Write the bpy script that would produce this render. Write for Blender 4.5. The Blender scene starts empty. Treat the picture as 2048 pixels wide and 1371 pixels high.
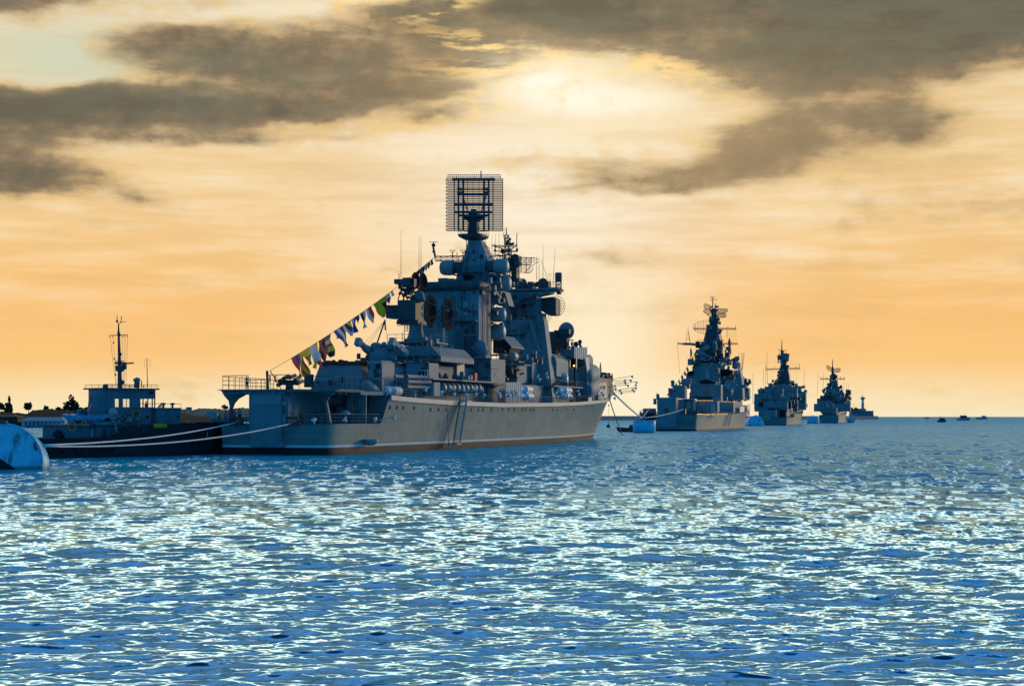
import bpy, bmesh, math, random
import numpy as np
from mathutils import Vector, Matrix
random.seed(7)
PI = math.pi
R = math.radians
scene = bpy.context.scene
COL = scene.collection
F = 3240.0            # focal length of the photograph, in its pixels
HZ = 832.0            # its horizon row
CH = 4.85             # camera height above the water

# ---------------------------------------------------------------- node expressions
class E:
    """a socket that can be used in arithmetic"""
    nt = None
    def __init__(s, sock): s.s = sock
    @staticmethod
    def m(op, *a, clamp=False):
        n = E.nt.nodes.new('ShaderNodeMath'); n.operation = op; n.use_clamp = clamp
        for i, v in enumerate(a):
            if isinstance(v, E): E.nt.links.new(v.s, n.inputs[i])
            else: n.inputs[i].default_value = v
        return E(n.outputs[0])
    def __add__(s, o): return E.m('ADD', s, o)
    __radd__ = __add__
    def __sub__(s, o): return E.m('SUBTRACT', s, o)
    def __rsub__(s, o): return E.m('SUBTRACT', o, s)
    def __mul__(s, o): return E.m('MULTIPLY', s, o)
    __rmul__ = __mul__
    def __truediv__(s, o): return E.m('DIVIDE', s, o)
    def __pow__(s, o): return E.m('POWER', s, o)
    def exp(s): return E.m('EXPONENT', s)
    def abs(s): return E.m('ABSOLUTE', s)
def sstep(x, lo, hi, a=0.0, b=1.0):
    n = E.nt.nodes.new('ShaderNodeMapRange'); n.interpolation_type = 'SMOOTHSTEP'
    E.nt.links.new(x.s, n.inputs[0])
    for i, v in zip((1, 2, 3, 4), (lo, hi, a, b)): n.inputs[i].default_value = v
    return E(n.outputs[0])
def vec(x, y, z=0.0):
    n = E.nt.nodes.new('ShaderNodeCombineXYZ')
    for i, v in enumerate((x, y, z)):
        if isinstance(v, E): E.nt.links.new(v.s, n.inputs[i])
        else: n.inputs[i].default_value = v
    return E(n.outputs[0])
def noise(v, scale, detail=4.0, rough=0.5, color=False, dist=0.0):
    n = E.nt.nodes.new('ShaderNodeTexNoise')
    E.nt.links.new(v.s, n.inputs['Vector'])
    n.inputs['Scale'].default_value = scale; n.inputs['Detail'].default_value = detail
    n.inputs['Roughness'].default_value = rough; n.inputs['Distortion'].default_value = dist
    return E(n.outputs[1 if color else 0])
def ramp(x, stops, mode='LINEAR'):
    n = E.nt.nodes.new('ShaderNodeValToRGB'); cr = n.color_ramp; cr.interpolation = mode
    while len(cr.elements) < len(stops): cr.elements.new(0.5)
    for e, (p, c) in zip(cr.elements, stops):
        e.position = p; e.color = (*c, 1)
    E.nt.links.new(x.s, n.inputs[0])
    return E(n.outputs[0])
def mixc(f, a, b, mode='MIX'):
    n = E.nt.nodes.new('ShaderNodeMix'); n.data_type = 'RGBA'; n.blend_type = mode; n.clamp_factor = True
    for i, v in ((0, f), (6, a), (7, b)):
        if isinstance(v, E): E.nt.links.new(v.s, n.inputs[i])
        elif i == 0: n.inputs[0].default_value = v
        else: n.inputs[i].default_value = (*v, 1)
    return E(n.outputs[2])
def sepxyz(v):
    n = E.nt.nodes.new('ShaderNodeSeparateXYZ'); E.nt.links.new(v.s, n.inputs[0])
    return E(n.outputs[0]), E(n.outputs[1]), E(n.outputs[2])
def vscale(v, k):
    n = E.nt.nodes.new('ShaderNodeVectorMath'); n.operation = 'MULTIPLY'
    E.nt.links.new(v.s, n.inputs[0]); n.inputs[1].default_value = k if isinstance(k, tuple) else (k, k, k)
    return E(n.outputs[0])
def vop(op, a, b):
    n = E.nt.nodes.new('ShaderNodeVectorMath'); n.operation = op
    for i, v in enumerate((a, b)):
        if v is None: continue
        if isinstance(v, E): E.nt.links.new(v.s, n.inputs[i])
        else: n.inputs[i].default_value = v
    return E(n.outputs[0])
# ---------------------------------------------------------------- camera
cam = bpy.data.cameras.new('camera'); cam_ob = bpy.data.objects.new('camera', cam); COL.objects.link(cam_ob)
cam_ob.location = (0, 0, CH); cam_ob.rotation_euler = (R(90), 0, 0)
cam.sensor_width = 36; cam.lens = F/2048*36
cam.shift_y = (HZ - 685.5)/2048; cam.clip_start = 0.5; cam.clip_end = 60000
scene.camera = cam_ob
vs = scene.view_settings
vs.view_transform = 'Standard'; vs.look = 'None'; vs.exposure = 0; vs.gamma = 1; vs.use_curve_mapping = False
scene.cycles.max_bounces = 5; scene.cycles.diffuse_bounces = 2; scene.cycles.glossy_bounces = 3
scene.cycles.sample_clamp_indirect = 6
scene.render.use_persistent_data = False

# ---------------------------------------------------------------- sky: evening overcast, open to the west
SUN_AZ, SUN_EL = R(44), R(8)
world = bpy.data.worlds.new('World'); scene.world = world; world.use_nodes = True
nt = world.node_tree; nt.nodes.clear(); E.nt = nt
tc = nt.nodes.new('ShaderNodeTexCoord')
x, y, z = sepxyz(E(tc.outputs['Generated']))
D2 = 180/PI
A = E.m('ARCTAN2', x, y)*D2            # azimuth from the view to sea, degrees
EL = E.m('ARCSINE', z)*D2              # elevation, degrees
def da(px): return (px-1024)/F*D2
def de(py): return (HZ-py)/F*D2
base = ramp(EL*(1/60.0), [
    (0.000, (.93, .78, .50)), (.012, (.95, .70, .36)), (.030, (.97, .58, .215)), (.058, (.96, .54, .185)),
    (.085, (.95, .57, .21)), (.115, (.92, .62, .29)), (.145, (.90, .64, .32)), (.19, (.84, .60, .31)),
    (.245, (.86, .76, .56)), (.265, (4.2, 2.8, 1.9)), (.325, (3.3, 2.5, 1.85)), (.385, (.60, .80, .83)), (.44, (.04, .18, .24)), (.60, (.0, .06, .11)), (.85, (.0, .13, .30)), (1.0, (.0, .18, .44))])  # very bright band above the view, added to whiten the water's highlights
# sunlit break behind the ships
def gauss(cx, cy, rx, ry, rot=0.0, aa=None, ee=None):
    aa = A if aa is None else aa; ee = EL if ee is None else ee
    u = aa - da(cx); v = ee - de(cy)
    rx *= D2/F; ry *= D2/F
    if rot:
        c, s_ = math.cos(R(rot)), math.sin(R(rot))
        u, v = (u*c + v*s_), (v*c - u*s_)
    u = u*(1/rx); v = v*(1/ry)
    return (0 - (u*u + v*v)).exp()
# clouds
P3 = vec(A*0.16, EL*0.42, 3.7)
w1 = noise(P3, 1.3, 5, .55, color=True)
wx, wy, wz = sepxyz(w1)
Aw = A + (wx - .5)*3.4; Ew = EL + (wy - .5)*1.5
f1 = noise(vec(A*.22, EL*.62, 9.1), 1.0, 8, .56)
f2 = noise(vec(A*.42, EL*1.5, 1.3), 1.0, 7, .60)
blobs = [  # centre x, y, radius x, y, tilt, density  (px of the photograph's sky)
    (1560, 15, 560, 78, -3, 1.1), (1960, 85, 420, 70, 4, .95), (1080, 35, 230, 58, -8, .95), (1270, 85, 170, 40, -10, .55), (900, 90, 170, 36, -14, .50), (1500, 125, 200, 40, 8, .38),
    (200, 238, 380, 36, 1, 1.0), (600, 228, 320, 34, 6, .70), (560, 130, 370, 66, 3, .82), (330, 105, 170, 45, 10, .5), (820, 165, 220, 54, 4, .56), (930, 238, 170, 16, 10, .42),
    (5, 15, 140, 50, 10, 1.4), (260, -16, 330, 24, 0, .8), (560, -16, 300, 18, 0, .45), (0, 320, 220, 92, 0, .85), (120, 385, 200, 38, 0, .5), (420, 290, 260, 14, 2, .28),
    (1600, 205, 150, 100, -30, .62), (1720, 165, 280, 44, 0, .5), (1785, 252, 105, 50, -14, .74), (1390, 345, 240, 44, 3, .58), (1250, 387, 170, 11, 2, .3), (1570, 315, 120, 46, 10, .40), (1490, 300, 110, 36, -10, .36),
    (1960, 420, 260, 50, 0, .30), (1330, 522, 260, 20, 0, .30), (690, 540, 200, 16, 3, .22), (1880, 553, 120, 8, 3, .2), (296, 410, 40, 14, 0, .38), (440, 332, 60, 8, 10, .26), (1690, 470, 60, 20, -20, .18), (1950, 330, 200, 20, 8, .16),
    (120, 150, 160, 48, 0, -.9), (540, 42, 260, 14, 6, -.35), (1170, 175, 170, 45, 0, -.5), (1400, 235, 110, 40, 0, -.3), (90, 25, 130, 40, 8, .6)]
dens = None
for cx, cy, rx, ry, rot, k in blobs:
    g = gauss(cx, cy, rx, ry, rot, Aw, Ew)*k
    dens = g if dens is None else dens + g
f7 = noise(vec(A*.62, EL*.95, 6.6), 1.5, 9, .62)
f4 = noise(vec(A*.10, Ew*1.25, 2.2), 1.0, 6, .58)
dens = dens + (f1 - .5)*.85 + (f2 - .5)*.45 + (f4 - .5)*.50 + (f7 - .5)*.62 - .03
high = sstep(EL, 15.5, 19, 1, 0)           # the deck of cloud ends above
cl = sstep(dens, -.06, .66)*high
edge = sstep(dens, .02, .22)*sstep(dens, .66, .34)*high
glow = gauss(1075, 395, 330, 215)
glow2 = gauss(1080, 640, 260, 190)
glow4 = gauss(1020, 800, 900, 55)
sun = gauss(1085, 180, 105, 55, 0) + gauss(1240, 212, 130, 36, 0)*.75
sun2 = gauss(1075, 160, 110, 40)
lit = mixc(glow*.72, base, (1.0, .93, .78))
lit = mixc(glow2*.5, lit, (1.0, .93, .74))
lit = mixc(glow4*.55, lit, (1.0, .90, .66))
streak = noise(vec(A*.12, EL*1.1, 5.0), 1.0, 6, .6)
lit = mixc(sstep(streak, .42, .75)*sstep(EL, 2, 6)*.6, lit, (1.0, .88, .66))
lit = mixc(sstep(streak, .55, .25)*sstep(EL, 1.5, 5)*high*.55, lit, (.76, .50, .25))
lit = mixc(gauss(150, 150, 200, 75)*.9, lit, (.64, .68, .50))
f3 = noise(vec(A*.5, EL*1.3, 7.7), 1.0, 6, .55)
core = ramp((dens + (f3 - .5)*.7 + (f4 - .5)*.4 + (f7 - .5)*.6)*.7, [(.05, (.70, .46, .21)), (.24, (.52, .355, .18)), (.42, (.35, .25, .14)), (.62, (.225, .170, .105)), (.85, (.150, .128, .086))])
core = mixc(sstep(EL, 7, 12)*sstep(f2, .38, .62)*.42, core, (.20, .20, .135))
core = mixc(gauss(1430, 300, 380, 150)*.6 + gauss(950, 170, 260, 90)*.35, core, (.44, .30, .155))
c = mixc(cl, lit, core)
rim = edge*sstep(f7, .40, .62)
c = mixc(rim*(gauss(1060, 120, 480, 150)*1.0 + .24), c, (1.02, .70, .27))
f5 = noise(vec(A*.55, EL*2.6, 4.4), 1.0, 7, .62)
gold = (gauss(960, 105, 120, 26, -12) + gauss(1010, 152, 150, 26, 0) + gauss(880, 38, 90, 12, 16) + gauss(640, 26, 240, 18, 4)*.8 + gauss(1190, 130, 160, 24, -4) + gauss(1320, 150, 130, 18, -8)*.8)
c = mixc(gold*sstep(f5, .47, .64)*.95, c, (1.04, .70, .27))
c = mixc(gauss(1180, 205, 230, 95, -4)*(1 - cl*.7)*.6, c, (1.02, .84, .50))
c = mixc(gauss(1195, 705, 130, 150)*.75, c, (1.0, .90, .64))
c = mixc(gauss(760, 690, 150, 70)*.35, c, (1.0, .86, .58))
c = mixc(sun*(1 - cl*.75)*sstep(f7, .22, .56), c, (1.04, .98, .80))
c = mixc(sun2*sstep(f2, .40, .60)*.9, c, (1.05, .90, .58))
# away from the west the evening sky is blue
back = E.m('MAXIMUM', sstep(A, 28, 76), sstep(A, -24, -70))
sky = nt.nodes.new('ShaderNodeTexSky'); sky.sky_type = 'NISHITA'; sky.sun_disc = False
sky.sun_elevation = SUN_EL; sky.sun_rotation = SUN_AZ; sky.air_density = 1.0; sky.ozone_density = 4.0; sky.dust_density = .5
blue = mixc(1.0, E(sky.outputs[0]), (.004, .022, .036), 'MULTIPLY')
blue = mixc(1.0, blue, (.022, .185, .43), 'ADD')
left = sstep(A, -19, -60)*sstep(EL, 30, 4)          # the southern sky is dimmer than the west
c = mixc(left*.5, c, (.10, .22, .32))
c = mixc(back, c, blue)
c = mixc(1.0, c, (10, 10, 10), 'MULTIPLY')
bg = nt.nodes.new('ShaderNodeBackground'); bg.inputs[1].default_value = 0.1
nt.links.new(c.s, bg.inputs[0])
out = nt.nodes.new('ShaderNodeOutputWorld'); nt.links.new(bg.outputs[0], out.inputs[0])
world.cycles.sampling_method = 'MANUAL'; world.cycles.sample_map_resolution = 512

sl = bpy.data.lights.new('sun', 'SUN'); sl.energy = 1.1; sl.angle = R(12); sl.color = (1.0, .74, .42)
sun_ob = bpy.data.objects.new('sun', sl); COL.objects.link(sun_ob)
dv = Vector((math.sin(SUN_AZ)*math.cos(SUN_EL), math.cos(SUN_AZ)*math.cos(SUN_EL), math.sin(SUN_EL)))
sun_ob.rotation_euler = dv.to_track_quat('Z', 'Y').to_euler()
# ---------------------------------------------------------------- water: one sheet to the horizon with real waves
def build_water():
    fine = np.radians(np.linspace(-21.5, 21.5, 1000))
    coarse = np.radians(np.linspace(21.5, 338.5, 70))[1:-1]
    th = np.concatenate([fine, coarse]); nc = len(th)
    inv = np.linspace(1/24.0, 1/420.0, 900)
    r = np.concatenate([np.linspace(3, 23, 24), 1/inv, np.geomspace(420, 16000, 60)[1:]]); nr = len(r)
    T, Rr = np.meshgrid(th, r)
    X = Rr*np.sin(T); Y = Rr*np.cos(T); Z = np.zeros_like(X)
    rng = np.random.default_rng(5)
    dr = np.gradient(r)[:, None]; dth = np.gradient(np.where(th > PI, th, th))
    step = np.maximum(dr*.35, Rr*np.abs(dth)[None, :])
    DX = np.zeros_like(X); DY = np.zeros_like(X)
    n = 90
    lam = np.geomspace(.18, 6.0, n)
    for i in range(n):
        L = lam[i]*rng.uniform(.92, 1.08)
        ang = rng.normal(0, .25) + .12
        k = 2*PI/L; kx, ky = k*math.sin(ang), -k*math.cos(ang)
        s = .056 if L < .6 else .056*(.6/L)**.5
        amp = s/k*WAVE
        ph = rng.uniform(0, 2*PI)
        fade = np.clip((L/step - 2.2)/2.5, 0, 1)
        p = kx*X + ky*Y + ph
        Z += amp*fade*np.cos(p)
        DX -= amp*fade*np.sin(p)*kx/k*.9; DY -= amp*fade*np.sin(p)*ky/k*.9
    # gusts: patches of rougher and calmer water
    X += DX; Y += DY
    co = np.stack([X, Y, Z], -1).reshape(-1, 3)
    nv = nr*nc
    i = np.arange(nr-1)[:, None]*nc; j = np.arange(nc)[None, :]; j2 = (j+1) % nc
    q = np.stack([i+j, i+j2, i+nc+j2, i+nc+j], -1).reshape(-1, 4)[:, ::-1]
    cen = np.array([[0, 0, 0.0]])
    tri = np.stack([np.full(nc, nv), np.arange(nc), (np.arange(nc)+1) % nc], -1)[:, ::-1]
    co = np.concatenate([co, cen])
    me = bpy.data.meshes.new('water')
    me.vertices.add(len(co)); me.vertices.foreach_set('co', co.ravel().astype(np.float32))
    nl = q.size + tri.size
    me.loops.add(nl); me.loops.foreach_set('vertex_index', np.concatenate([q.ravel(), tri.ravel()]).astype(np.int32))
    nf = len(q) + len(tri); me.polygons.add(nf)
    st = np.concatenate([np.arange(len(q))*4, q.size + np.arange(len(tri))*3]).astype(np.int32)
    me.polygons.foreach_set('loop_start', st)
    me.polygons.foreach_set('use_smooth', np.ones(nf, dtype=bool))
    me.update(); me.validate()
    return me
WAVE = 1.0
m = bpy.data.materials.new('sea water'); m.use_nodes = True
nt = m.node_tree; nt.nodes.clear(); E.nt = nt
geo = nt.nodes.new('ShaderNodeNewGeometry')
pos = E(geo.outputs['Position'])
px_, py_, pz_ = sepxyz(pos)
dist = E.m('SQRT', px_*px_ + py_*py_)
far = sstep(dist, 45, 190)
n1 = noise(vscale(pos, (.8, 1.4, 0)), 4.5, 4, .6, color=True)          # ripples
n2 = noise(vscale(pos, (.75, .26, 0)), .75, 3, .55, color=True)          # waves beyond the modelled ones
gust = noise(vscale(pos, (.010, .022, 0)), 1.0, 4, .6)
g = sstep(gust, .35, .65, .62, 1.25)
c1 = vscale(vop('SUBTRACT', n1, (.5, .5, .5)), (.26, .42, 0))
c2 = vscale(vop('SUBTRACT', n2, (.5, .5, .5)), (1.6, 3.4, 0))
def vmul(v, k):
    n = E.nt.nodes.new('ShaderNodeVectorMath'); n.operation = 'SCALE'
    E.nt.links.new(v.s, n.inputs[0]); E.nt.links.new(k.s, n.inputs[3]); return E(n.outputs[0])
nn = vop('ADD', E(geo.outputs['Normal']), vmul(vop('ADD', vmul(c1, 1 - far*.4), vmul(c2, far)), g))
nn = vop('NORMALIZE', nn, None)
df = nt.nodes.new('ShaderNodeBsdfDiffuse'); body = mixc(sstep(dist, 30, 100), (.0, .048, .092), (.0, .38, .53)); nt.links.new(body.s, df.inputs[0])  # far water painted bluer and lighter to offset the warm sky it reflects
gl = nt.nodes.new('ShaderNodeBsdfGlossy'); gl.inputs['Color'].default_value = (.44, .77, 1, 1)
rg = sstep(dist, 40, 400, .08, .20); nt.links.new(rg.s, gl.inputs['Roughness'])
fr = nt.nodes.new('ShaderNodeFresnel'); fr.inputs[0].default_value = 1.4
for q_ in (df, gl, fr): nt.links.new(nn.s, q_.inputs['Normal'])
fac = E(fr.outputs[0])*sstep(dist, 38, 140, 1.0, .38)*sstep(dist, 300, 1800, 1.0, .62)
bs = nt.nodes.new('ShaderNodeMixShader'); nt.links.new(fac.s, bs.inputs[0])
nt.links.new(df.outputs[0], bs.inputs[1]); nt.links.new(gl.outputs[0], bs.inputs[2])
om = nt.nodes.new('ShaderNodeOutputMaterial'); nt.links.new(bs.outputs[0], om.inputs[0])
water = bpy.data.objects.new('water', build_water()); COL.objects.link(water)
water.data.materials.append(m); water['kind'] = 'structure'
# ---------------------------------------------------------------- mesh builder
def V(*a): return Vector(a)
class MB:
    def __init__(s): s.v = []; s.f = []; s.mi = []; s.m = 0; s.sm = []; s.smooth = False
    def mat(s, i): s.m = i; return s
    def sh(s, on=True): s.smooth = on; return s
    def add(s, pts, faces):
        o = len(s.v); s.v += [tuple(p) for p in pts]
        for f in faces: s.f.append([i+o for i in f]); s.mi.append(s.m); s.sm.append(s.smooth)
        return s
    def hexa(s, p):
        return s.add(p, [(0, 3, 2, 1), (4, 5, 6, 7), (0, 1, 5, 4), (1, 2, 6, 5), (2, 3, 7, 6), (3, 0, 4, 7)])
    def box(s, x0, x1, y0, y1, z0, z1):
        x0, x1 = sorted((x0, x1)); y0, y1 = sorted((y0, y1)); z0, z1 = sorted((z0, z1))
        return s.hexa([(x0, y0, z0), (x1, y0, z0), (x1, y1, z0), (x0, y1, z0), (x0, y0, z1), (x1, y0, z1), (x1, y1, z1), (x0, y1, z1)])
    def frus(s, b, t):        # b, t = (x0,x1,y0,y1,z)
        x0, x1, y0, y1, z = b; X0, X1, Y0, Y1, Z = t
        return s.hexa([(x0, y0, z), (x1, y0, z), (x1, y1, z), (x0, y1, z), (X0, Y0, Z), (X1, Y0, Z), (X1, Y1, Z), (X0, Y1, Z)])
    def obox(s, c, ax, ay, az):   # centre and three half-axis vectors
        c, ax, ay, az = map(Vector, (c, ax, ay, az))
        return s.hexa([c-ax-ay-az, c+ax-ay-az, c+ax+ay-az, c-ax+ay-az, c-ax-ay+az, c+ax-ay+az, c+ax+ay+az, c-ax+ay+az])
    def loft(s, loops, cap=True, closed=True):
        n = len(loops[0]); o = len(s.v)
        for l in loops: s.v += [tuple(p) for p in l]
        rng = n if closed else n-1
        for k in range(len(loops)-1):
            for i in range(rng):
                j = (i+1) % n
                s.f.append([o+k*n+i, o+k*n+j, o+(k+1)*n+j, o+(k+1)*n+i]); s.mi.append(s.m); s.sm.append(s.smooth)
        if cap:
            s.f.append([o+i for i in range(n)][::-1]); s.mi.append(s.m); s.sm.append(False)
            s.f.append([o+(len(loops)-1)*n+i for i in range(n)]); s.mi.append(s.m); s.sm.append(False)
        return s
    def prism(s, poly, y0, y1, axis='y', poly2=None):   # outline in the other two axes
        def P(p, d):
            return (p[0], d, p[1]) if axis == 'y' else (d, p[0], p[1]) if axis == 'x' else (p[0], p[1], d)
        return s.loft([[P(p, y0) for p in poly], [P(p, y1) for p in (poly2 or poly)]])
    def tube(s, pts, r, n=6, cap=True):
        pts = [Vector(p) for p in pts]; rr = r if isinstance(r, (list, tuple)) else [r]*len(pts)
        loops = []
        for i, p in enumerate(pts):
            d = (pts[min(i+1, len(pts)-1)] - pts[max(i-1, 0)])
            if d.length < 1e-9: d = V(0, 0, 1)
            d.normalize(); u = d.cross(V(0, 0, 1))
            if u.length < .05: u = d.cross(V(1, 0, 0))
            u.normalize(); w = d.cross(u)
            loops.append([p + (u*math.cos(2*PI*k/n) + w*math.sin(2*PI*k/n))*rr[i] for k in range(n)])
        return s.loft(loops, cap)
    def lathe(s, prof, o=(0, 0, 0), ax=(0, 0, 1), n=16, cap=True):   # prof = [(radius, distance along the axis)]
        d = Vector(ax).normalized(); u = d.cross(V(0, 0, 1))
        if u.length < .05: u = d.cross(V(0, 1, 0))
        u.normalize(); w = d.cross(u); o = Vector(o)
        return s.loft([[o + d*t + (u*math.cos(2*PI*k/n) + w*math.sin(2*PI*k/n))*max(q, 1e-4) for k in range(n)] for q, t in prof], cap)
    def ball(s, c, r, n=12, ax=(0, 0, 1), k=1.0, lo=0.0, hi=1.0):
        m = max(5, n//2); pr = []
        for i in range(m+1):
            a = PI*(lo + (hi-lo)*i/m); pr.append((r*math.sin(a), -r*k*math.cos(a)))
        return s.lathe(pr, c, ax, n)
    def torus(s, c, ax, Rr, r, n=20, k=6):
        d = Vector(ax).normalized(); u = d.cross(V(0, 0, 1))
        if u.length < .05: u = d.cross(V(0, 1, 0))
        u.normalize(); w = d.cross(u); c = Vector(c); L = []
        for i in range(n+1):
            a = 2*PI*i/n; e = u*math.cos(a) + w*math.sin(a)
            L.append([c + e*(Rr + r*math.cos(2*PI*j/k)) + d*r*math.sin(2*PI*j/k) for j in range(k)])
        return s.loft(L, False)
    def dish(s, c, ax, r, dep, n=18, th=.06, ry=None):   # shallow bowl opening along ax
        pr = [(r*i/5, dep*(i/5)**2) for i in range(6)] + [(r*i/5, dep*(i/5)**2 - th) for i in range(5, -1, -1)]
        return s.lathe(pr, c, ax, n)
    def truss(s, a, b, h, w, n, r=.05):   # box-section lattice beam, h along z, w across
        a, b = Vector(a), Vector(b); d = (b-a).normalized(); u = d.cross(V(0, 0, 1))
        if u.length < .1: u = V(1, 0, 0); up = d.cross(u).normalized()
        else: up = V(0, 0, 1)
        u.normalize(); C = [u*w/2 + up*h/2, -u*w/2 + up*h/2, -u*w/2 - up*h/2, u*w/2 - up*h/2]
        for c in C: s.tube([a+c, b+c], r, 4)
        for i in range(n):
            p, q = a.lerp(b, i/n), a.lerp(b, (i+1)/n)
            for j in range(4):
                c0, c1 = C[j], C[(j+1) % 4]
                s.tube([p+c0, q+c1] if i % 2 else [p+c1, q+c0], r*.7, 4); s.tube([q+c0, q+c1], r*.7, 4)
        return s
    def rail(s, pts, h=1.05, n=3, gap=1.5, r=.025):
        pts = [Vector(p) for p in pts]
        for k in range(n):
            z = h*(k+1)/n; s.tube([p + V(0, 0, z) for p in pts], r*(1.25 if k == n-1 else .7), 4)
        for i in range(len(pts)-1):
            L = (pts[i+1]-pts[i]).length; m = max(1, round(L/gap))
            for k in range(m + (1 if i == len(pts)-2 else 0)):
                p = pts[i].lerp(pts[i+1], k/m); s.tube([p, p + V(0, 0, h)], r, 4)
        return s
    def ladder(s, a, b, w, n, side=(0, 1, 0), r=.03):
        a, b, u = Vector(a), Vector(b), Vector(side).normalized()*w/2
        s.tube([a-u, b-u], r, 4); s.tube([a+u, b+u], r, 4)
        for i in range(1, n):
            p = a.lerp(b, i/n); s.tube([p-u, p+u], r*.8, 4)
        return s
    def build(s, name, mats, parent=None, loc=None, label=None):
        me = bpy.data.meshes.new(name); me.from_pydata(s.v, [], s.f)
        mats = mats if isinstance(mats, (list, tuple)) else [mats]
        for m in mats: me.materials.append(m)
        me.polygons.foreach_set('material_index', s.mi)
        me.polygons.foreach_set('use_smooth', s.sm)
        bm = bmesh.new(); bm.from_mesh(me)
        bmesh.ops.recalc_face_normals(bm, faces=bm.faces); bm.to_mesh(me); bm.free()
        me.update()
        ob = bpy.data.objects.new(name, me); COL.objects.link(ob)
        if parent: ob.parent = parent
        if loc is not None: ob.location = loc
        if label: ob['label'] = label
        return ob
def tag(o, label, cat, group=None):
    o['label'] = label; o['category'] = cat
    if group: o['group'] = group
    return o
def thing(name, label, cat, loc=(0, 0, 0), rz=0.0, group=None):
    o = bpy.data.objects.new(name, None); COL.objects.link(o); o.empty_display_size = .5
    o.location = loc; o.rotation_euler = (0, 0, rz)
    return tag(o, label, cat, group)
def twin(src, parent=None, loc=None, rot=None, scale=None):     # a copy sharing the mesh
    c = src.copy(); COL.objects.link(c); c.parent = parent
    if loc is not None: c.location = loc
    if rot is not None: c.rotation_euler = rot
    if scale is not None: c.scale = scale
    return c
class Frame:
    """a vessel's own axes: x forward from the stern, y to port, z up from the water"""
    def __init__(s, ox, oy, deg):
        s.o = (ox, oy); s.t = R(deg); s.f = (math.sin(s.t), math.cos(s.t)); s.p = (-math.cos(s.t), math.sin(s.t))
        s.rz = PI/2 - s.t
    def W(s, px, py, w):      # the point of the lengthwise plane y = w seen at a pixel of the photograph
        k = (px-1024)/F
        # (ox + f0 a + p0 w) = k (oy + f1 a + p1 w)
        a = (k*(s.o[1] + s.p[1]*w) - s.o[0] - s.p[0]*w)/(s.f[0] - k*s.f[1])
        return V(a, w, s.z(py, a, w))
    def S(s, px, py, a):      # the point of the cross plane x = a
        k = (px-1024)/F
        w = (k*(s.o[1] + s.f[1]*a) - s.o[0] - s.f[0]*a)/(s.p[0] - k*s.p[1])
        return V(a, w, s.z(py, a, w))
    def z(s, py, a, w):
        return CH + (HZ-py)/F*(s.o[1] + s.f[1]*a + s.p[1]*w)
    def world(s, p):
        return V(s.o[0] + s.f[0]*p[0] + s.p[0]*p[1], s.o[1] + s.f[1]*p[0] + s.p[1]*p[1], p[2])
    def rect(s, mb, a0, a1, x0, y0, x1, y1):    # a block whose after face (x = a0) fills a rectangle of the photograph
        p, q = s.S(x0, y0, a0), s.S(x1, y1, a0)
        return mb.box(a0, a1, p.y, q.y, q.z, p.z)
    def side(s, mb, w0, w1, x0, y0, x1, y1):    # a block whose starboard face (y = w0) fills a rectangle
        p, q = s.W(x0, y0, w0), s.W(x1, y1, w0)
        return mb.box(p.x, q.x, w0, w1, q.z, p.z)
    def poly(s, mb, a0, a1, pts):               # a prism along x whose after face is an outline of the photograph
        l0 = [s.S(x, y, a0) for x, y in pts]; return mb.loft([l0, [V(a1, p.y, p.z) for p in l0]])
UNIT = {}
def piece(name, parent, base, size, mat):
    """a small fitting: a lidded box on feet, standing on base, its mesh shared by its like"""
    key = (name, mat.name)
    if key not in UNIT:
        m = MB(); m.frus((-.5, .5, -.5, .5, .04), (-.47, .47, -.47, .47, .82)); m.box(-.5, .5, -.5, .5, .821, .93); m.frus((-.42, .42, -.42, .42, .931), (-.3, .3, -.3, .3, 1.0)); m.box(-.40, .40, -.40, .40, 0, .039)
        m.box(-.53, -.501, -.2, .2, .3, .6)
        o = UNIT[key] = m.build(name, mat, parent, base)
    else: o = twin(UNIT[key], parent, base)
    o.scale = size; return o
def at(px, dist, z=0.0):
    return V((px-1024)/F*dist, dist, z)
def zat(py, dist): return CH + (HZ-py)/F*dist

# ---------------------------------------------------------------- materials
MATS = {}
def material(name, base, rough=.55, var=.18, scale=.6, metal=0.0, spec=.4, bump=0.0, alt=None, fn=None):
    m = bpy.data.materials.new(name); m.use_nodes = True; nt = m.node_tree; E.nt = nt
    b = nt.nodes['Principled BSDF']; b.inputs['Roughness'].default_value = rough; b.inputs['Metallic'].default_value = metal
    b.inputs['Specular IOR Level'].default_value = spec
    tc = nt.nodes.new('ShaderNodeTexCoord'); p = E(tc.outputs['Object'])
    n = noise(p, scale, 5, .6)
    dark = tuple(c*(1-var) for c in base); lite = tuple(min(1, c*(1+var)) for c in base)
    c = mixc(sstep(n, .3, .7), dark, alt or lite)
    if fn: c = fn(p, c)
    nt.links.new(c.s, b.inputs['Base Color'])
    if bump:
        bn = nt.nodes.new('ShaderNodeBump'); bn.inputs['Strength'].default_value = bump; bn.inputs['Distance'].default_value = .1
        nt.links.new(noise(p, scale*6, 4, .6).s, bn.inputs['Height']); nt.links.new(bn.outputs[0], b.inputs['Normal'])
    MATS[name] = m
    return m
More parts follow.
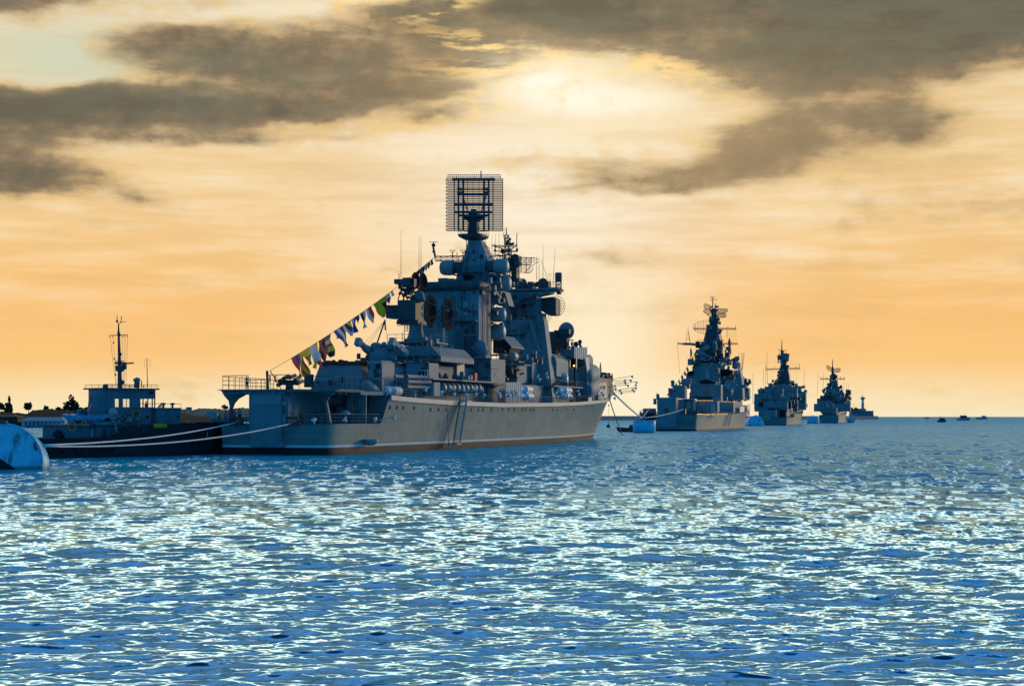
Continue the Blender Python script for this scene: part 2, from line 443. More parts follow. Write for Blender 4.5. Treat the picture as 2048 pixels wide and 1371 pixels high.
def hull_fn(stripe, boot, zs, zb, cell=(5.2, 1.35)):
    """weathered plating: seams, rust runs, a painted waterline"""
    def fn(p, c):
        x, y, z = sepxyz(p)
        fx = E.m('FRACT', x*(1/cell[0])); fz = E.m('FRACT', z*(1/cell[1]))
        seam = E.m('MAXIMUM', sstep(fx, .028, 0.0), sstep(fz, .085, 0.0))
        plate = noise(vec(E.m('FLOOR', x*(1/cell[0]))*3.1, E.m('FLOOR', z*(1/cell[1]))*2.3), 1.7, 0, 0)
        c = mixc(sstep(plate, .25, .75)*.55, c, (.26, .30, .26))
        c = mixc(seam*.55, c, (.10, .11, .11))
        run = noise(vec(x*2.2, y*.3, z*.16), 1.0, 5, .62)
        c = mixc(sstep(run, .56, .74)*.75, c, (.12, .095, .065))
        c = mixc(sstep(run, .42, .28)*.35, c, (.40, .40, .33))
        slime = noise(vec(x*.35, z*1.1), 1.0, 4, .6)
        bt = mixc(sstep(slime, .4, .7), boot, tuple(v*.55 for v in boot))
        c = mixc(sstep(z, zs, zs-.03), c, stripe)
        return mixc(sstep(z, zb, zb-.03), c, bt)
    return fn
GREY = (.185, .245, .255)
M_hull = material('weathered grey hull paint', (.155, .225, .185), .68, .12, .25, fn=hull_fn((.58, .64, .64), (.030, .017, .016), 1.28, .96))
M_hull2 = material('grey hull paint with thin waterline', (.16, .205, .19), .62, .14, .25, fn=hull_fn((.62, .64, .62), (.035, .022, .020), .95, .80))
M_grey = material('naval grey paint', GREY, .65, .16, .5, bump=.05)
M_grey2 = material('pale grey paint', (.30, .345, .335), .5, .14, .8)
def panel_fn(p, c):
    x, y, z = sepxyz(p)
    fx = E.m('FRACT', (x+y)*.55); fz = E.m('FRACT', z*.42)
    seam = E.m('MAXIMUM', sstep(fx, .03, 0.0), sstep(fz, .04, 0.0))
    c = mixc(seam*.45, c, (.13, .14, .14))
    run = noise(vec(x*1.6, y*1.6, z*.22), 1.0, 5, .6)
    return mixc(sstep(run, .58, .76)*.45, c, (.17, .14, .11))
M_plate = material('grey plated superstructure', GREY, .65, .15, .4, fn=panel_fn)
M_dark = material('soot dark metal', (.075, .082, .088), .6, .3, 1.0)
M_black = material('black and opening shade', (.012, .013, .014), .7, .3, 1.0)  # near-black, also used as painted-in shade of openings
M_mesh = material('blackened mesh', (.014, .019, .022), .95, .2, 2.0, spec=.1)
M_rub = material('black rubber', (.020, .021, .022), .8, .3, 2.0)
M_white = material('white enamel', (.76, .78, .78), .4, .06, 1.2)
M_deck = material('red brown deck paint', (.16, .070, .045), .7, .3, .8)
M_radome = material('light grey radome', (.30, .31, .305), .45, .08, .8)
M_glass = material('dark window glass', (.02, .03, .04), .08, .1, 1.0, spec=.6)
M_rope = material('white mooring rope', (.74, .74, .68), .8, .12, 3.0)
M_chain = material('rusty chain', (.20, .15, .11), .8, .3, 4.0)
M_wire = material('steel wire', (.10, .10, .10), .6, .2, 2.0)
M_rust = material('rust brown iron', (.13, .060, .048), .75, .3, 1.0)
M_orange = material('orange life ring', (.95, .24, .05), .6, .15, 3.0)
M_red = material('red paint', (.75, .05, .045), .6, .15, 2.0)
M_green = material('green plastic crate', (.02, .26, .05), .5, .15, 3.0)
M_tarp = material('blue tarpaulin', (.0, .27, .46), .55, .2, 1.2, bump=.3)
M_yellow = material('yellow cloth', (.62, .43, .03), .7, .15, 2.0)
M_canvas = material('pale canvas', (.45, .44, .38), .8, .15, 1.0, bump=.3)
M_teal = material('teal painted canopy', (.03, .36, .33), .6, .15, 1.0)
# ---------------------------------------------------------------- the large cruiser
def interp(tab, x):
    return float(np.interp(x, [t[0] for t in tab], [t[1] for t in tab]))
def hull_mesh(st, hw, hd, zd, zfull, stem, flare=1.5, keel=-2.0, nz=9):
    """open-topped hull skin; stem = (s at the water, s at the deck, deck height)"""
    def hb(s, z):
        t = max(0.0, min(1.0, z/zfull(s))); a, b = interp(hw, s), interp(hd, s)
        h = a + (b-a)*t**flare
        return max(.05, h*(1 if z > 0 else 1 + .04*z))
    def zlow(s):
        if s <= stem[0]-4: return keel
        if s <= stem[0]: return keel*(stem[0]-s)/4
        return (s-stem[0])/(stem[1]-stem[0])*stem[2]*.995
    mb = MB().sh(); L = []
    for s in st:
        z0, z1 = zlow(s), zd(s); half = []
        for i in range(nz):
            z = z0 + (z1-z0)*(i/(nz-1)); half.append((s, hb(s, z) if i or s < stem[0]-3 else .05, z))
        L.append([(a, -b, c) for a, b, c in half[::-1]] + half)
    mb.loft(L, False, False)
    mb.sh(False); n = 2*nz; mb.f.append(list(range(n))); mb.mi.append(0); mb.sm.append(False)
    return mb, hb
def deck_strip(mb, ss, hb, z, inset=.03):
    L = [[(s, -hb(s, z(s))+inset, z(s)), (s, hb(s, z(s))-inset, z(s)), (s, hb(s, z(s))-inset, z(s)-.08), (s, -hb(s, z(s))+inset, z(s)-.08)] for s in ss]
    return mb.loft(L)

CX = Frame(-30.0, 203.0, 17.7)
cruiser = thing('warship', 'largest grey warship, nearest the camera, with a square lattice radar on its tall mast', 'warship', (-30, 203, 0), CX.rz, 'grey warships moored in line')
def cp(mb, name, mats, loc=None, label=None): return mb.build(name, mats, cruiser, loc, label)
S, W = CX.S, CX.W
HW = [(0, 6.9), (.6, 7.3), (2, 7.7), (10, 8.1), (20, 8.5), (40, 8.8), (85, 8.7), (100, 8.1), (115, 7.1), (130, 4.9), (140, 3.2), (150, 1.4), (156, .25), (163, -1.7), (170, -3.2)]
HD = [(0, 7.6), (.6, 7.9), (2, 8.3), (10, 8.8), (20, 9.2), (40, 9.6), (85, 9.65), (100, 9.4), (115, 8.8), (130, 7.7), (140, 6.5), (150, 4.7), (156, 3.4), (163, 1.9), (170, .12)]
SHEER = [(17, 7.65), (22, 7.45), (40, 7.1), (64, 6.95), (90, 7.2), (110, 7.5), (130, 8.0), (150, 8.5), (170, 8.9)]
def zfull(s): return interp(SHEER, s)
def zdeck(s):
    if s < 14.6: return 3.9
    if s < 17: t = (s-14.6)/2.4; return 3.9 + (zfull(17)-3.9)*(t*t*(3-2*t))
    return zfull(s)
st = [0, .6, 2, 5, 10, 14, 14.6, 15.1, 15.6, 16, 16.5, 17] + list(range(20, 160, 4)) + [158, 160, 162, 164, 166, 168, 170]
mb, hb = hull_mesh(st, HW, HD, zdeck, zfull, (156, 170, 8.8))
hull = cp(mb, 'hull', M_hull)
m = MB(); deck_strip(m, [0, 2, 6, 10, 14, 17], hb, lambda s: 3.86); cp(m, 'quarterdeck', M_deck)
m = MB(); deck_strip(m, [17] + list(range(20, 170, 5)), hb, lambda s: zfull(s)-.05); cp(m, 'main_deck', M_deck)
# rubbing strake under the deck edge
m = MB()
for sgn in (-1, 1):
    L = []
    for s in list(range(17, 168, 4)):
        z = zfull(s); y = hb(s, z)
        L.append([(s, sgn*(y-.05), z+.02), (s, sgn*(y+.10), z+.02), (s, sgn*(y+.10), z-.62), (s, sgn*(hb(s, z-.7)+.01), z-.75)])
    m.loft(L)
cp(m, 'rubbing_strake', M_grey2)
# portholes on the starboard side
ph = None
for px in (779, 793, 806, 828, 861, 877, 893, 942, 957, 966, 983, 1005, 1017, 1029, 1045, 1051, 1061, 1067, 1106, 1115, 1133, 1149):
    py = 814 if px < 800 else 815 if px < 840 else 818
    a = W(px, py, -9.4); s = a.x; z = a.z; y = -hb(s, z)
    p = W(px, py, y); s, z = p.x, p.z; y = -hb(s, z)
    if ph is None:
        q = MB().sh().lathe([(.0, .0), (.29, .0), (.29, .05), (.22, .06), (.21, .02), (0, .02)], (0, 0, 0), (0, -1, 0), 14)
        ph = q.build('porthole', M_black, cruiser, (s, y, z))
    else: twin(ph, cruiser, (s, y, z))
# --- stern: VDS house and door, pillars, helideck
m = MB(); CX.rect(m, -.15, 12, 498, 781, 577, 862); house = cp(m, 'stern_house', M_plate)
m = MB()
p0, p1 = S(503, 787, -.55), S(559, 808, -.9); b0 = S(504, 850, -.9)
m.hexa([(-.16, p0.y, p0.z), (-.16, p1.y, p0.z), (-.16, p1.y, b0.z), (-.16, p0.y, b0.z), (-.3, p0.y, p0.z), (-.3, p1.y, p0.z), (-.75, p1.y-.05, p1.z), (-.75, p0.y, p1.z)])
l = S(562, 881, -.7); k = S(501, 881, -.7)
m.box(-.7, -.12, k.y, l.y, l.z, p1.z)
cp(m, 'stern_door', M_grey)
m = MB()
a, b = S(498, 881, -.9), S(566, 893, -.9); m.frus((-.75, .4, b.y+.3, a.y-.3, b.z-.1), (-1.25, .4, b.y, a.y, a.z)); cp(m, 'door_lip', M_grey2)
for px in (517, 548):
    m = MB(); a = S(px, 784, -.3); m.box(-.45, -.16, a.y-.2, a.y+.2, a.z-.35, a.z+.3); cp(m, 'hinge', M_grey)
m = MB()
for s_, pts in ((2.2, [(446, 784), (490, 784), (488, 790), (475, 797), (467, 806), (463, 817), (460, 848), (454, 848), (459, 812), (457, 801), (448, 791)]),
               (5.5, [(628, 783), (672, 783), (668, 787), (658, 793), (653, 803), (661, 845), (656, 845), (648, 806), (642, 795), (632, 788)])):
    pl = MB(); CX.poly(pl, s_, s_+.45, pts); cp(pl, 'helideck_pillar', M_grey)
HDZ = 8.15
m = MB()
ol = [(-.4, 7.0), (1.0, 7.3), (11, 7.3), (11.2, -7.3), (3.0, -7.3), (-.4, -2.6)]
m.prism(ol, HDZ-.18, HDZ+.02, 'z')
m.prism([(a*1.0 - (.35 if a < 1 else 0), b*1.045) for a, b in ol], HDZ-.02, HDZ+.05, 'z')
for i in range(6): m.box(-.2 + i*2, -.05 + i*2, -6.6 if i > 1 else -2.6, 6.9, HDZ-.5, HDZ-.18)
m.prism([(11, 7.3), (17, 8.4), (17, -8.4), (11, -7.3)], HDZ-.5, HDZ-.02, 'z')
cp(m, 'helideck', [M_grey])
m = MB(); m.prism([(-.5, 7.05), (11, 7.4), (17, 8.4), (17, -8.3), (11, -7.35), (3.0, -7.4), (-.5, -2.6)], HDZ+.051, HDZ+.09, 'z'); cp(m, 'helideck_surface', M_deck)
m = MB(); m.rail([(-.3, 6.8, HDZ+.08), (-.3, 3.2, HDZ+.08)], 1.75, 3, .9, .035); m.rail([(-.3, 3.2, HDZ+.08), (-.3, .8, HDZ+.08)], 1.2, 3, .6, .03)
m.rail([(-.3, .7, HDZ+.08), (-.3, -2.2, HDZ+.08)], 1.8, 3, 1.4, .035); m.rail([(-.3, -2.2, HDZ+.08), (3, -7.0, HDZ+.08), (11, -7.2, HDZ+.08), (17, -8.2, HDZ+.08)], 1.65, 2, 1.6, .035)
m.rail([(-.3, 6.8, HDZ+.08), (11, 7.1, HDZ+.08), (17, 8.2, HDZ+.08)], 1.6, 3, 1.6, .035)
cp(m, 'helideck_railing', M_dark)
for y in (.2, -.5): m = MB(); m.box(-.34, -.3, y-.1, y+.1, HDZ+.95, HDZ+1.8); cp(m, 'signal_panel', M_dark)
m = MB(); m.tube([S(536, 778, -.2), S(534, 741, -.2)], .17, 8); m.tube([S(562, 777, 1), S(540, 741, -.2)], .06, 6); cp(m, 'ensign_staff', M_dark)
# rocket launchers on the helideck edge
def rocket(px):
    m = MB().sh(); c = S(px, 766, 5)
    m.lathe([(.55, 0), (.45, .8)], (5, c.y, HDZ+.1), (0, 0, 1), 10)
    for j in range(6):
        a = PI*j/5 - .1; y = c.y + 1.5*math.cos(a)*.9; z = HDZ + .75 + .95*math.sin(a)*.9
        m.lathe([(.20, 0), (.24, .1), (.24, 2.0), (.16, 2.1)], (4.3, y, z), (1, .05, .2), 9)
    m.sh(False).box(5, 5.8, c.y-.9, c.y+.9, HDZ+.7, HDZ+1.35)
    cp(m, 'rocket_launcher', [M_dark])
rocket(579)
# under the helideck
m = MB(); m.box(12, 12.2, -7.6, 7.6, 3.86, HDZ-.5); cp(m, 'inner_bulkhead', M_plate)
m = MB(); m.box(16.9, 17.05, -8.6, 8.6, 3.86, 8.1); cp(m, 'break_bulkhead', M_plate)
m = MB(); a, b = S(726, 797, 16.85), S(741, 836, 16.85); m.box(16.84, 16.9, a.y, b.y, b.z, a.z); m.tube([S(722, 840, 15.5), S(728, 786, 16.8)], .07, 5); m.tube([S(737, 840, 15.5), S(743, 786, 16.8)], .07, 5)
m.ladder(S(730, 840, 15.4), S(736, 786, 16.7), 1.0, 12); cp(m, 'companion_ladder', M_grey)
m = MB().sh(); c = S(627, 832, 8); m.lathe([(.2, -.9), (.75, -.9), (.75, -.8), (.45, -.75), (.45, .75), (.75, .8), (.75, .9), (.2, .9)], (8, c.y, 4.75), (.2, 1, 0), 16)
m.sh(False).box(7.6, 8.4, c.y-1.2, c.y-.95, 3.86, 5.0).box(7.6, 8.4, c.y+.95, c.y+1.2, 3.86, 5.0); cp(m, 'mooring_winch', M_grey)
m = MB().sh(); c = S(688, 830, 9); m.lathe([(.42, 0), (.40, 1.2), (.75, 1.15), (.80, 1.35), (.45, 1.75), (0, 1.85)], (9, c.y, 3.86), (0, 0, 1), 14); cp(m, 'mushroom_vent', M_grey2)
m = MB().sh(); c = S(705, 800, 13); m.lathe([(.75, 0), (.75, 4.2)], (12.2, c.y, 3.86), (0, 0, 1), 18); cp(m, 'stern_post', M_grey)
m = MB()
for a, b in (((-.05, 7.35), (0, 3.7)), ((0, -1.7), (.2, -7.4)), ((.3, -7.55), (10, -8.25)), ((10, -8.25), (14.5, -8.5)), ((.2, 7.5), (14, 8.5))):
    m.rail([(a[0], a[1], 3.86), (b[0], b[1], 3.86)], 1.25, 3, 1.7, .03)
cp(m, 'quarterdeck_railing', M_grey)
def fairlead(x0, x1):
    p, q = S(x0, 838, -.05), S(x1, 850, -.05); w, h = (p.y-q.y), 1.0; cy = (p.y+q.y)/2; z = 4.3
    o = [(-.1, cy + dx*(w/2-.3), z + dz) for dx, dz in ((-1, -.32), (1, -.32), (1.05, 0), (.8, .34), (-.8, .34), (-1.05, 0), (-1, -.32))]
    m = MB().sh().tube(o, .20, 8); m.sh(False).box(-.3, .2, cy-w/2, cy+w/2, 3.84, 3.95); cp(m, 'fairlead', M_rust)
fairlead(457, 490); fairlead(567, 602)
m = MB().sh(); a = W(738, 888, -8.6); m.ball((a.x, -8.75, a.z+.55), 1.15, 14, (0, 0, 1), .62, 0, .56); cp(m, 'propeller_guard', M_grey2)
for i in range(4):          # draught marks
    z = 1.7 + i*.55; y = -hb(9, z)-.012
    for x0 in (8.75, 9.1): m = MB(); m.prism([(x0, z), (x0+.2, z), (x0+.2, z+.06), (x0+.06, z+.06), (x0+.06, z+.22), (x0, z+.22)], y-.004, y+.01); cp(m, 'draught_mark', M_dark)

# --- hangar, control tower, torpedo tubes
m = MB()
p = [S(620, 774, 18.2), S(729, 774, 18.2), S(729, 774, 36), S(620, 774, 36)]
t = [S(640, 728, 21), S(719, 727, 21)]
zb = 8.15; zt = t[0].z
m.hexa([(18.2, p[0].y, zb), (18.2, p[1].y, zb), (36, p[1].y, zb), (36, p[0].y, zb), (21, t[0].y, zt), (21, t[1].y, zt), (36, p[1].y+.2, zt), (36, t[0].y, zt)])
cp(m, 'hangar', M_plate)
m = MB(); m.box(20.6, 36.2, p[1].y+.6, t[0].y+.2, zt+.003, zt+.35); cp(m, 'hangar_roof', M_rust)
rr = random.Random(3)
for i in range(16):
    m = MB().sh()
    s = rr.uniform(21, 27); y = rr.uniform(p[1].y+1, t[0].y-.3); h = rr.uniform(.1, .35)
    m.lathe([(.25, 0), (.35, h*.6), (.15, h)], (s, y, zt+.35), (0, 0, 1), 8); cp(m, 'roof_vent', M_dark)
m = MB(); CX.rect(m, 17.1, 18, 608, 748, 622, 774); cp(m, 'hangar_side_box', M_dark)
m = MB(); a, b = S(735, 722, 19.5), S(764, 787, 19.5); m.box(19.5, 24, a.y, b.y, 7.3, a.z-.25); m.frus((19.5, 24, b.y, a.y, a.z-.25), (19.8, 23.7, b.y+.3, a.y-.3, a.z+.12)); tower = cp(m, 'control_cabin', M_plate)
m = MB(); CX.rect(m, 19.44, 19.5, 751, 728, 760, 737); m.build('window', M_black, cruiser.children[-1])
m = MB(); CX.rect(m, 19.45, 19.5, 725.5, 729, 729, 737) if False else CX.rect(m, 19.45, 19.5, 737, 729, 739, 738); m.build('window', M_rust, tower)
m = MB().sh(); c = S(743, 747, 19.3); m.torus((19.35, c.y, c.z), (1, 0, 0), .28, .07); m.build('hose_reel', M_dark, tower)
m = MB().sh(); c = S(726, 790, 16.9)
m.lathe([(1.6, 0), (1.6, 1.0), (1.3, 1.3), (0, 1.35)], (17.6, c.y-.4, 7.9), (0, -.6, .55), 20); cp(m, 'cable_reel_cover', M_grey)
def tubes(zc, w):
    m = MB().sh(); n = 0
    for r_ in range(2):
        for k in range(3 if r_ == 0 else 2): pass
    for k, (dy, dz) in enumerate(((0, .72), (-.12, 0), (-.05, -.7), (-1.95, .72), (-2.0, 0), (-1.95, -.7))):
        a = S(786, 763, 24); y = a.y + dy*.95
        m.lathe([(.0, .35), (.27, .35), (.27, 0), (.33, 0), (.36, .25), (.30, .5), (.30, 6.6), (.36, 6.8), (.36, 7.4), (.25, 7.6)], (24, y, a.z+dz), (1, -.10, 0), 12)
    m.sh(False); a = S(786, 763, 24); m.box(25.2, 29, a.y-1.75, a.y-.3, a.z-.9, a.z+.5); m.lathe([(1.2, 0), (1.2, 1.2)], (27, a.y-1, 7.2), (0, 0, 1), 14)
    cp(m, 'torpedo_tube_mount', M_grey)
tubes(0, 0)
def raft(px0, px1, py, w, name='life_raft_canister'):
    a, b = W(px0, py, w), W(px1, py, w); L = b.x-a.x; r = .62
    m = MB().sh(); m.lathe([(.25, 0), (.5, .08), (r, .35), (r, L/2-.06), (r+.04, L/2-.05), (r+.04, L/2+.05), (r, L/2+.06), (r, L-.35), (.5, L-.08), (.25, L)], (a.x, w+.6, a.z), (1, 0, 0), 16)
    for t in (.3, .7): m.torus((a.x+L*t, w+.6, a.z), (1, 0, 0), r+.01, .035, 16, 4)
    cp(m, name, M_white)
raft(778, 808, 781, -8.6)
raft(1043, 1068, 778, -8.9); raft(1044, 1070, 792, -9.0); raft(1122, 1146, 780, -8.6); raft(1126, 1146, 791, -8.6)
m = MB()
a, b = W(821, 756, -8.2), W(852, 800, -8.2); m.box(a.x, b.x, -8.2, -7.6, zfull(30), a.z); cp(m, 'side_screen', M_plate)
m = MB(); CX.rect(m, 31.5, 34, 858, 764, 868, 791); cp(m, 'deck_locker', M_canvas)
for px in (849, 853): m = MB(); CX.side(m, -8.5, -8.2, px, 757, px+2.5, 790); cp(m, 'fire_hose_box', M_rust)
# --- superstructure of the after part
m = MB(); q = S(858, 725, 34); m.box(34, 38, q.y, 7.6, 10.35, q.z); m.box(38, 64, -4.7, 7.2, 10.35, q.z-.02); m.frus((32.8, 34, q.y+1.6, q.y+3.2, 10.35), (33.6, 34, q.y+.6, q.y+3.2, q.z)); m.box(36, 66, -5.9, 5.9, 7.0, 10.35)
cp(m, 'after_deckhouse', M_plate)
m = MB(); m.box(33.5, 66, -8.9, 8.9, 10.12, 10.34); cp(m, 'boat_deck', M_grey)
m = MB()
for i, px in enumerate((816, 823, 833, 843, 850, 855)):
    a, b = S(px, 740, 33.2), S(px+(1 if i % 2 else 1.4), 752, 33.2)
    m.tube([(33.2, a.y, b.z), (33.4, a.y+.1, a.z)], .05, 5)
m.tube([S(810, 739, 33.3), S(856, 741, 33.3)], .06, 5); m.tube([S(812, 751, 33.2), S(858, 753, 33.2)], .06, 5)
cp(m, 'awning_frame', M_white)
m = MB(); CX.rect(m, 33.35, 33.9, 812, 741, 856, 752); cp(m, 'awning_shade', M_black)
m = MB(); ps = [(772, 722), (882, 722), (882, 712), (862, 692), (798, 692), (770, 708)]; CX.poly(m, 42, 57, ps); cp(m, 'launcher_base', M_plate)
m = MB(); a = S(836, 686, 50); m.prism([(46, 3.2), (49, 3.6), (54, 3.0), (55, -3.4), (49, -3.6), (46, -2.4)], a.z-.1, a.z+.14, 'z'); m.rail([(46, 3.2, a.z+.1), (46, -2.4, a.z+.1), (49, -3.6, a.z+.1), (55, -3.4, a.z+.1)], 1.1, 2, 1.5, .03); cp(m, 'director_platform', M_grey)
# the twin-rail launcher
m = MB().sh(); c = S(762, 722, 38.5); m.lathe([(1.9, 0), (1.8, 1.2), (1.3, 2.0), (1.3, 2.3)], (38.5, c.y, 12.7), (0, 0, 1), 18)
m.sh(False); CX.rect(m, 37.5, 39.5, 736, 700, 760, 722); CX.rect(m, 37.8, 39.6, 760, 706, 786, 720); m.sh()
for px, py, r in ((750, 694, 10), (768, 689, 6), (782, 694, 8)): m.ball(S(px, py, 38.4), r/13.4, 12)
m.tube([S(745, 703, 38.4), S(750, 690, 38.4), S(757, 690, 38.4), S(762, 700, 38.4)], .45, 8); m.tube([S(772, 706, 38.4), S(780, 690, 38.4), S(788, 692, 38.4)], .5, 8)
launcher = cp(m, 'missile_launcher', M_grey)
for (x0, y0, x1, y1) in ((714, 680, 745, 708), (782, 680, 813, 708)):
    m = MB(); a, b = S(x0, y0, 35.6), S(x1, y1, 38.6); d = (b-a); u = V(0, 1, 0); n = d.cross(u).normalized()
    m.obox((a+b)/2, d/2, u*.35, n*.33); m.obox(a + d*.10 - n*.1, d*.09, u*.38, n*.62); m.obox(a + d*.75, d*.22, u*.42, n*.45); m.build('launch_rail', M_grey2, launcher)
m = MB(); m.tube([S(752, 692, 40), S(770, 640, 44)], .14, 6); m.tube([S(770, 640, 44), S(771, 660, 44)], .12, 5)
for px, py in ((725, 690), (731, 694), (738, 692)): m.tube([S(770, 640, 44), S(px, py, 40)], .022, 4)
m.tube([S(772, 656, 44), S(775, 695, 44)], .02, 4); m.tube([S(728, 688, 38), S(712, 722, 34)], .02, 4); cp(m, 'crane_boom', M_dark)
# --- twin-dish missile director
m = MB().sh(); a = S(832, 645, 50); m.lathe([(1.95, 15.75), (1.3, 17.2), (1.08, 18), (1.02, a.z)], (50, a.y, 0), (0, 0, 1), 20); director = cp(m, 'missile_director', M_plate)
def dp(mb, name, mats): return mb.build(name, mats, director)
m = MB(); CX.rect(m, 48.5, 52, 795, 600, 831, 639); CX.rect(m, 48.9, 51.5, 776, 610, 795, 636); CX.poly(m, 49, 51.4, [(770, 612), (776, 609), (776, 636), (772, 636)])
CX.rect(m, 48.8, 52.5, 793, 640, 836, 647); m.tube([S(793, 645, 49), S(797, 651, 49), S(806, 650, 49)], .06, 5); dp(m, 'equipment_box', M_dark)
m = MB()
for (x0, y0, x1, y1) in ((796, 600, 802, 577), (802, 577, 808, 600), (806, 600, 815, 575), (815, 600, 806, 577), (826, 600, 812, 572), (822, 598, 840, 574), (830, 600, 818, 575), (800, 588, 826, 588), (802, 577, 828, 577), (838, 606, 816, 576), (842, 604, 822, 572)):
    m.tube([S(x0, y0, 49.3), S(x1, y1, 49.6)], .09, 5)
ob = dp(m, 'director_frame', M_dark)
for i in range(30):
    x, y = rr.uniform(800, 828), rr.uniform(570, 597); a = S(x, y, rr.uniform(49, 51.5)); piece('electronics_box', ob, a - V(0, 0, .2), (.6, .5, .4), M_dark)
m = MB(); CX.rect(m, 48.6, 51, 788, 558, 806, 567); CX.rect(m, 48.4, 51.4, 805, 555, 820, 571); CX.rect(m, 48.6, 51, 818, 557, 828, 575); m.tube([S(798, 558, 49.5), S(798, 548, 49.5)], .06, 5)
m.tube([S(795, 546, 49.5), S(798, 541, 49.5), S(801, 546, 49.5), S(798, 549, 49.5), S(795, 546, 49.5)], .02, 4); dp(m, 'tracker_box', M_dark)
for cx, cy, r in ((829, 561, 17), (844, 563, 17)):
    m = MB().sh(); m.dish(S(cx-1, cy, 49.2), (-.16, -1, .02), r/13, .35, 18); m.tube([S(cx-10, cy, 49.2), S(cx, cy, 49.2)], .12, 6); dp(m, 'tracking_dish', M_mesh)
def big_dish(cx, cy, r, s):
    m = MB().sh(); c = S(cx, cy, s); ax = V(-.02, -1, .0).normalized(); rad = r/12.8
    m.dish(c, ax, rad, .75, 26, .10)
    ob = dp(m, 'radar_dish', M_mesh)
    f = c + ax*3.4; q = MB()
    for k in range(4):
        a = PI/4 + k*PI/2; q.tube([c + V(math.cos(a)*rad*.75, 0, math.sin(a)*rad*.75) + ax*.45, f], .055, 5)
    q.sh().ball(f, .28, 8); q.build('feed_struts', M_grey, ob)
    q = MB()
    for k in range(8):
        a = PI/8 + k*PI/4; q.tube([c + V(math.cos(a)*rad*.9, 0, math.sin(a)*rad*.9) + ax*.55, c - ax*.9 + V(math.cos(a)*.5, 0, math.sin(a)*.5)], .05, 4)
    q.build('dish_backing', M_dark, ob)
big_dish(854, 622, 33, 49.0); big_dish(888, 629, 33, 50.2)
m = MB().sh(); m.dish(S(871, 650, 48.5), (-.35, -1, -.15), .75, .18, 14); dp(m, 'tracking_dish', M_radome)
m = MB().sh(); m.ball(S(838, 592, 50), .85, 14, (0, 0, 1), 1.1); m.lathe([(.8, 0), (.7, .9)], S(840, 603, 50), (0, 0, 1), 12); dp(m, 'director_dome', M_grey)
m = MB()
for x0, y0, x1, y1 in ((809, 650, 808, 690), (815, 648, 815, 662), (808, 652, 820, 652), (808, 656, 820, 656), (808, 661, 820, 661), (805, 665, 805, 690)): m.tube([S(x0, y0, 49), S(x1, y1, 49)], .05, 4)
dp(m, 'access_ladder', M_dark)
# --- funnel
m = MB().sh(False); fl, fr_ = S(839, 567, 66), S(957, 567, 66); zt = S(900, 566, 66).z
def rr_loop(x0, x1, y0, y1, z, r, n=4):
    L = []
    for cx, cy, a0 in ((x1-r, y1-r, 0), (x0+r, y1-r, 90), (x0+r, y0+r, 180), (x1-r, y0+r, 270)):
        for i in range(n+1):
            a = R(a0 + 90*i/n); L.append((cx + r*math.cos(a), cy + r*math.sin(a), z))
    return L
m.sh().loft([rr_loop(66, 72.5, fr_.y, fl.y, z, .35) for z in (8, 14, 20, zt-1.2)])
funnel = cp(m, 'funnel', M_plate)
m = MB().sh(); m.loft([rr_loop(65.8, 72.7, fr_.y-.15, fl.y+.15, zt-1.2, .5), rr_loop(65.5, 73, fr_.y-.25, fl.y+.3, zt-.5, .6), rr_loop(65.6, 73, fr_.y-.2, fl.y+.2, zt+.25, .6), rr_loop(66.2, 72.4, fr_.y+.3, fl.y-.3, zt+.3, .5)]); m.build('funnel_cap', M_dark, funnel)
m = MB()
for x0, x1 in ((849, 882), (888, 955)):
    m.tube([S(x0, 579, 65.9), S(x1-4, 578, 65.9), S(x1, 583, 65.9)][::1] if x0 < 860 else [S(888, 600, 65.9), S(889, 584, 65.9), S(896, 577, 65.9), S(955, 576, 65.9)], .07, 5)
for y in (588, 612):
    for x in range(892, 955, 12):
        m.tube([S(x, y, 65.9), S(x+1, y+4, 65.9)], .05, 4)
m.tube([S(888, 600, 65.9), S(886, 700, 65.9)], .06, 5); m.tube([S(902, 580, 65.93), S(901, 650, 65.93)], .05, 5)
m.build('funnel_piping', M_grey, funnel)
m = MB(); CX.rect(m, 65.93, 66, 928, 673, 952, 716); g = m.build('louvre_grille', M_black, funnel)
m = MB()
for y in np.arange(674.5, 716, 2.35): CX.rect(m, 65.86, 65.93, 929, y, 951, y+.8)
m.build('louvre_slats', M_grey, g)
for x, y in ((886, 654), (900, 654)): m = MB(); CX.rect(m, 65.94, 66, x, y, x+5, y+9); m.build('vent_panel', M_dark, funnel)
m = MB(); m.sh().ball(S(898, 673, 64), .38, 10); m.build('deck_lamp', M_white, funnel)
m = MB(); CX.rect(m, 72, 73.2, 876, 556, 893, 563); CX.rect(m, 68, 72, 880, 557, 906, 562.5); m.build('funnel_top_house', M_grey, funnel)
m = MB(); a = S(933, 649, 65); m.hexa([S(933, 649, 64.2), S(957, 644, 64.2), S(957, 644, 66), S(933, 649, 66), S(933, 648, 64.2), S(957, 642, 64.2), S(957, 642, 66), S(933, 648, 66)]); m.build('funnel_bracket', M_grey, funnel)
m = MB()
a = W(962, 570, fr_.y-.12); b = W(962, 760, fr_.y-.12)
for s in (68, 70.5): m.ladder((s, fr_.y-.15, 9), (s, fr_.y-.15, zt-1.4), .9, 44, (1, 0, 0), .05)
m.build('funnel_ladder', M_dark, funnel)
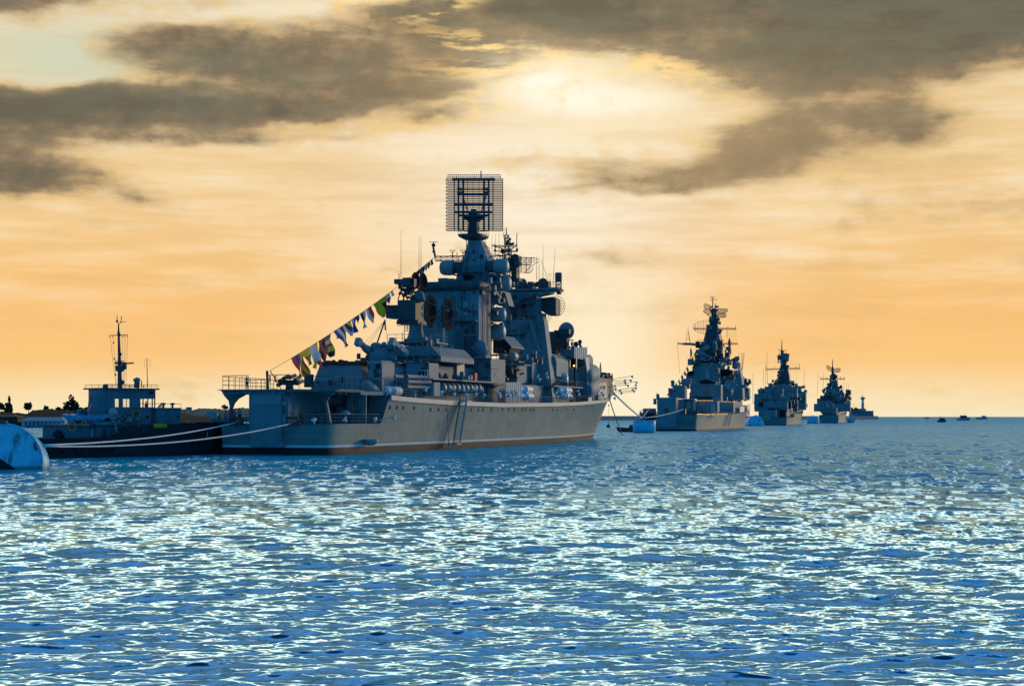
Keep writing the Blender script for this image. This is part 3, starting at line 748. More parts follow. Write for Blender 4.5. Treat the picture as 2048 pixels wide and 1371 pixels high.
# louvred intake block forward of the director
m = MB(); CX.rect(m, 59, 66, 848, 655, 886, 690); CX.rect(m, 57.5, 66, 846, 688, 880, 725); cp(m, 'intake_trunk', M_plate)
m = MB().sh(); m.lathe([(.0, 0), (.7, .05), (.85, .6), (.75, .9)], S(866, 678, 56), (-.6, -1, .1), 14); m.lathe([(.35, 0), (.35, .6)], S(865, 684, 56.2), (0, 0, 1), 10); cp(m, 'searchlight', M_grey)
m = MB(); m.tube([(56, S(901, 700, 56).y, 10.3), S(901, 690, 56)], .42, 8); m.tube([S(872, 712, 52), S(901, 702, 56)], .42, 4); m.tube([S(906, 745, 56), S(916, 716, 57)], .15, 5); cp(m, 'kingpost_crane', M_grey)
m = MB(); CX.poly(m, 54, 58, [(874, 716), (900, 708), (900, 757), (889, 757), (884, 738), (876, 730)]); CX.rect(m, 54.5, 58, 901, 712, 914, 757); cp(m, 'crane_housing', M_grey2)
for i in range(26):
    x, y = rr.uniform(862, 942), rr.uniform(738, 757); s = rr.uniform(46, 58); a = S(x, y, s); k = rr.uniform(.15, .5); piece('deck_locker', cruiser, (s, a.y, 10.34), (.8, k*2, rr.uniform(.4, 1.5)), M_grey)
m = MB(); CX.rect(m, 55, 56, 943, 745, 950, 761); cp(m, 'fire_point', M_red)
m = MB().sh(); a, b = W(884, 775, -7.9), W(955, 776, -7.9)
for i in range(9):
    t = i/8; x = a.x + (b.x-a.x)*t; m.lathe([(.3, 0), (.78, .12), (.85, .35), (.85, .9), (.78, 1.2), (.3, 1.3)], (x, -7.5, a.z + (b.z-a.z)*t), (1, 0, 0), 14)
cp(m, 'canister_row', M_grey2)
m = MB().sh()
for i in range(4):
    m.ball((a.x-4.6+i*1.5, -6.9, a.z), .72, 12)
cp(m, 'fender_stowage', M_grey)
# --- main mast with the square lattice radar
m = MB().sh(False); L = []
for y, x0, x1, d in ((790, 905, 964, 2.6), (700, 905, 966, 2.7), (640, 905, 968, 2.8), (562, 907, 974, 3.0), (530, 915, 976, 3.2), (507, 926, 968, 2.4), (481, 934.5, 959.5, 1.6)):
    p, q = S(x0, y, 77-d), S(x1, y, 77-d); L.append(rr_loop(77-d, 77+d, q.y, p.y, p.z, d*.28, 1))
m.loft(L); mast = cp(m, 'main_mast', M_plate)
def mp(mb, name, mats): return mb.build(name, mats, mast)
m = MB(); p = []
for y, x0, x1, d in ((481, 934, 960, 1.6), (475.5, 924, 970, 2.6), (471, 923, 971, 2.7)):
    a, b = S(x0, y, 77), S(x1, y, 77); p.append(rr_loop(77-d, 77+d, b.y, a.y, a.z, d*.3, 2))
m.loft(p); a = S(947, 471, 77); m.rail([(74.5, 1.9, a.z), (74.5, -1.9, a.z), (79.4, -1.9, a.z), (79.4, 1.9, a.z), (74.5, 1.9, a.z)], .95, 2, 1.2, .03); mp(m, 'mast_platform', M_dark)
m = MB(); p = []
for y, x0, x1 in ((472, 937, 957), (445, 939, 955), (441, 935, 960), (437, 927, 968), (433, 926, 969), (432, 938, 957), (420, 943, 952)):
    a, b = S(x0, y, 76.6), S(x1, y, 76.6); d = min(.9, (a.y-b.y)/2); p.append(rr_loop(76.6-d, 76.6+d, b.y, a.y, a.z, d*.3, 1))
m.loft(p); mp(m, 'turntable', M_dark)
# antenna
AS = 75.4
def ap(x, y, k=0.0):
    t = (x-949)/57.0; return S(x, y, AS + .9*t*t + k)
m = MB()
ys = np.linspace(358.5, 461, 30)
for i, y in enumerate(ys):
    m.tube([ap(x, y) for x in np.linspace(895, 1005.5, 7)], .10, 5)
    if i % 2 == 0 and i+1 < len(ys):
        y2 = ys[i+1]; a = [ap(895 - 3.2*math.sin(PI*t/4), y + (y2-y)*(1-math.cos(PI*t/4))/2) for t in range(5)]; m.tube(a, .085, 5)
        m.tube([ap(895, y), ap(907, y)], .085, 5); m.tube([ap(895, y2), ap(907, y2)], .085, 5)
antenna = mp(m, 'lattice_radar', M_dark)
m = MB()
for x, r in ((908.5, .10), (917, .17), (926.5, .19), (935, .05), (946, .04), (958, .04), (968, .19), (977.5, .17), (986, .09), (1005.5, .07)): m.tube([ap(x, 357 if r < .1 else 360, -.1), ap(x, 461, -.1)], r, 6)
for y, x0, x1, r in ((358, 905, 990, .24), (365, 917, 978, .09), (379, 919, 976, .12), (389, 921, 975, .24), (409, 909, 985, .28), (424.5, 909, 984, .24), (432, 918, 978, .18)): m.tube([ap(x, y, -.2) for x in np.linspace(x0, x1, 5)], r, 6)
for x in (919, 975):
    for y in (378, 387): a = ap(x, y, -.2); m.box(a.x-.3, a.x+.3, a.y-.35, a.y+.35, a.z-.25, a.z+.25)
for sg in (-1, 1): m.tube([S(949+sg*27, 380, AS-.3), S(949+sg*14, 422, AS+.2), S(949+sg*4, 440, AS+.6)], .1, 5)
m.build('antenna_frame', M_dark, antenna)
m = MB()
for x0, x1 in ((896, 930), (932, 965), (967.5, 1000.5)):
    for y in (349.5, 353.5): m.tube([ap(x0, y), ap(x1, y)], .05, 5)
    for x in np.linspace(x0, x1, 9): m.tube([ap(x, 348.5), ap(x, 354)], .045, 4)
    m.tube([ap((x0+x1)/2, 354), ap((x0+x1)/2, 358)], .06, 4)
m.tube([ap(962, 342), ap(962, 358)], .10, 6); m.tube([ap(894, 356), ap(1002, 356)], .04, 4); m.tube([ap(894, 352), ap(894, 358)], .05, 4); m.tube([ap(1001, 352), ap(1001, 358)], .05, 4)
m.build('identification_antenna', M_dark, antenna)
# yard with small radars
m = MB(); a, b = S(870, 517, 76), S(1012, 516, 79); m.truss(a, b, .75, .8, 12, .055)
m.truss(S(871, 516, 76), S(866, 492, 76), .5, .5, 4, .05); mp(m, 'mast_yard', M_dark)
m = MB(); m.tube([S(858, 484, 76), S(876, 483.5, 76)], .05, 5); m.sh().ball(S(867, 490, 76), .36, 10); m.tube([S(867, 490, 76), S(867, 484, 76)], .08, 5); m.ball(S(866.5, 503, 76), .2, 8); mp(m, 'navigation_radar', M_dark)
m = MB()
for x in (905, 926):
    for i in range(6): m.tube([S(x-6+i*2.4, 500, 77), S(x, 507, 77)], .025, 4)
    m.tube([S(x-6, 500, 77), S(x+6, 500, 77)], .03, 4); m.tube([S(x, 507, 77), S(x, 515, 77)], .08, 5); m.tube([S(x-5, 511, 77), S(x+5, 511, 77)], .03, 4)
m.tube([S(914, 518, 77), S(914, 504, 77)], .06, 4); mp(m, 'whip_cone', M_dark)
m = MB().sh(); c = S(971, 501, 77)
for i in range(4): m.torus((77, c.y, c.z), (math.cos(i*PI/4), math.sin(i*PI/4), 0), .80, .025, 20, 4)
m.tube([S(971, 510, 77), S(971, 474, 77)], .03, 4); mp(m, 'loop_antenna', M_dark)
def barrel(x0, x1, y, r, s, sgn, body):
    """a rounded jammer radome on a drum, pointing abeam"""
    px = r*1.0; a, b = S(x0, y, s), S(x1, y, s); rad = r/11.6; L = abs(b.y-a.y); base = a if sgn < 0 else b
    d = (0, sgn, 0); m = MB().sh()
    m.lathe([(rad*.5, -.3), (rad*.86, 0), (rad, .25), (rad*1.02, L*.45), (rad*.97, L*.75), (rad*.8, L*.93), (rad*.45, L*1.0), (0, L*1.02)], (s, base.y, base.z), d, 22)
    ob = mp(m, 'jammer_radome', M_radome)
    q = MB().sh().lathe([(rad*.75, -body), (rad*.8, -.3), (rad*.8, .05)], (s, base.y, base.z), d, 16); q.sh(False).box(s-.5, s+.5, base.y-sgn*body*1.2, base.y, base.z-rad*1.05, base.z-rad*.9); q.build('radome_drum', M_dark, ob)
barrel(881, 908, 535, 15, 74.5, 1, 1.6)
barrel(990, 1016.5, 533, 15, 75, -1, 2.2); barrel(996, 1021.5, 567, 15.5, 76, -1, 1.6); barrel(984, 1011, 629, 14.5, 75.5, -1, 1.6); barrel(985, 1010, 664, 16, 77, -1, 1.2)
m = MB(); 
for y, x0, x1 in ((567, 955, 995), (578, 940, 1000), (550, 975, 1000), (617, 962, 985), (645, 940, 978)):
    a, b = S(x0, y, 74), S(x1, y, 74); m.box(74, 78, b.y, a.y, a.z-.1, a.z+.1); m.rail([(74, a.y, a.z), (74, b.y, a.z)], 1.0, 2, 1.1, .035)
mp(m, 'radome_gallery', M_grey)
m = MB(); CX.poly(m, 76, 80, [(975, 580), (993, 580), (998, 605), (974, 607)]); CX.poly(m, 79, 82, [(997, 583), (1010, 584), (1018, 611), (996, 611)]); mp(m, 'intake_cowl', M_grey)
m = MB(); m.sh().ball(S(948, 502, 73.6), .35, 10); m.tube([S(933, 472, 74), S(932, 560, 72)], .06, 5); m.tube([S(962, 515, 73), S(962, 562, 72)], .05, 5)
CX.hx = None
m.sh(False).hexa([S(925, 548, 70), S(948, 552, 70), S(948, 556, 73), S(930, 562, 73), S(925, 546.5, 70), S(948, 550, 70), S(948, 550, 73), S(930, 550, 73)]); mp(m, 'mast_fittings', M_dark)
m = MB()
for x0, y0, y1 in ((984, 470, 510), (991, 468, 510), (998, 467, 510), (802, 460, 556), (838, 472, 548), (842, 472, 548), (1086, 488, 560), (1073, 512, 560), (1078, 512, 560), (1106, 497, 572)):
    s = 60 if x0 < 900 else 97; m.tube([S(x0, y1, s), S(x0 + (4 if x0 == 1106 else 0), y0, s)], [.05, .02], 4)
m.tube([S(1082, 518, 104), S(1096, 560, 104)], .03, 4)
cp(m, 'whip_antennas', M_wire)

# --- deckhouses amidships, to starboard
m = MB(); m.box(66, 120, -6.3, 6.3, 6.9, 10.3); cp(m, 'midship_deckhouse', M_plate)
m = MB(); CX.rect(m, 64, 71.5, 940, 717, 982, 770); cp(m, 'gun_deckhouse', M_plate)
m = MB(); CX.poly(m, 71.4, 72.6, [(974, 722), (980, 722), (984, 745), (980, 768), (976, 740)]); cp(m, 'canvas_screen', M_canvas)
m = MB().sh(); a = S(960, 699, 66); m.lathe([(.9, -1.4), (1.0, -.8), (1.15, -.75), (1.25, .4), (1.05, 1.1), (.5, 1.5), (0, 1.55)], a, (0, 0, 1), 18); m.lathe([(.95, -1.1), (1.0, -.2), (.8, .3), (.2, .5)], S(965, 694, 66), (.1, -1, .25), 16); m.ball(S(946, 697, 65), .3, 8)
m.sh(False); CX.rect(m, 64, 67, 948, 711, 972, 716); cp(m, 'gun_director', M_grey)
m = MB(); CX.poly(m, 84, 90, [(986, 706), (986, 680), (993, 674), (1002, 675), (1021, 695), (1018, 706)]); cp(m, 'exhaust_hood', M_black)
m = MB(); 
a = [S(x, y, 83.6) for x, y in ((985, 682), (990, 673), (1003, 673), (1023, 695))]; b = [V(91, p.y, p.z) for p in a]
for i in range(3): m.hexa([a[i], a[i+1], b[i+1], b[i], a[i]+V(0, 0, .22), a[i+1]+V(0, 0, .22), b[i+1]+V(0, 0, .22), b[i]+V(0, 0, .22)])
cp(m, 'hood_roof', M_grey)
m = MB().sh(); m.lathe([(0, 0), (.44, 0), (.46, .1), (.46, 1.2)], S(1007.5, 716, 82), (1, 0, 0), 18); m.lathe([(0, 0), (.78, 0), (.8, .12), (.8, 1.8)], S(1022.5, 712.5, 82), (1, 0, 0), 22)
for p in (S(1007.5, 722, 82.6), S(1022.5, 722, 82.8)): m.tube([p, p - V(0, 0, 1)], .2, 6)
m.ball(S(1010, 703, 82), .18, 8); m.ball(S(1012, 707, 82), .16, 8); cp(m, 'fire_control_drums', M_radome)
m = MB()
for y, x0, x1, s in ((723, 993, 1035, 84), (729.5, 988, 1048, 83), (709, 968, 1004, 81), (738, 994, 1038, 86)):
    a, b = S(x0, y, s), S(x1, y, s); m.box(s, s+4, b.y, a.y, a.z-.1, a.z+.08); m.rail([(s, a.y, a.z), (s, b.y, a.z)], 1.05, 3, 1.1, .032)
cp(m, 'bridge_gallery', M_grey)
m = MB(); CX.rect(m, 88, 100, 992, 730, 1034, 765); cp(m, 'lower_bridge_house', M_plate)
# gun turrets
def turret(px, s):
    m = MB().sh(); b = S(px, 770, s); z0 = S(px, 772, s).z
    m.lathe([(1.35, 0), (1.2, .5), (1.02, 1.05), (1.0, 1.1)], (s, b.y, z0), (0, 0, 1), 22)
    ob = cp(m, 'gun_turret', M_grey)
    q = MB().sh().lathe([(1.0, 1.1), (1.02, 1.6), (.92, 1.95), (.6, 2.25), (0, 2.32)], (s, b.y, z0), (0, 0, 1), 22); q.build('turret_cupola', M_grey2, ob)
    q = MB().sh().lathe([(.17, 0), (.17, 1.5), (.12, 1.6)], (s, b.y-.7, z0+1.85), (.35, -1, .35), 10); q.build('gun_barrel', M_dark, ob)
turret(998, 82); turret(1023.5, 90)
m = MB(); CX.rect(m, 80, 96, 972, 772, 1012, 802); CX.rect(m, 82, 95, 985, 768, 1030, 773); cp(m, 'turret_deckhouse', M_grey)
def corr(w, x0, x1, y0, y1, n, name, mat=M_grey2):
    a, b = W(x0, y0, w), W(x1, y1, w); m = MB(); k = (b.x-a.x)/n
    zt0, zt1 = a.z, W(x1, y0, w).z; zb0, zb1 = W(x0, y1, w).z, b.z
    for i in range(n):
        t0, t1 = i/n, (i+.82)/n; d = .05 if i % 2 else 0
        m.hexa([(a.x+(b.x-a.x)*t0, w-d, zb0+(zb1-zb0)*t0), (a.x+(b.x-a.x)*t1, w-d, zb0+(zb1-zb0)*t1), (a.x+(b.x-a.x)*t1, w+.1, zb0+(zb1-zb0)*t1), (a.x+(b.x-a.x)*t0, w+.1, zb0+(zb1-zb0)*t0),
                (a.x+(b.x-a.x)*t0, w-d, zt0+(zt1-zt0)*t0), (a.x+(b.x-a.x)*t1, w-d, zt0+(zt1-zt0)*t1), (a.x+(b.x-a.x)*t1, w+.1, zt0+(zt1-zt0)*t1), (a.x+(b.x-a.x)*t0, w+.1, zt0+(zt1-zt0)*t0)])
    m.box(a.x, b.x, w+.101, w+.14, min(zb0, zb1), min(zt0, zt1)); cp(m, name, mat)
corr(-9.25, 1011.5, 1043, 764, 805, 16, 'corrugated_screen', material('cream canvas screen', (.60, .57, .48), .7, .10, 1.5))
m = MB().sh(); a = S(1035, 760, 92); CX.rect(m, 92, 94, 1034, 745, 1042, 768); CX.poly(m, 93, 94, [(1030, 752), (1037, 748), (1042, 764), (1034, 766)]); cp(m, 'ammunition_hoist', M_grey)
m = MB(); CX.rect(m, 95, 99, 1044, 724, 1064, 804); cp(m, 'side_trunk', M_plate)
m = MB(); a = S(1041.5, 744, 93.8); m.box(93.8, 93.9, a.y-.22, a.y+.22, S(1041, 756, 93.8).z, S(1041, 733, 93.8).z); cp(m, 'awning_strip', M_white)
m = MB(); CX.poly(m, 103, 111, [(1045, 752), (1045, 716), (1073, 706), (1090, 705), (1102, 708), (1111, 716), (1113, 724), (1113, 752)]); cp(m, 'boat_house', M_plate)
m = MB(); m.sh().torus(S(1065, 681, 101.4), (1, 0, 0), .52, .06, 18, 5); m.sh(False); a = S(1065, 681, 101.45); m.box(101.4, 101.45, a.y-.06, a.y+.06, a.z-.5, a.z+.5); m.box(101.41, 101.46, a.y-.3, a.y+.3, a.z-.08, a.z+.04); cp(m, 'red_ring_emblem', M_red)
m = MB(); a, b = W(1083, 770, -7.8), W(1140, 772, -7.8); m.box(98, 118, -8.2, -4, a.z-.12, a.z+.1); m.rail([(98, -8.1, a.z+.1), (118, -8.1, a.z+.1)], 1.05, 3, 1.5, .03); m.rail([(98, -8.1, a.z+.1), (98, -4.6, a.z+.1)], 1.05, 3, 1.2, .03); cp(m, 'boat_platform', M_grey)
for i in range(14):
    x = rr.uniform(99, 117); k = rr.uniform(.2, .5); y = rr.uniform(-7.6, -5); piece('stowage_box', cruiser, (x, y, a.z+.1), (k*2, k*2, rr.uniform(.4, 1.2)), M_rust)
m = MB().sh(); m.ball(S(1127, 750, 108), .85, 12, (0, 0, 1), .7); m.sh(False); CX.rect(m, 108, 109, 1119, 752, 1134, 764); cp(m, 'covered_launch', M_white)
m = MB(); CX.rect(m, 99, 100, 1066, 773, 1086, 806); CX.rect(m, 99.5, 101, 1088, 773, 1101, 806); cp(m, 'door_bay', M_grey2)
m = MB(); CX.rect(m, 116, 118, 1101, 774, 1146, 806); cp(m, 'platform_shade', M_black)  # black block painted in for the shade under the boat platform

# --- forward superstructure and fore mast
m = MB(); L = []
for y, x0, x1, s0 in ((806, 990, 1106, 98), (735, 996, 1099, 100), (641, 1004, 1088, 102)):
    p, q = S(x0, y, s0), S(x1, y, s0); L.append([(s0, q.y, p.z), (s0+2.5, q.y, p.z), (s0+2.5, p.y, p.z), (s0, p.y, p.z)])
m.loft(L); m.box(100, 116, -4.2, 4.2, 7, 14); cp(m, 'bridge_block', M_plate)
m = MB().sh()
for x, y in ((1016, 658), (1029, 658), (1053, 652), (1053, 662)): m.lathe([(.3, .3), (.38, 0), (.3, -.1), (0, -.14)], S(x, y, 101.4), (1, 0, 0), 14)
cp(m, 'bulkhead_lamps', M_grey)
m = MB(); m.tube([S(1036, 641, 101), S(1036, 720, 99)], .09, 6); m.tube([S(1060, 640, 101), S(1079, 705, 99.5)], .30, 6); cp(m, 'drain_pipes', M_grey)
m = MB(); CX.poly(m, 101.3, 102, [(1079, 690), (1084, 676), (1088, 690)]); CX.rect(m, 101, 102, 1076, 694, 1092, 706); cp(m, 'signal_cone', M_dark)
m = MB()
for x0, x1, y0, y1, s in ((1023, 1041, 588, 642, 104), (1050, 1077, 590, 642, 105), (1077, 1086, 626, 641, 106), (1044, 1050, 600, 641, 108), (1005, 1022, 600, 642, 108)): CX.rect(m, s, s+2.2, x0, y0, x1, y1)
cp(m, 'fore_tower', M_grey)
m = MB()
for x0, y0, x1, y1 in ((1037, 612, 1056, 628), (1056, 628, 1070, 641), (1022, 618, 1037, 611), (1041, 600, 1052, 600), (1052, 607, 1072, 606), (1037, 610, 1024, 640)): m.tube([S(x0, y0, 103.5), S(x1, y1, 103.5)], .14, 5)
a, b = S(1028, 607, 103), S(1062, 605, 103); m.box(103, 107, b.y, a.y, a.z-.12, a.z+.12); m.rail([(103, a.y, a.z), (103, b.y, a.z)], 1, 2, 1.1, .04)
for i in range(56):
    x, y = rr.uniform(1006, 1078), rr.uniform(584, 640); s = rr.uniform(103, 111); q = S(x, y, s); k = rr.uniform(.1, .45); piece('electronics_box', cruiser, (s, q.y, q.z-k*1.3), (k*2, k*2, k*2.6), M_dark)
for i in range(24):
    x, y = rr.uniform(1004, 1080), rr.uniform(584, 640); s = rr.uniform(103, 111); q = S(x, y, s); MB().tube([q, q + V(0, rr.uniform(-2.2, 2.2), rr.uniform(-2, 2))], .06, 4).build('tower_strut', M_dark, cruiser)
cp(m, 'tower_bracing', M_dark)
m = MB(); a, b = S(1004, 580, 105), S(1116, 580, 105); m.box(104, 109, b.y, a.y, a.z-.22, a.z+.12); CX.poly(m, 104.2, 107, [(1018, 584), (1101, 583), (1101, 586), (1040, 599), (1018, 597)])
m.rail([(104, a.y, a.z+.1), (104, b.y, a.z+.1)], 1.05, 3, 1.1, .035); m.truss(S(1086, 580, 104.5), S(1120, 579, 104.5), .8, .8, 4, .06); cp(m, 'fore_platform', M_grey)
m = MB().sh()
for x, y, r in ((1045, 566, 9.3), (1086, 567, 11)):
    m.ball(S(x, y, 106), r/10.8, 16, (0, 0, 1), 1.05); m.lathe([(r/12, 0), (r/11, .8)], S(x, y+11, 106), (0, 0, 1), 12)
m.sh(False)
for x0, x1, y0, y1 in ((1037, 1053, 567, 576), (1055, 1065, 563, 580), (1068, 1078, 565, 572), (1072, 1082, 563, 573), (1092, 1097, 562, 578), (1030, 1036, 570, 580)): CX.rect(m, 105.5, 107, x0, y0, x1, y1)
cp(m, 'optical_directors', M_dark)
m = MB().sh(); m.lathe([(.62, -.75), (.65, -.6), (.65, .7), (.5, .85)], S(1117, 554, 105), (0, 0, 1), 14); m.sh(False); m.truss(S(1117, 581, 105), S(1117, 563, 105), .9, .9, 3, .06); CX.rect(m, 104.6, 105.4, 1113, 580, 1121, 588); m.tube([S(1098, 548, 105), S(1100, 558, 105), S(1102, 548, 105), S(1098, 548, 105)], .03, 4); m.tube([S(1100, 558, 105), S(1100, 580, 105)], .07, 5); m.sh().torus(S(1123, 581, 104.8), (1, 0, 0), .3, .05, 12, 4); cp(m, 'beacon_stand', M_dark)
# fore mast
m = MB(); m.truss(S(1015, 580, 99), S(1014, 500, 99), 1.3, 1.3, 9, .08); m.truss(S(1014, 500, 99), S(1013, 470, 99), .7, .7, 5, .06); m.tube([S(1013, 470, 99), S(1012, 455, 99)], .1, 5); m.tube([S(1008, 458, 99), S(1007, 472, 99), S(1012, 482, 99)], .05, 4)
for y, x0, x1 in ((491, 984, 1034), (494, 990, 1030), (502, 988, 1036), (503, 1000, 1034)): m.tube([S(x0, y, 99), S(x1, y, 99)], .09, 5)
for x0, y0, x1, y1 in ((990, 492, 1012, 500), (1034, 491, 1015, 503), (984, 489, 986, 493), (989, 487, 990, 503), (1034, 487, 1034, 501), (1020, 489, 1026, 489), (985, 508, 1012, 512), (1020, 476, 1020, 490), (1034, 466, 1033, 490)): m.tube([S(x0, y0, 99), S(x1, y1, 99)], .07, 4)
for x, y in ((990, 501), (1034, 499), (1022, 488), (1026, 487), (1012, 486), (1020, 478)): m.sh().ball(S(x, y, 98.8), .26, 8)
m.sh(False)
ob = cp(m, 'fore_mast', M_dark)
for i in range(44):
    x, y = 1014 + rr.uniform(-9, 9), rr.uniform(480, 578); q = S(x, y, 98.6); k = rr.uniform(.08, .34); piece('mast_box', ob, (98.8, q.y, q.z-k), (.8, k*2, k*2.4), M_dark)
m = MB(); 
for x0, x1, y0, y1 in ((1021, 1037, 511, 530), (1024, 1033, 528, 562), (1020, 1038, 556, 562), (1015, 1024, 520, 540)): CX.rect(m, 99.5, 101.5, x0, y0, x1, y1)
m.sh().ball(S(1030, 517, 100), .9, 12); m.ball(S(1032, 527, 100), .85, 12); cp(m, 'air_search_pedestal', M_dark)
m = MB(); N = [(1034, 515), (1050, 514.5), (1068, 515), (1076, 517.5), (1076, 524), (1064, 531), (1066, 536), (1063, 543), (1058, 546), (1046, 545), (1036, 544)]
P = lambda x, y: S(x, y, 99.6 + .012*(x-1030) + .0009*(x-1040)**2)
m.tube([P(*p) for p in N + N[:1]], .055, 5)
for i in range(9): y = 516 + i*3.6; xr = 1075 if y < 526 else 1063; m.tube([P(1034, y), P(xr, y)], .028, 4)
for x in range(1038, 1076, 5): m.tube([P(x, 515), P(x, 545 if x < 1062 else 527)], .03, 4)
for x in (1042, 1052, 1062): m.tube([P(x, 515), P(x, 545 if x < 1062 else 530)], .06, 4); m.tube([P(x-8, 515), P(x, 528)], .04, 4); m.tube([P(x-8, 528), P(x, 515)], .04, 4)
m.tube([P(1034, 528), P(1062, 530)], .07, 4); m.tube([P(1050, 545), P(1062, 532)], .06, 4); cp(m, 'mesh_radar', M_wire)
m = MB(); CX.poly(m, 107, 110, [(1080, 596), (1105, 593), (1112, 597), (1112, 628), (1096, 630), (1084, 622)]); ob = cp(m, 'forward_director', M_dark)
m = MB(); c = S(1113, 612, 110); E1, E2 = V(.10, -1, 0).normalized(), V(0, 0, 1)
for k in (.25, .5, .75, 1.0): m.tube([c + E1*1.62*k*math.cos(R(t)) + E2*1.9*k*math.sin(R(t)) + V((1-k*k)*.6, 0, 0) for t in range(0, 361, 15)], .045 if k == 1 else .03, 4)
for t in range(0, 360, 20): m.tube([c + V(.6, 0, 0), c + E1*1.62*math.cos(R(t)) + E2*1.9*math.sin(R(t))], .03, 4)
m.tube([S(1098, 630, 109), S(1093, 640, 109)], .06, 4); m.tube([S(1104, 630, 109), S(1097, 642, 109)], .05, 4); m.build('mesh_dish', M_wire, ob)
# gun director on the bridge roof
m = MB().sh(); m.lathe([(0, 0), (1.0, .08), (1.5, .4), (1.65, .9), (1.7, 1.1)], S(1128, 662, 121.5), (1, -.25, .15), 24); ob = cp(m, 'gun_radar', M_grey)
m = MB(); CX.rect(m, 119.8, 121, 1117, 658, 1138, 668); CX.rect(m, 120, 121.5, 1108, 660, 1118, 675); CX.rect(m, 120, 121.6, 1118, 665, 1134, 706); CX.poly(m, 120.2, 121, [(1112, 672), (1142, 668), (1136, 676), (1120, 678)]); m.tube([S(1100, 668, 120), S(1147, 668, 120)], .06, 4); m.build('director_body', M_dark, ob)
# bridge wing
m = MB(); a, b = S(1098, 712, 118), S(1150, 714, 118); m.box(118, 131, b.y, 7.5, b.z-.15, b.z+.15); CX.rect(m, 117, 118, 1120, 698, 1148, 713); m.rail([(118, a.y, b.z+.15), (118, b.y, b.z+.15)], 1.1, 3, 1.2, .035); cp(m, 'bridge_wing', M_grey)
m = MB(); m.tube([S(1138, 706, 118), S(1138, 679, 118)], .07, 5); CX.rect(m, 118, 118.5, 1129, 684, 1136, 693); m.box(118.5, 124, S(1112, 700, 119).y, S(1100, 700, 119).y, 12, S(1100, 663, 119).z)
for x, y0, y1 in ((1136, 679, 700), (1146, 679, 698)): m.tube([S(x, y0, 119), S(x, y1, 119)], .07, 4)
m.tube([S(1136, 679.5, 119), S(1147, 679.5, 119)], .1, 4); cp(m, 'wing_fittings', M_dark)
m = MB().sh(); 
for x, y, r in ((1152, 688, 5.2), (1160, 683, 4)): m.ball(S(x, y, 122), r/9.6, 12); m.tube([S(x, y, 122), S(x+1, 696, 122)], .22, 6)
m.tube([S(1157, 688, 122), S(1164, 694, 122)], .15, 5); cp(m, 'pelorus', M_dark)
WING = -8.3
corr(WING, 1149, 1175, 694, 716, 13, 'wing_screen', MATS['cream canvas screen'])
def sidepoly(name, w, pts, th, mat):
    m = MB(); l = [W(x, y, w) for x, y in pts]; m.loft([l, [p + V(0, th, 0) for p in l]]); return cp(m, name, mat)
sidepoly('launcher_frame', -8.45, [(1170, 716), (1178, 713), (1181, 760), (1184, 802), (1177, 803), (1175, 745), (1172, 725)], .25, M_grey2)
sidepoly('launcher_housing', -7.4, [(1176, 711), (1181, 709), (1186, 716), (1187, 752), (1184, 785), (1180, 800)], 2.4, M_grey)
m = MB(); CX.rect(m, 126, 127, 1112, 716, 1176, 806); cp(m, 'under_wing_shade', M_black)  # solid black block: the dark under the bridge wing put into colour
m = MB(); 
for x, y0 in ((1134, 716), (1151, 716)): CX.rect(m, 119, 119.6, x, y0, x+(5.5 if x < 1140 else 1.5), 806 if x < 1140 else 770)
cp(m, 'wing_pillars', M_grey2)
m = MB().sh(); m.lathe([(0, 0), (1.7, .1), (2.0, .6), (2.0, 7)], S(1163, 754, 121), (1, 0, .12), 18); cp(m, 'missile_tube', M_grey)
m = MB().sh(); m.lathe([(0, 0), (1.7, .1), (2.0, .6), (2.0, 7)], S(1163, 781, 121), (1, 0, .12), 18); cp(m, 'missile_tube', M_grey)
m = MB().sh(); m.ball(S(1148, 731, 118.6), .16, 8); bulb = material('lit lamp', (.9, .6, .25), .4); cp(m, 'wing_lamp', bulb)
_b = bulb.node_tree.nodes['Principled BSDF']; _b.inputs['Emission Color'].default_value = (1, .55, .18, 1); _b.inputs['Emission Strength'].default_value = 6
m = MB(); m.tube([S(1157, 746, 118), S(1157, 800, 118)], .1, 5); CX.rect(m, 118, 119, 1137, 735, 1144, 770); cp(m, 'davit', M_grey2)
# --- forecastle
sidepoly('forecastle_screen', -6.4, [(1196, 766), (1213, 764), (1215, 795), (1197, 799)], .2, M_grey2)
m = MB()
for x in (1199, 1202, 1206, 1209): 
    l = [W(x, 771, -6.46), W(x+1.6, 771, -6.46), W(x+1.6, 778, -6.46), W(x, 778, -6.46)]; m.loft([l, [p + V(0, .04, 0) for p in l]])
cp(m, 'screen_slots', M_black)
m = MB(); l = [W(x, y, -3.4) for x, y in ((1184, 800), (1186, 757), (1190, 751), (1206, 756), (1221, 757), (1226, 768), (1228, 784), (1220, 799))]; m.loft([[p for p in l], [V(p.x, 2.5, p.z) for p in l]]); cp(m, 'breakwater_structure', M_dark)
m = MB().sh(); q = W(1205, 757, -1.5)
m.lathe([(1.3, 0), (1.2, 1.0), (.7, 1.4)], q, (0, 0, 1), 14); m.tube([W(1193, 752, -1.5), W(1188, 742, -1.5)], .5, 6); m.tube([W(1215, 757, -1), W(1222, 764, -1)], .4, 6)
ob = cp(m, 'forward_launcher', M_dark)
for i in range(26):
    p = W(rr.uniform(1187, 1225), rr.uniform(748, 762), rr.uniform(-3, 1)); k = rr.uniform(.15, .5); piece('launcher_gear', ob, p - V(0, 0, k), (k*2, k*2, k*2), M_dark)
m = MB(); 
for dx in (-5, 0, 3): m.tube([W(1201, 725, 0), W(1201+dx, 753, 0)], .05 if dx else .11, 4)
m.tube([W(1199, 740, 0), W(1203, 740, 0)], .05, 4); cp(m, 'jackstaff', M_dark)
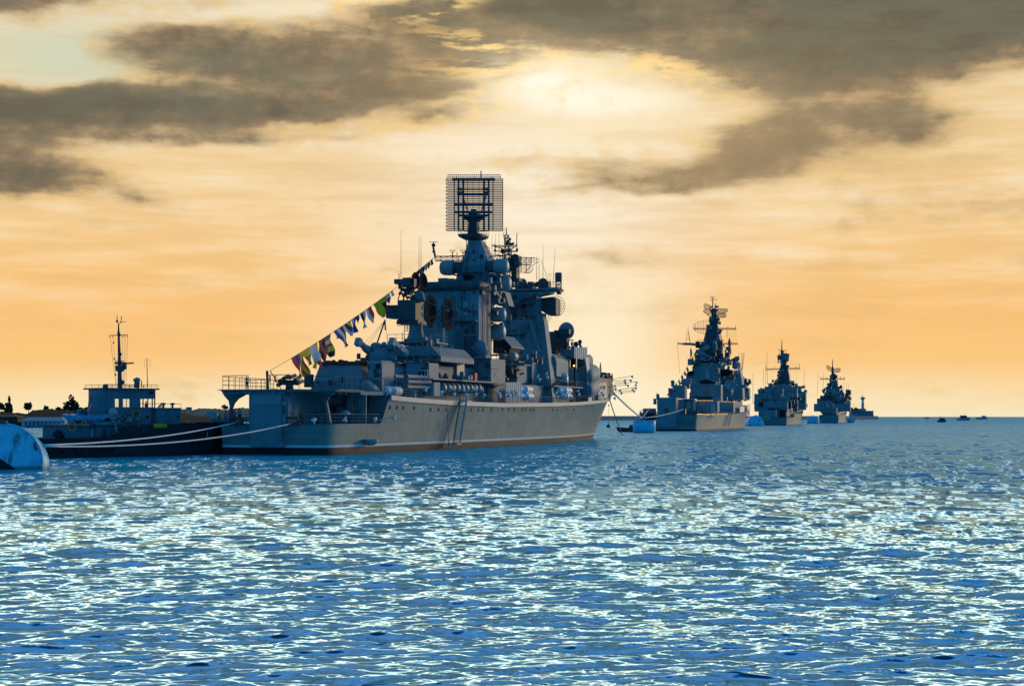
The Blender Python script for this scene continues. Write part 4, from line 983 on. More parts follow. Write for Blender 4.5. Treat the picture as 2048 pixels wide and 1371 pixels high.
m = MB().sh(); a = W(1188, 779, -6.6); m.torus(W(1195, 790, -6.6), (0, 1, 0), .4, .12, 12, 5); m.tube([W(1193, 768, -6.6), W(1193, 799, -6.6)], .35, 6); cp(m, 'anchor', M_black)
m = MB()
for sg in (-1, 1):
    pts = [(s, sg*(hb(s, zfull(s))-.12), zfull(s)) for s in range(18, 168, 6)]
    m.rail(pts, 1.05, 3, 1.6, .026)
cp(m, 'deck_railing', M_grey)
# lamps on the side rails and booms: bells on short stems, mouths down and up
bell = MB().sh().lathe([(.03, -.42), (.07, -.40), (.09, -.12), (.20, .02), (.36, .26), (.34, .26), (0, .12)], (0, 0, 0), (0, 0, 1), 10)
bell_ob = None
def lamp(p, up, dark=False, side=0.0):
    global bell_ob
    rot = (R(200 if up else -15) + side, R(18), R(40*side))
    if bell_ob is None: bell_ob = bell.build('side_lamp', M_white, cruiser, p); bell_ob.rotation_euler = rot
    else: twin(bell_ob, cruiser, p, rot)
LP = [(852, 779, 1), (883, 786, 0), (904, 776, 1), (908, 790, 0), (928, 779, 1), (931, 791, 0), (948, 777, 1), (951, 790, 0), (965, 779, 1), (967, 791, 0), (994, 783, 1), (998, 789, 0), (1000, 794, 0),
      (1016, 783, 1), (1018, 793, 0), (1031, 781, 1), (1034, 789, 0), (1058, 797, 0), (1076, 752, 1), (1093, 747, 1), (1095, 756, 0), (1079, 760, 0), (1113, 785, 1), (1115, 795, 0), (1129, 793, 0), (1142, 796, 0), (1156, 781, 1), (1158, 790, 0),
      (1171, 787, 1), (1173, 795, 0), (1183, 787, 1), (1185, 796, 0), (1192, 788, 1), (1204, 784, 1), (1207, 791, 0), (787, 838, 0), (750, 840, 0), (690, 838, 1), (628, 842, 0)]
bm_ = MB()
for x, y, u in LP:
    w = -9.75 if x < 1080 else -9.2 if x < 1160 else -7.6
    if x < 760: w = -8.6
    if y < 765: w = -8.3
    p = W(x, y, w); lamp(p, u, side=.25*((x*7) % 5 - 2)/2)
    if 760 < y: q = W(x-3, y+1, w+.7); bm_.tube([p, q], .035, 4); bm_.tube([p, (p.x, p.y, p.z + (-.9 if u else .9))], .03, 4)
bm_.tube([W(745, 843, -8.6), W(786, 833, -9.6)], .06, 5)
cp(bm_, 'lamp_brackets', M_grey)
OUT = [(1265, 754, 0), (1250, 760, 1), (1262, 762, 0), (1251, 767, 0), (1273, 766, 0), (1256, 772, 0), (1272, 769, 1), (1241, 780, 1), (1266, 778, 1), (1272, 777, 0), (1268, 783, 0), (1243, 787, 0), (1230, 771, 1), (1231, 779, 0), (1229, 788, 1), (1230, 797, 0), (1221, 786, 1), (1220, 795, 0)]
b2 = MB()
def outp(x, y): return W(x, y, -4.2)
for x, y, u in OUT: lamp(outp(x, y), u, side=.3*((x*3) % 5 - 2)/2)
for x0, y0, x1, y1 in ((1226, 758, 1265, 751), (1227, 762, 1262, 759), (1228, 765, 1251, 764), (1228, 769, 1272, 763), (1228, 772, 1256, 769), (1232, 780, 1273, 774), (1232, 783, 1270, 780), (1236, 787, 1268, 782)): b2.tube([outp(x0, y0), outp(x1, y1)], .055, 5)
cp(b2, 'lamp_booms', M_rust)
# accommodation ladder down the side
m = MB(); yy = -9.75
a, b = W(921, 801, yy), W(907, 886, yy)
d = (b-a)
for sg in (0, -1.0):
    u = V(0, sg, 0); m.tube([a+u, b+u], .09, 4); m.tube([a+u+V(0, 0, .95), b+u+V(0, 0, .95)], .045, 4)
    for i in range(0, 21, 2): p = a + d*(i/20) + u; m.tube([p, p + V(0, 0, .95)], .03, 4)
for i in range(24): p = a + d*((i+.5)/24); m.box(p.x-.16, p.x+.16, yy-1.0, yy, p.z-.03, p.z+.03)
m.box(a.x-.2, a.x+2.0, yy-1.1, yy+.2, a.z-.1, a.z); m.box(b.x-1.5, b.x+.3, yy-1.1, yy, b.z-.15, b.z); m.tube([b, b - V(.8, 0, 1.0)], .06, 4); m.tube([b + V(0, -1, 0), b + V(-.8, -1, -1)], .06, 4)
cp(m, 'accommodation_ladder', M_grey2)
m = MB(); m.tube([W(921, 792, -9.6), W(896, 868, yy-.5)], .045, 4); m.tube([W(893, 800, -9.6), W(898, 892, yy-.3)], .035, 4); m.tube([W(897, 880, yy-.5), W(897, 893, yy-.5)], .07, 4); m.tube([W(942, 806, -9.6), W(921, 858, yy-.5)], .025, 4); cp(m, 'ladder_falls', M_wire)

# ---------------------------------------------------------------- small wall gear on the after faces: boxes, pipes, ladders, lamps
pipe0 = {}
def wall_gear(holder, s, x0, x1, y0, y1, nb, np_, seed, mat=M_grey):
    r = random.Random(seed)
    for i in range(nb):
        x, y = r.uniform(x0, x1), r.uniform(y0, y1); q = S(x, y, s); piece('junction_box', holder, (s-.12, q.y, q.z), (.25, r.uniform(.25, .9), r.uniform(.25, 1.1)), r.choice([M_grey, M_dark, M_grey2, M_dark]))
    for i in range(np_):
        x, y = r.uniform(x0, x1), r.uniform(y0, (y0+y1)/2); y2 = r.uniform((y0+y1)/2, y1); a, b = S(x, y, s-.1), S(x, y2, s-.1)
        pts = [a, b] if r.random() < .55 else [a, V(a.x, a.y, (a.z+b.z)/2), V(a.x, a.y - r.uniform(.4, 1.6), (a.z+b.z)/2), V(a.x, a.y-.8, b.z)]
        MB().tube(pts, r.uniform(.04, .09), 5).build('pipe_run', r.choice([M_grey, M_dark, M_grey2]), holder)
def wall_ladder(holder, s, x, y0, y1, w=.75, mat=M_dark):
    a, b = S(x, y1, s-.18), S(x, y0, s-.18); MB().ladder(a, b, w, max(3, int((b-a).length/.45)), (0, 1, 0), .045).build('rung_ladder', mat, holder)
wall_gear(funnel, 66, 890, 954, 584, 668, 16, 7, 1); wall_gear(mast, 74.6, 912, 972, 528, 560, 9, 6, 2); wall_gear(mast, 74.3, 925, 965, 505, 528, 4, 3, 3)
bridge = bpy.data.objects['bridge_block']; wall_gear(bridge, 101.6, 1008, 1084, 645, 700, 18, 9, 4); wall_ladder(bridge, 101.4, 1046, 645, 704); wall_ladder(bridge, 101.4, 1012, 650, 700)
gd = bpy.data.objects['gun_deckhouse']; wall_gear(gd, 64, 942, 980, 722, 766, 10, 6, 5); wall_ladder(gd, 64, 950, 724, 768)
ad = bpy.data.objects['after_deckhouse']; wall_gear(ad, 34, 782, 854, 728, 738, 10, 6, 6); wall_gear(hull, 16.9, 700, 722, 800, 838, 6, 5, 7)
hg = bpy.data.objects['hangar']; wall_gear(hg, 18.0, 628, 726, 766, 773, 8, 0, 8); wall_gear(tower, 19.5, 737, 762, 745, 784, 8, 5, 9)
lb = bpy.data.objects['launcher_base']; wall_gear(lb, 42, 780, 874, 712, 721, 9, 4, 10)
lh = bpy.data.objects['lower_bridge_house']; wall_gear(lh, 88, 994, 1032, 734, 762, 10, 6, 11); wall_gear(bpy.data.objects['side_trunk'], 95, 1046, 1062, 730, 800, 7, 4, 12); wall_gear(bpy.data.objects['boat_house'], 103, 1050, 1110, 718, 750, 8, 4, 13)
wall_gear(bpy.data.objects['inner_bulkhead'], 12, 600, 720, 795, 840, 14, 9, 14); wall_gear(house, -.15, 566, 576, 790, 850, 4, 3, 15); wall_gear(bpy.data.objects['turret_deckhouse'], 80, 974, 1010, 776, 800, 8, 5, 16)
wall_ladder(mast, 74.0, 931, 512, 560); wall_ladder(funnel, 66, 906, 590, 668); wall_ladder(cruiser, 34, 790, 725, 738)
def gallery(s, x0, x1, y, depth=1.4, mat=M_grey):
    a, b = S(x0, y, s), S(x1, y, s); m = MB(); m.box(s-depth, s, b.y, a.y, a.z-.08, a.z); m.rail([(s-depth, a.y, a.z), (s-depth, b.y, a.z)], 1.05, 3, 1.1, .035)
    for k in range(3): yy = b.y + (a.y-b.y)*(k+.5)/3; m.tube([(s-depth+.1, yy, a.z-.08), (s, yy, a.z-.9)], .05, 4)
    cp(m, 'wall_gallery', mat)
gallery(66, 846, 884, 654); gallery(101.5, 1006, 1050, 668); gallery(66, 912, 956, 642); gallery(64, 938, 984, 716, .8); gallery(74, 918, 970, 545, 1.0); gallery(101.5, 1050, 1090, 641, .8); gallery(88, 990, 1036, 745, 1.0); gallery(42, 778, 884, 711, 1.2); gallery(34, 776, 858, 724.5, .6)
for (s, x0, x1, y0, y1, n, seed) in ((60, 862, 946, 716, 744, 24, 71), (45, 800, 872, 686, 692, 10, 72), (96, 1000, 1092, 706, 735, 22, 73), (118, 1098, 1150, 690, 706, 16, 74), (38, 716, 790, 712, 723, 14, 75), (85, 985, 1040, 716, 760, 20, 76), (112, 1010, 1080, 566, 580, 16, 77), (70, 960, 1004, 560, 600, 14, 78), (76, 968, 1006, 604, 650, 14, 79)):
    r = random.Random(seed)
    for i in range(n):
        ss = s + r.uniform(-3, 3); q = S(r.uniform(x0, x1), r.uniform(y0, y1), ss); k = r.uniform(.15, .5); piece('equipment_cabinet' if seed % 2 else 'winch_housing', cruiser, (ss, q.y, q.z), (k*2, k*r.uniform(.8, 2), k*r.uniform(1, 3)), r.choice([M_grey, M_dark, M_dark]))
# ---------------------------------------------------------------- the warships moored beyond
def festoon(mb, pts, r, n):
    for a, b in zip(pts, pts[1:]):
        for i in range(n):
            p = Vector(a).lerp(Vector(b), i/n); mb.obox(p, V(r, 0, 0), V(0, r, 0), V(0, 0, r))
def simple_hull(fr, root, L, hw, hd, sheer, stem, mat):
    zf = lambda s: interp(sheer, s)
    st = [0, .5, 2, 5, 10] + [L*k/24 for k in range(2, 24)] + [stem[0], (stem[0]+stem[1])/2, stem[1]]
    st = sorted(set(st)); mb, hb_ = hull_mesh(st, hw, hd, zf, zf, stem)
    mb.build('hull', mat, root)
    m = MB(); deck_strip(m, st, hb_, lambda s: zf(s)-.04); m.build('main_deck', M_deck, root)
    return zf, hb_
CL_NAME = ['deck_locker', None]
def clutter(fr, mb, n, x0, x1, y0, y1, s0, s1, k0, k1, seed):
    r = random.Random(seed)
    for i in range(n):
        x, y, s = r.uniform(x0, x1), r.uniform(y0, y1), r.uniform(s0, s1); p = fr.S(x, y, s); k = r.uniform(k0, k1)
        piece(CL_NAME[0], CL_NAME[1], (p.x, p.y, p.z-k), (k*2, k*r.uniform(1.2, 2.2), k*r.uniform(1.4, 2.8)), r.choice([M_grey, M_dark]))
def mesh_net(mb, fr, s, pts, nx, ny, r0, r1, bend=0.0):
    """an open mesh reflector: rim, ribs and fine wires inside an outline given in the picture's cross plane"""
    P = [fr.S(x, y, s) for x, y in pts]; cy = sum(p.y for p in P)/len(P); cz = sum(p.z for p in P)/len(P)
    f = lambda y, z: V(s + bend*((y-cy)**2), y, z)
    mb.tube([f(p.y, p.z) for p in P + P[:1]], r0, 4)
    def span(axis, v):
        xs = []
        for a, b in zip(P, P[1:] + P[:1]):
            u0, u1 = (a.y, b.y) if axis else (a.z, b.z)
            if (u0-v)*(u1-v) < 0:
                t = (v-u0)/(u1-u0); xs.append(a.z + (b.z-a.z)*t if axis else a.y + (b.y-a.y)*t)
        return (min(xs), max(xs)) if len(xs) > 1 else None
    z0, z1 = min(p.z for p in P), max(p.z for p in P); y0, y1 = min(p.y for p in P), max(p.y for p in P)
    for i in range(1, ny):
        v = z0 + (z1-z0)*i/ny; q = span(False, v)
        if q: mb.tube([f(q[0], v), f((q[0]+q[1])/2, v), f(q[1], v)], r1, 4)
    for i in range(1, nx):
        v = y0 + (y1-y0)*i/nx; q = span(True, v)
        if q: mb.tube([f(v, q[0]), f(v, q[1])], r1 if i % 2 else r0*.8, 4)

# second ship
F2 = Frame(54.3, 537.0, 17.0)
ship2 = thing('warship', 'second warship in line, with mesh aerials on its tower mast and wide black funnel openings', 'warship', (54.3, 537, 0), F2.rz, 'grey warships moored in line')
CL_NAME[:] = ['deck_locker', ship2]
zf2, hb2 = simple_hull(F2, ship2, 145, [(0, 6.1), (.5, 6.5), (5, 7.0), (30, 7.7), (70, 7.8), (100, 6.4), (120, 4.0), (135, 1.5), (139, .3), (147, -2)],
    [(0, 6.7), (.5, 7.0), (5, 7.4), (30, 8.0), (80, 8.0), (105, 7.2), (125, 5.4), (138, 2.9), (147, .1)], [(0, 5.4), (20, 5.3), (60, 5.5), (100, 6.4), (147, 8.6)], (138.5, 147, 8.6), M_hull2)
def q2(x, y): return 1270 + x/7.217, 680 + y/7.217
def r2(mb, s0, s1, x0, y0, x1, y1): s1 = min(s1, s0+4); a, b = q2(x0, y0), q2(x1, y1); F2.rect(mb, s0, s1, a[0], a[1], b[0], b[1])
def p2(mb, s0, s1, pts): s1 = min(s1, s0+5); F2.poly(mb, s0, s1, [q2(*p) for p in pts])
def S2(x, y, s): return F2.S(*q2(x, y), s)
def b2_(m, name, mat): return m.build(name, mat, ship2)
m = MB(); p2(m, -.5, 6, [(322, 1250), (322, 880), (345, 868), (575, 880), (590, 960), (600, 1252)]); b2_(m, 'stern_door', M_grey)
m = MB(); r2(m, -.3, 9, 318, 826, 592, 1000); b2_(m, 'stern_house', M_plate)
m = MB().sh(); m.torus(S2(452, 1010, -.6), (1, 0, 0), 1.5/2, .25/2, 16, 5); m.ball(S2(452, 1010, -.55), .4, 10); b2_(m, 'stern_emblem', M_red)
for a_ in ((10, 14, 588, 850, 708, 1020), (12, 16, 700, 850, 868, 1030), (14, 18, 868, 885, 1190, 1035), (30, 34, 1190, 880, 1420, 1040)): m = MB(); r2(m, *a_); b2_(m, 'after_deckhouse', M_plate)
for a_ in ((11.8, 12, 735, 880, 800, 1000), (11.9, 12, 1100, 915, 1150, 1025)): m = MB(); r2(m, *a_); b2_(m, 'bright_screen', M_canvas)
m = MB()
for x in (700, 850, 865): a = S2(x, 850, 11); b = S2(x, 1010, 11); m.tube([a, b], .12, 5)
a, b = S2(690, 848, 11), S2(870, 850, 11); m.box(10, 13, a.y, b.y, a.z-.1, a.z+.1); b2_(m, 'awning', M_white)
for a_ in ((22, 40, 540, 650, 720, 840), (30, 45, 480, 690, 560, 845), (30, 44, 1120, 640, 1240, 880)): m = MB(); r2(m, *a_); b2_(m, 'turret_house', M_plate)
for x, y, r in ((330, 790, 22), (288, 860, 22), (545, 605, 32), (1465, 440, 14), (1625, 765, 26)):
    m = MB().sh(); c = S2(x, y, 26); m.ball(c, r/7.217/6.0, 10); m.tube([c, c - V(0, 0, 1.6)], .6, 6); m.tube([c, c + V(-1.6, .3, .5)], .12, 5); b2_(m, 'gun_mount', M_grey)
m = MB().sh(); c = S2(740, 600, 26); m.lathe([(1.3, -1.4), (1.9, -.5), (1.8, .7), (1.2, 1.1)], c, (0, 0, 1), 14); m.tube([S2(800, 590, 26), S2(845, 560, 24)], .25, 6); m.sh(False); r2(m, 25, 28, 690, 560, 800, 600); b2_(m, 'missile_launcher', M_grey)
def funnel2(s0, s1, base, top, hole):
    m = MB(); p2(m, s0, s1, base); ob = b2_(m, 'funnel', M_plate)
    h = [S2(x, y, s0-.12) for x, y in hole]; q = MB(); q.loft([h, [V(s0+.3, p.y, p.z) for p in h]]); q.build('funnel_opening', M_black, ob)
    q = MB().sh(); q.tube(h + h[:1], .16, 5); q.build('funnel_rim', M_grey2, ob)
funnel2(44, 56, [(800, 810), (800, 650), (860, 610), (930, 590), (960, 560), (1150, 590), (1180, 620), (1120, 810)], None, [(918, 612), (955, 565), (1060, 562), (1165, 600), (1125, 640), (940, 636)])
funnel2(70, 84, [(1180, 720), (1185, 480), (1230, 415), (1330, 415), (1440, 440), (1440, 500), (1400, 720)], None, [(1190, 490), (1235, 422), (1330, 420), (1435, 452), (1395, 525), (1250, 520)])
funnel2(74, 84, [(735, 700), (738, 500), (760, 450), (870, 430), (880, 700)], None, [(742, 512), (765, 458), (860, 440), (845, 510), (800, 525)])
m = MB(); p2(m, 60, 90, [(835, 830), (870, 400), (880, 330), (1110, 330), (1190, 360), (1230, 830)]); p2(m, 60, 100, [(1230, 860), (1180, 700), (1480, 560), (1490, 340), (1540, 560), (1560, 860)]); m.box(20, 118, -6.6, 6.6, 5.2, 9.2); m.box(48, 112, -4.6, 4.6, 9.2, 13.5); b2_(m, 'superstructure', M_plate)
m = MB(); r2(m, 62, 95, 885, 330, 1150, 410); r2(m, 58, 60, 1425, 335, 1485, 415); r2(m, 88, 96, 1440, 480, 1530, 640); r2(m, 80, 96, 1420, 700, 1640, 860); r2(m, 84, 98, 1555, 600, 1600, 700); r2(m, 76, 100, 1440, 685, 1635, 703); b2_(m, 'bridge_block', M_grey)
m = MB(); r2(m, 58, 59, 1545, 640, 1600, 690); clutter(F2, m, 70, 1460, 1500, 745, 800, 66, 100, .2, .8, 4); clutter(F2, m, 60, 1385, 1475, 720, 790, 52, 70, .2, .6, 5); b2_(m, 'side_director', M_grey)
for x0, y0, x1, y1 in ((1290, 700, 1350, 600), (1325, 720, 1400, 600), (1360, 760, 1440, 640), (1350, 800, 1420, 680)):
    m = MB().sh(); a, b = S2(x0, y0, 40), S2(x1, y1, 43); m.tube([a, a.lerp(b, .08), a.lerp(b, .09), a.lerp(b, .91), a.lerp(b, .92), b], [.95, .95, .82, .82, .95, .95], 14); b2_(m, 'missile_canister', M_grey)
m = MB(); r2(m, 44, 45, 1312, 760, 1330, 880); m.tube([S2(1040, 430, 43), S2(1046, 560, 43)], .5, 5); b2_(m, 'crane_post', M_grey2)
for x0, y0, x1, y1 in ((1515, 965, 1580, 1040), (1622, 930, 1664, 1010)):
    m = MB(); p = [F2.W(*q2(x, y), -8.05) for x, y in ((x0, y0), (x1, y0-14), (x1, y1-12), (x0, y1))]; m.loft([p, [v + V(0, .12, 0) for v in p]]); b2_(m, 'canvas_dodger', M_white)
m = MB(); m.rail([(s, -hb2(s, zf2(s))+.1, zf2(s)) for s in range(2, 140, 6)], 1.1, 3, 2, .045); m.rail([(s, hb2(s, zf2(s))-.1, zf2(s)) for s in range(0, 140, 6)], 1.1, 3, 2, .045); b2_(m, 'deck_railing', M_grey)
m = MB(); a, b = F2.W(1458, 824, -8.4), F2.W(1451, 853, -8.4)
for sg in (0, -1.1): m.tube([a+V(0, sg, 0), b+V(0, sg, 0)], .12, 4); m.tube([a+V(0, sg, 1), b+V(0, sg, 1)], .06, 4)
for i in range(20): p = a.lerp(b, i/20); m.box(p.x-.15, p.x+.15, p.y-1.1, p.y, p.z-.03, p.z+.03)
b2_(m, 'accommodation_ladder', M_grey2)
m = MB(); festoon(m, [S2(733, 1000, .2), S2(728, 1260, .2)], .05, 9); festoon(m, [(1, -hb2(1, 5.4), zf2(1)+.15), (20, -hb2(20, 5.3), zf2(20)+.15), (60, -hb2(60, 5.4), zf2(60)+.15)], .05, 16); festoon(m, [S2(870, 868, 13), S2(1140, 872, 13)], .05, 14); festoon(m, [S2(790, 640, 21), S2(780, 830, 21)], .05, 8); festoon(m, [S2(1170, 640, 43), S2(1115, 810, 43)], .05, 10); festoon(m, [S2(1190, 885, 29), S2(1460, 890, 29)], .05, 10)
b2_(m, 'festoon_lights', bulb)
CL_NAME[:] = ['mast_box', ship2]
# mast, aerials
def q2m(x, y): return 1340 + x/12.8, 590 + y/12.8
def T2(x, y, s): return F2.S(*q2m(x, y), s)
m = MB(); L = []
for y, x0, x1, d in ((2300, 860, 1400, 4.4), (1700, 900, 1330, 4), (1280, 870, 1330, 3.4), (1100, 895, 1290, 2.8), (860, 950, 1245, 2.2), (700, 1040, 1215, 1.4), (480, 1075, 1195, 1.0), (340, 1085, 1195, .7)):
    a, b = T2(x0, y, 82), T2(x1, y, 82); L.append(rr_loop(82-d, 82+d, b.y, a.y, a.z, d*.3, 1))
m.loft(L); clutter(F2, m, 70, 1412, 1442, 638, 700, 79, 84, .25, .8, 8); clutter(F2, m, 30, 1420, 1437, 612, 650, 80, 83, .2, .5, 9); clutter(F2, m, 55, 1394, 1464, 688, 726, 68, 80, .3, 1.0, 81); clutter(F2, m, 40, 1380, 1480, 712, 745, 60, 76, .3, 1.1, 82); mast2 = b2_(m, 'mast', M_dark)
m = MB(); m.tube([T2(1090, 330, 82), T2(1095, 60, 82)], .18, 6)
for x0, y0, x1, y1 in ((1045, 45, 1130, 40), (1045, 20, 1045, 50), (1130, 40, 1130, 95), (1045, 50, 1045, 110), (1030, 115, 1200, 120), (1050, 115, 1050, 150), (1195, 80, 1195, 125), (1130, 220, 1190, 220), (1130, 260, 1190, 260), (1160, 220, 1160, 330)): m.tube([T2(x0, y0, 82), T2(x1, y1, 82)], .07, 4)
m.sh().ball(T2(970, 500, 81), .32, 8); m.ball(T2(1030, 590, 81), .45, 8); m.tube([T2(970, 500, 81), T2(1030, 590, 81)], .1, 5); m.build('pole_mast', M_dark, mast2)
for pts in ([(1070, 290), (1000, 250), (905, 215), (870, 240), (860, 280), (900, 340), (990, 370), (1070, 380)], [(1070, 400), (990, 370), (910, 355), (860, 370), (848, 410), (880, 450), (960, 490), (1060, 505)],
            [(1210, 350), (1330, 345), (1440, 348), (1480, 360), (1482, 400), (1440, 440), (1380, 460), (1220, 465)], [(1205, 470), (1310, 470), (1400, 468), (1440, 490), (1440, 530), (1415, 570), (1330, 575), (1215, 560)]):
    m = MB(); mesh_net(m, F2, 81.5, [q2m(*p) for p in pts], 7, 9, .09, .045, .03); m.build('mesh_aerial', M_wire, mast2)
m = MB(); pts = [(1020 + 440*math.cos(R(t)), 820 + 180*math.sin(R(t))) for t in range(75, 290, 12)] + [(1060, 650), (1060, 990)]
mesh_net(m, F2, 83, [q2m(*p) for p in pts], 8, 7, .055, .035, .01); m.build('oval_aerial', M_wire, mast2)
m = MB(); m.truss(T2(600, 860, 82), T2(1690, 860, 82), .5, .6, 14, .07); m.truss(T2(205, 1240, 80), T2(1730, 1245, 80), .5, .6, 16, .07)
for x0, y0, x1, y1 in ((630, 780, 630, 860), (1680, 770, 1680, 860), (1480, 790, 1480, 850), (210, 1160, 210, 1240), (1570, 1160, 1570, 1240), (465, 820, 465, 950), (440, 940, 400, 1240), (470, 940, 520, 1240), (415, 1120, 500, 1120), (450, 920, 480, 920), (205, 1245, 420, 1290), (690, 1150, 870, 1150), (690, 1190, 870, 1190), (1460, 900, 1460, 1080)): m.tube([T2(x0, y0, 80), T2(x1, y1, 80)], .12 if (x0, y0) == (470, 940) else .07, 4)
for x in range(1440, 1700, 40): m.tube([T2(x, 880, 82), T2(x+30, 1240, 80)], .02, 4)
m.build('yards', M_dark, mast2)
m = MB(); p2(m, 70, 74, [(690, 60), (700, 40), (1000, 60), (1010, 90)]); m.build('yard_bracket', M_dark, mast2)
m = MB().sh(); m.dish(S2(822, 185, 66), (-.3, 1, 0), 2.0, .5, 16); m.dish(S2(1035, 110, 66), (-1, 0, 1.2), 1.4, .3, 14); m.dish(S2(1030, 275, 64), (-.5, 0, 1), 2.3, .5, 16); m.ball(S2(960, 205, 66), 1.7, 14, (0, 0, 1), .75); m.tube([S2(960, 130, 66), S2(955, 330, 66)], .9, 10); m.ball(S2(960, 140, 66), 1.0, 10); m.dish(S2(1350, 90, 84), (.3, -1, 0), 2.6, .5, 16); m.dish(S2(1345, 40, 84), (.3, -1, 0), 2.0, .5, 16); b2_(m, 'fire_control_dishes', M_grey)
m = MB()
for x0, y0, x1, y1 in ((610, 30, 645, 480), (1210, 420, 1212, 840), (1305, 430, 1308, 880), (1500, 180, 1500, 420), (1550, 190, 1545, 440), (1580, 180, 1550, 430), (1705, 470, 1700, 900), (1265, 130, 1262, 480)): m.tube([S2(x0, y0, 60), S2(x1, y1, 60)], .05, 4)
b2_(m, 'whip_antennas', M_wire)
# small dark vessel alongside its port quarter
F2b = Frame(49.5, 575, 190.0)
aux = thing('patrol_boat', 'small dark hulled boat lying against the left side of the second warship', 'boat', (49.5, 575, 0), F2b.rz)
mb, hbx = hull_mesh([0, 1, 4, 8, 12, 15, 17, 18.5, 20, 21, 22], [(0, 2.6), (8, 3), (14, 2.4), (18.5, .4), (22, -2)], [(0, 2.8), (8, 3.2), (15, 3), (19, 1.9), (22, .1)], lambda s: 4.6 + .075*s, lambda s: 4.6 + .075*s, (18.5, 22, 6.3))
mb.build('hull', M_dark, aux)
m = MB(); deck_strip(m, [0, 6, 12, 17, 20, 21.8], hbx, lambda s: 4.6+.075*s); m.build('deck', M_deck, aux)
m = MB(); m.rail([(s, hbx(s, 5)-.1, 4.6+.075*s) for s in range(0, 22, 3)], 1.0, 3, 1.5, .05); m.rail([(s, -hbx(s, 5)+.1, 4.6+.075*s) for s in range(0, 22, 3)], 1.0, 3, 1.5, .05); m.build('railing', M_dark, aux)
m = MB(); m.box(4, 11, -2, 2, 5, 7.6); m.frus((11, 13, -2, 2, 5), (11, 11.4, -1.6, 1.6, 7.4)); m.build('deckhouse', M_grey, aux)

# third ship
F3 = Frame((1550-1024)/F*872, 872, 15.5)
ship3 = thing('warship', 'third warship in the line, with square flat radar panels at its masthead', 'warship', (F3.o[0], F3.o[1], 0), F3.rz, 'grey warships moored in line')
CL_NAME[:] = ['deck_locker', ship3]
zf3, hb3 = simple_hull(F3, ship3, 120, [(0, 6.0), (5, 6.6), (60, 7.0), (85, 5.6), (105, 2.4), (113, .3), (121, -2)], [(0, 6.3), (5, 7.0), (60, 7.4), (90, 6.8), (108, 4), (121, .1)], [(0, 4.0), (30, 4.4), (31, 6.2), (70, 6.4), (121, 9.2)], (113, 121, 9.2), M_hull2)
def q3(x, y): return 1480 + x/6.53, 660 + y/6.53
def r3(mb, fr, s0, s1, x0, y0, x1, y1): s1 = min(s1, s0+4); a, b = q3(x0, y0), q3(x1, y1); fr.rect(mb, s0, s1, a[0], a[1], b[0], b[1])
def S3(x, y, s): return F3.S(*q3(x, y), s)
def b3(m, name, mat): return m.build(name, mat, ship3)
m = MB()
for a in ((-.3, 10, 280, 1050, 410, 1180), (.2, 12, 240, 1045, 470, 1130)): r3(m, F3, *a)
b3(m, 'stern_house', M_plate)
m = MB(); r3(m, F3, -.5, -.3, 328, 1105, 360, 1145); b3(m, 'stern_board', M_yellow)
m = MB()
for a in ((12, 40, 190, 930, 620, 1060), (30, 60, 185, 830, 330, 1040), (30, 70, 330, 760, 560, 940), (45, 80, 320, 735, 745, 870), (50, 90, 560, 820, 750, 1060), (70, 95, 740, 800, 860, 1040), (60, 85, 460, 705, 650, 800)): r3(m, F3, *a)
m.box(12, 95, -5, 5, 4, 9.5); m.box(34, 90, -4, 4, 9.4, 14); b3(m, 'superstructure', M_plate)
m = MB(); r3(m, F3, 30, 31, 570, 850, 680, 925); r3(m, F3, 28, 29, 625, 940, 672, 1030); r3(m, F3, 48, 49, 735, 830, 752, 1020); b3(m, 'bright_screen', M_grey2)
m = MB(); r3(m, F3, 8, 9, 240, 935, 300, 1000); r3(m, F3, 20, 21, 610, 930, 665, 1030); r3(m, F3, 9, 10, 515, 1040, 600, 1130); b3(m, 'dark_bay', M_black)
for x, y, r in ((270, 800, 42), (305, 775, 20), (400, 720, 34), (735, 712, 22), (800, 860, 34), (840, 830, 26), (780, 745, 20)):
    m = MB().sh(); c = S3(x, y, 34); m.ball(c, r/6.53/3.7, 10); m.tube([c, c - V(0, 0, 2.2)], .7, 6); m.tube([c, c + V(-1, 1.6, 1.2)], .25, 5); b3(m, 'gun_mount', M_grey)
m = MB(); clutter(F3, m, 60, 1545, 1590, 760, 775, 60, 80, .3, 1.0, 31); clutter(F3, m, 60, 1592, 1612, 772, 812, 70, 95, .3, 1.2, 32); clutter(F3, m, 40, 1508, 1600, 786, 822, 20, 40, .3, 1.0, 33)
m = MB(); L = []
for y, x0, x1, d in ((720, 480, 660, 4), (580, 500, 645, 3), (520, 520, 630, 2.4), (440, 535, 605, 1.5), (390, 535, 580, 1), (270, 532, 570, .8)):
    a, b = S3(x0, y, 66), S3(x1, y, 66); L.append(rr_loop(66-d, 66+d, b.y, a.y, a.z, d*.3, 1))
m.loft(L); clutter(F3, m, 40, 1555, 1577, 700, 760, 62, 67, .3, .9, 34); mast3 = b3(m, 'mast', M_dark)
m = MB(); m.tube([S3(545, 270, 66), S3(547, 128, 66)], [.35, .15], 6); m.truss(S3(335, 510, 66), S3(780, 500, 66), .7, .8, 14, .09); m.tube([S3(505, 265, 66), S3(605, 265, 66)], .2, 5); m.tube([S3(510, 235, 66), S3(510, 270, 66)], .1, 4); m.tube([S3(600, 262, 66), S3(600, 275, 66)], .2, 4)
for x in (340, 450, 733, 778): m.tube([S3(x, 500, 66), S3(x, 470 if x != 778 else 435, 66)], .12, 4)
for x in (360, 415, 660, 700, 733, 760): m.tube([S3(x, 515, 66), S3(x, 700, 60)], .03, 4)
m.build('yards', M_dark, mast3)
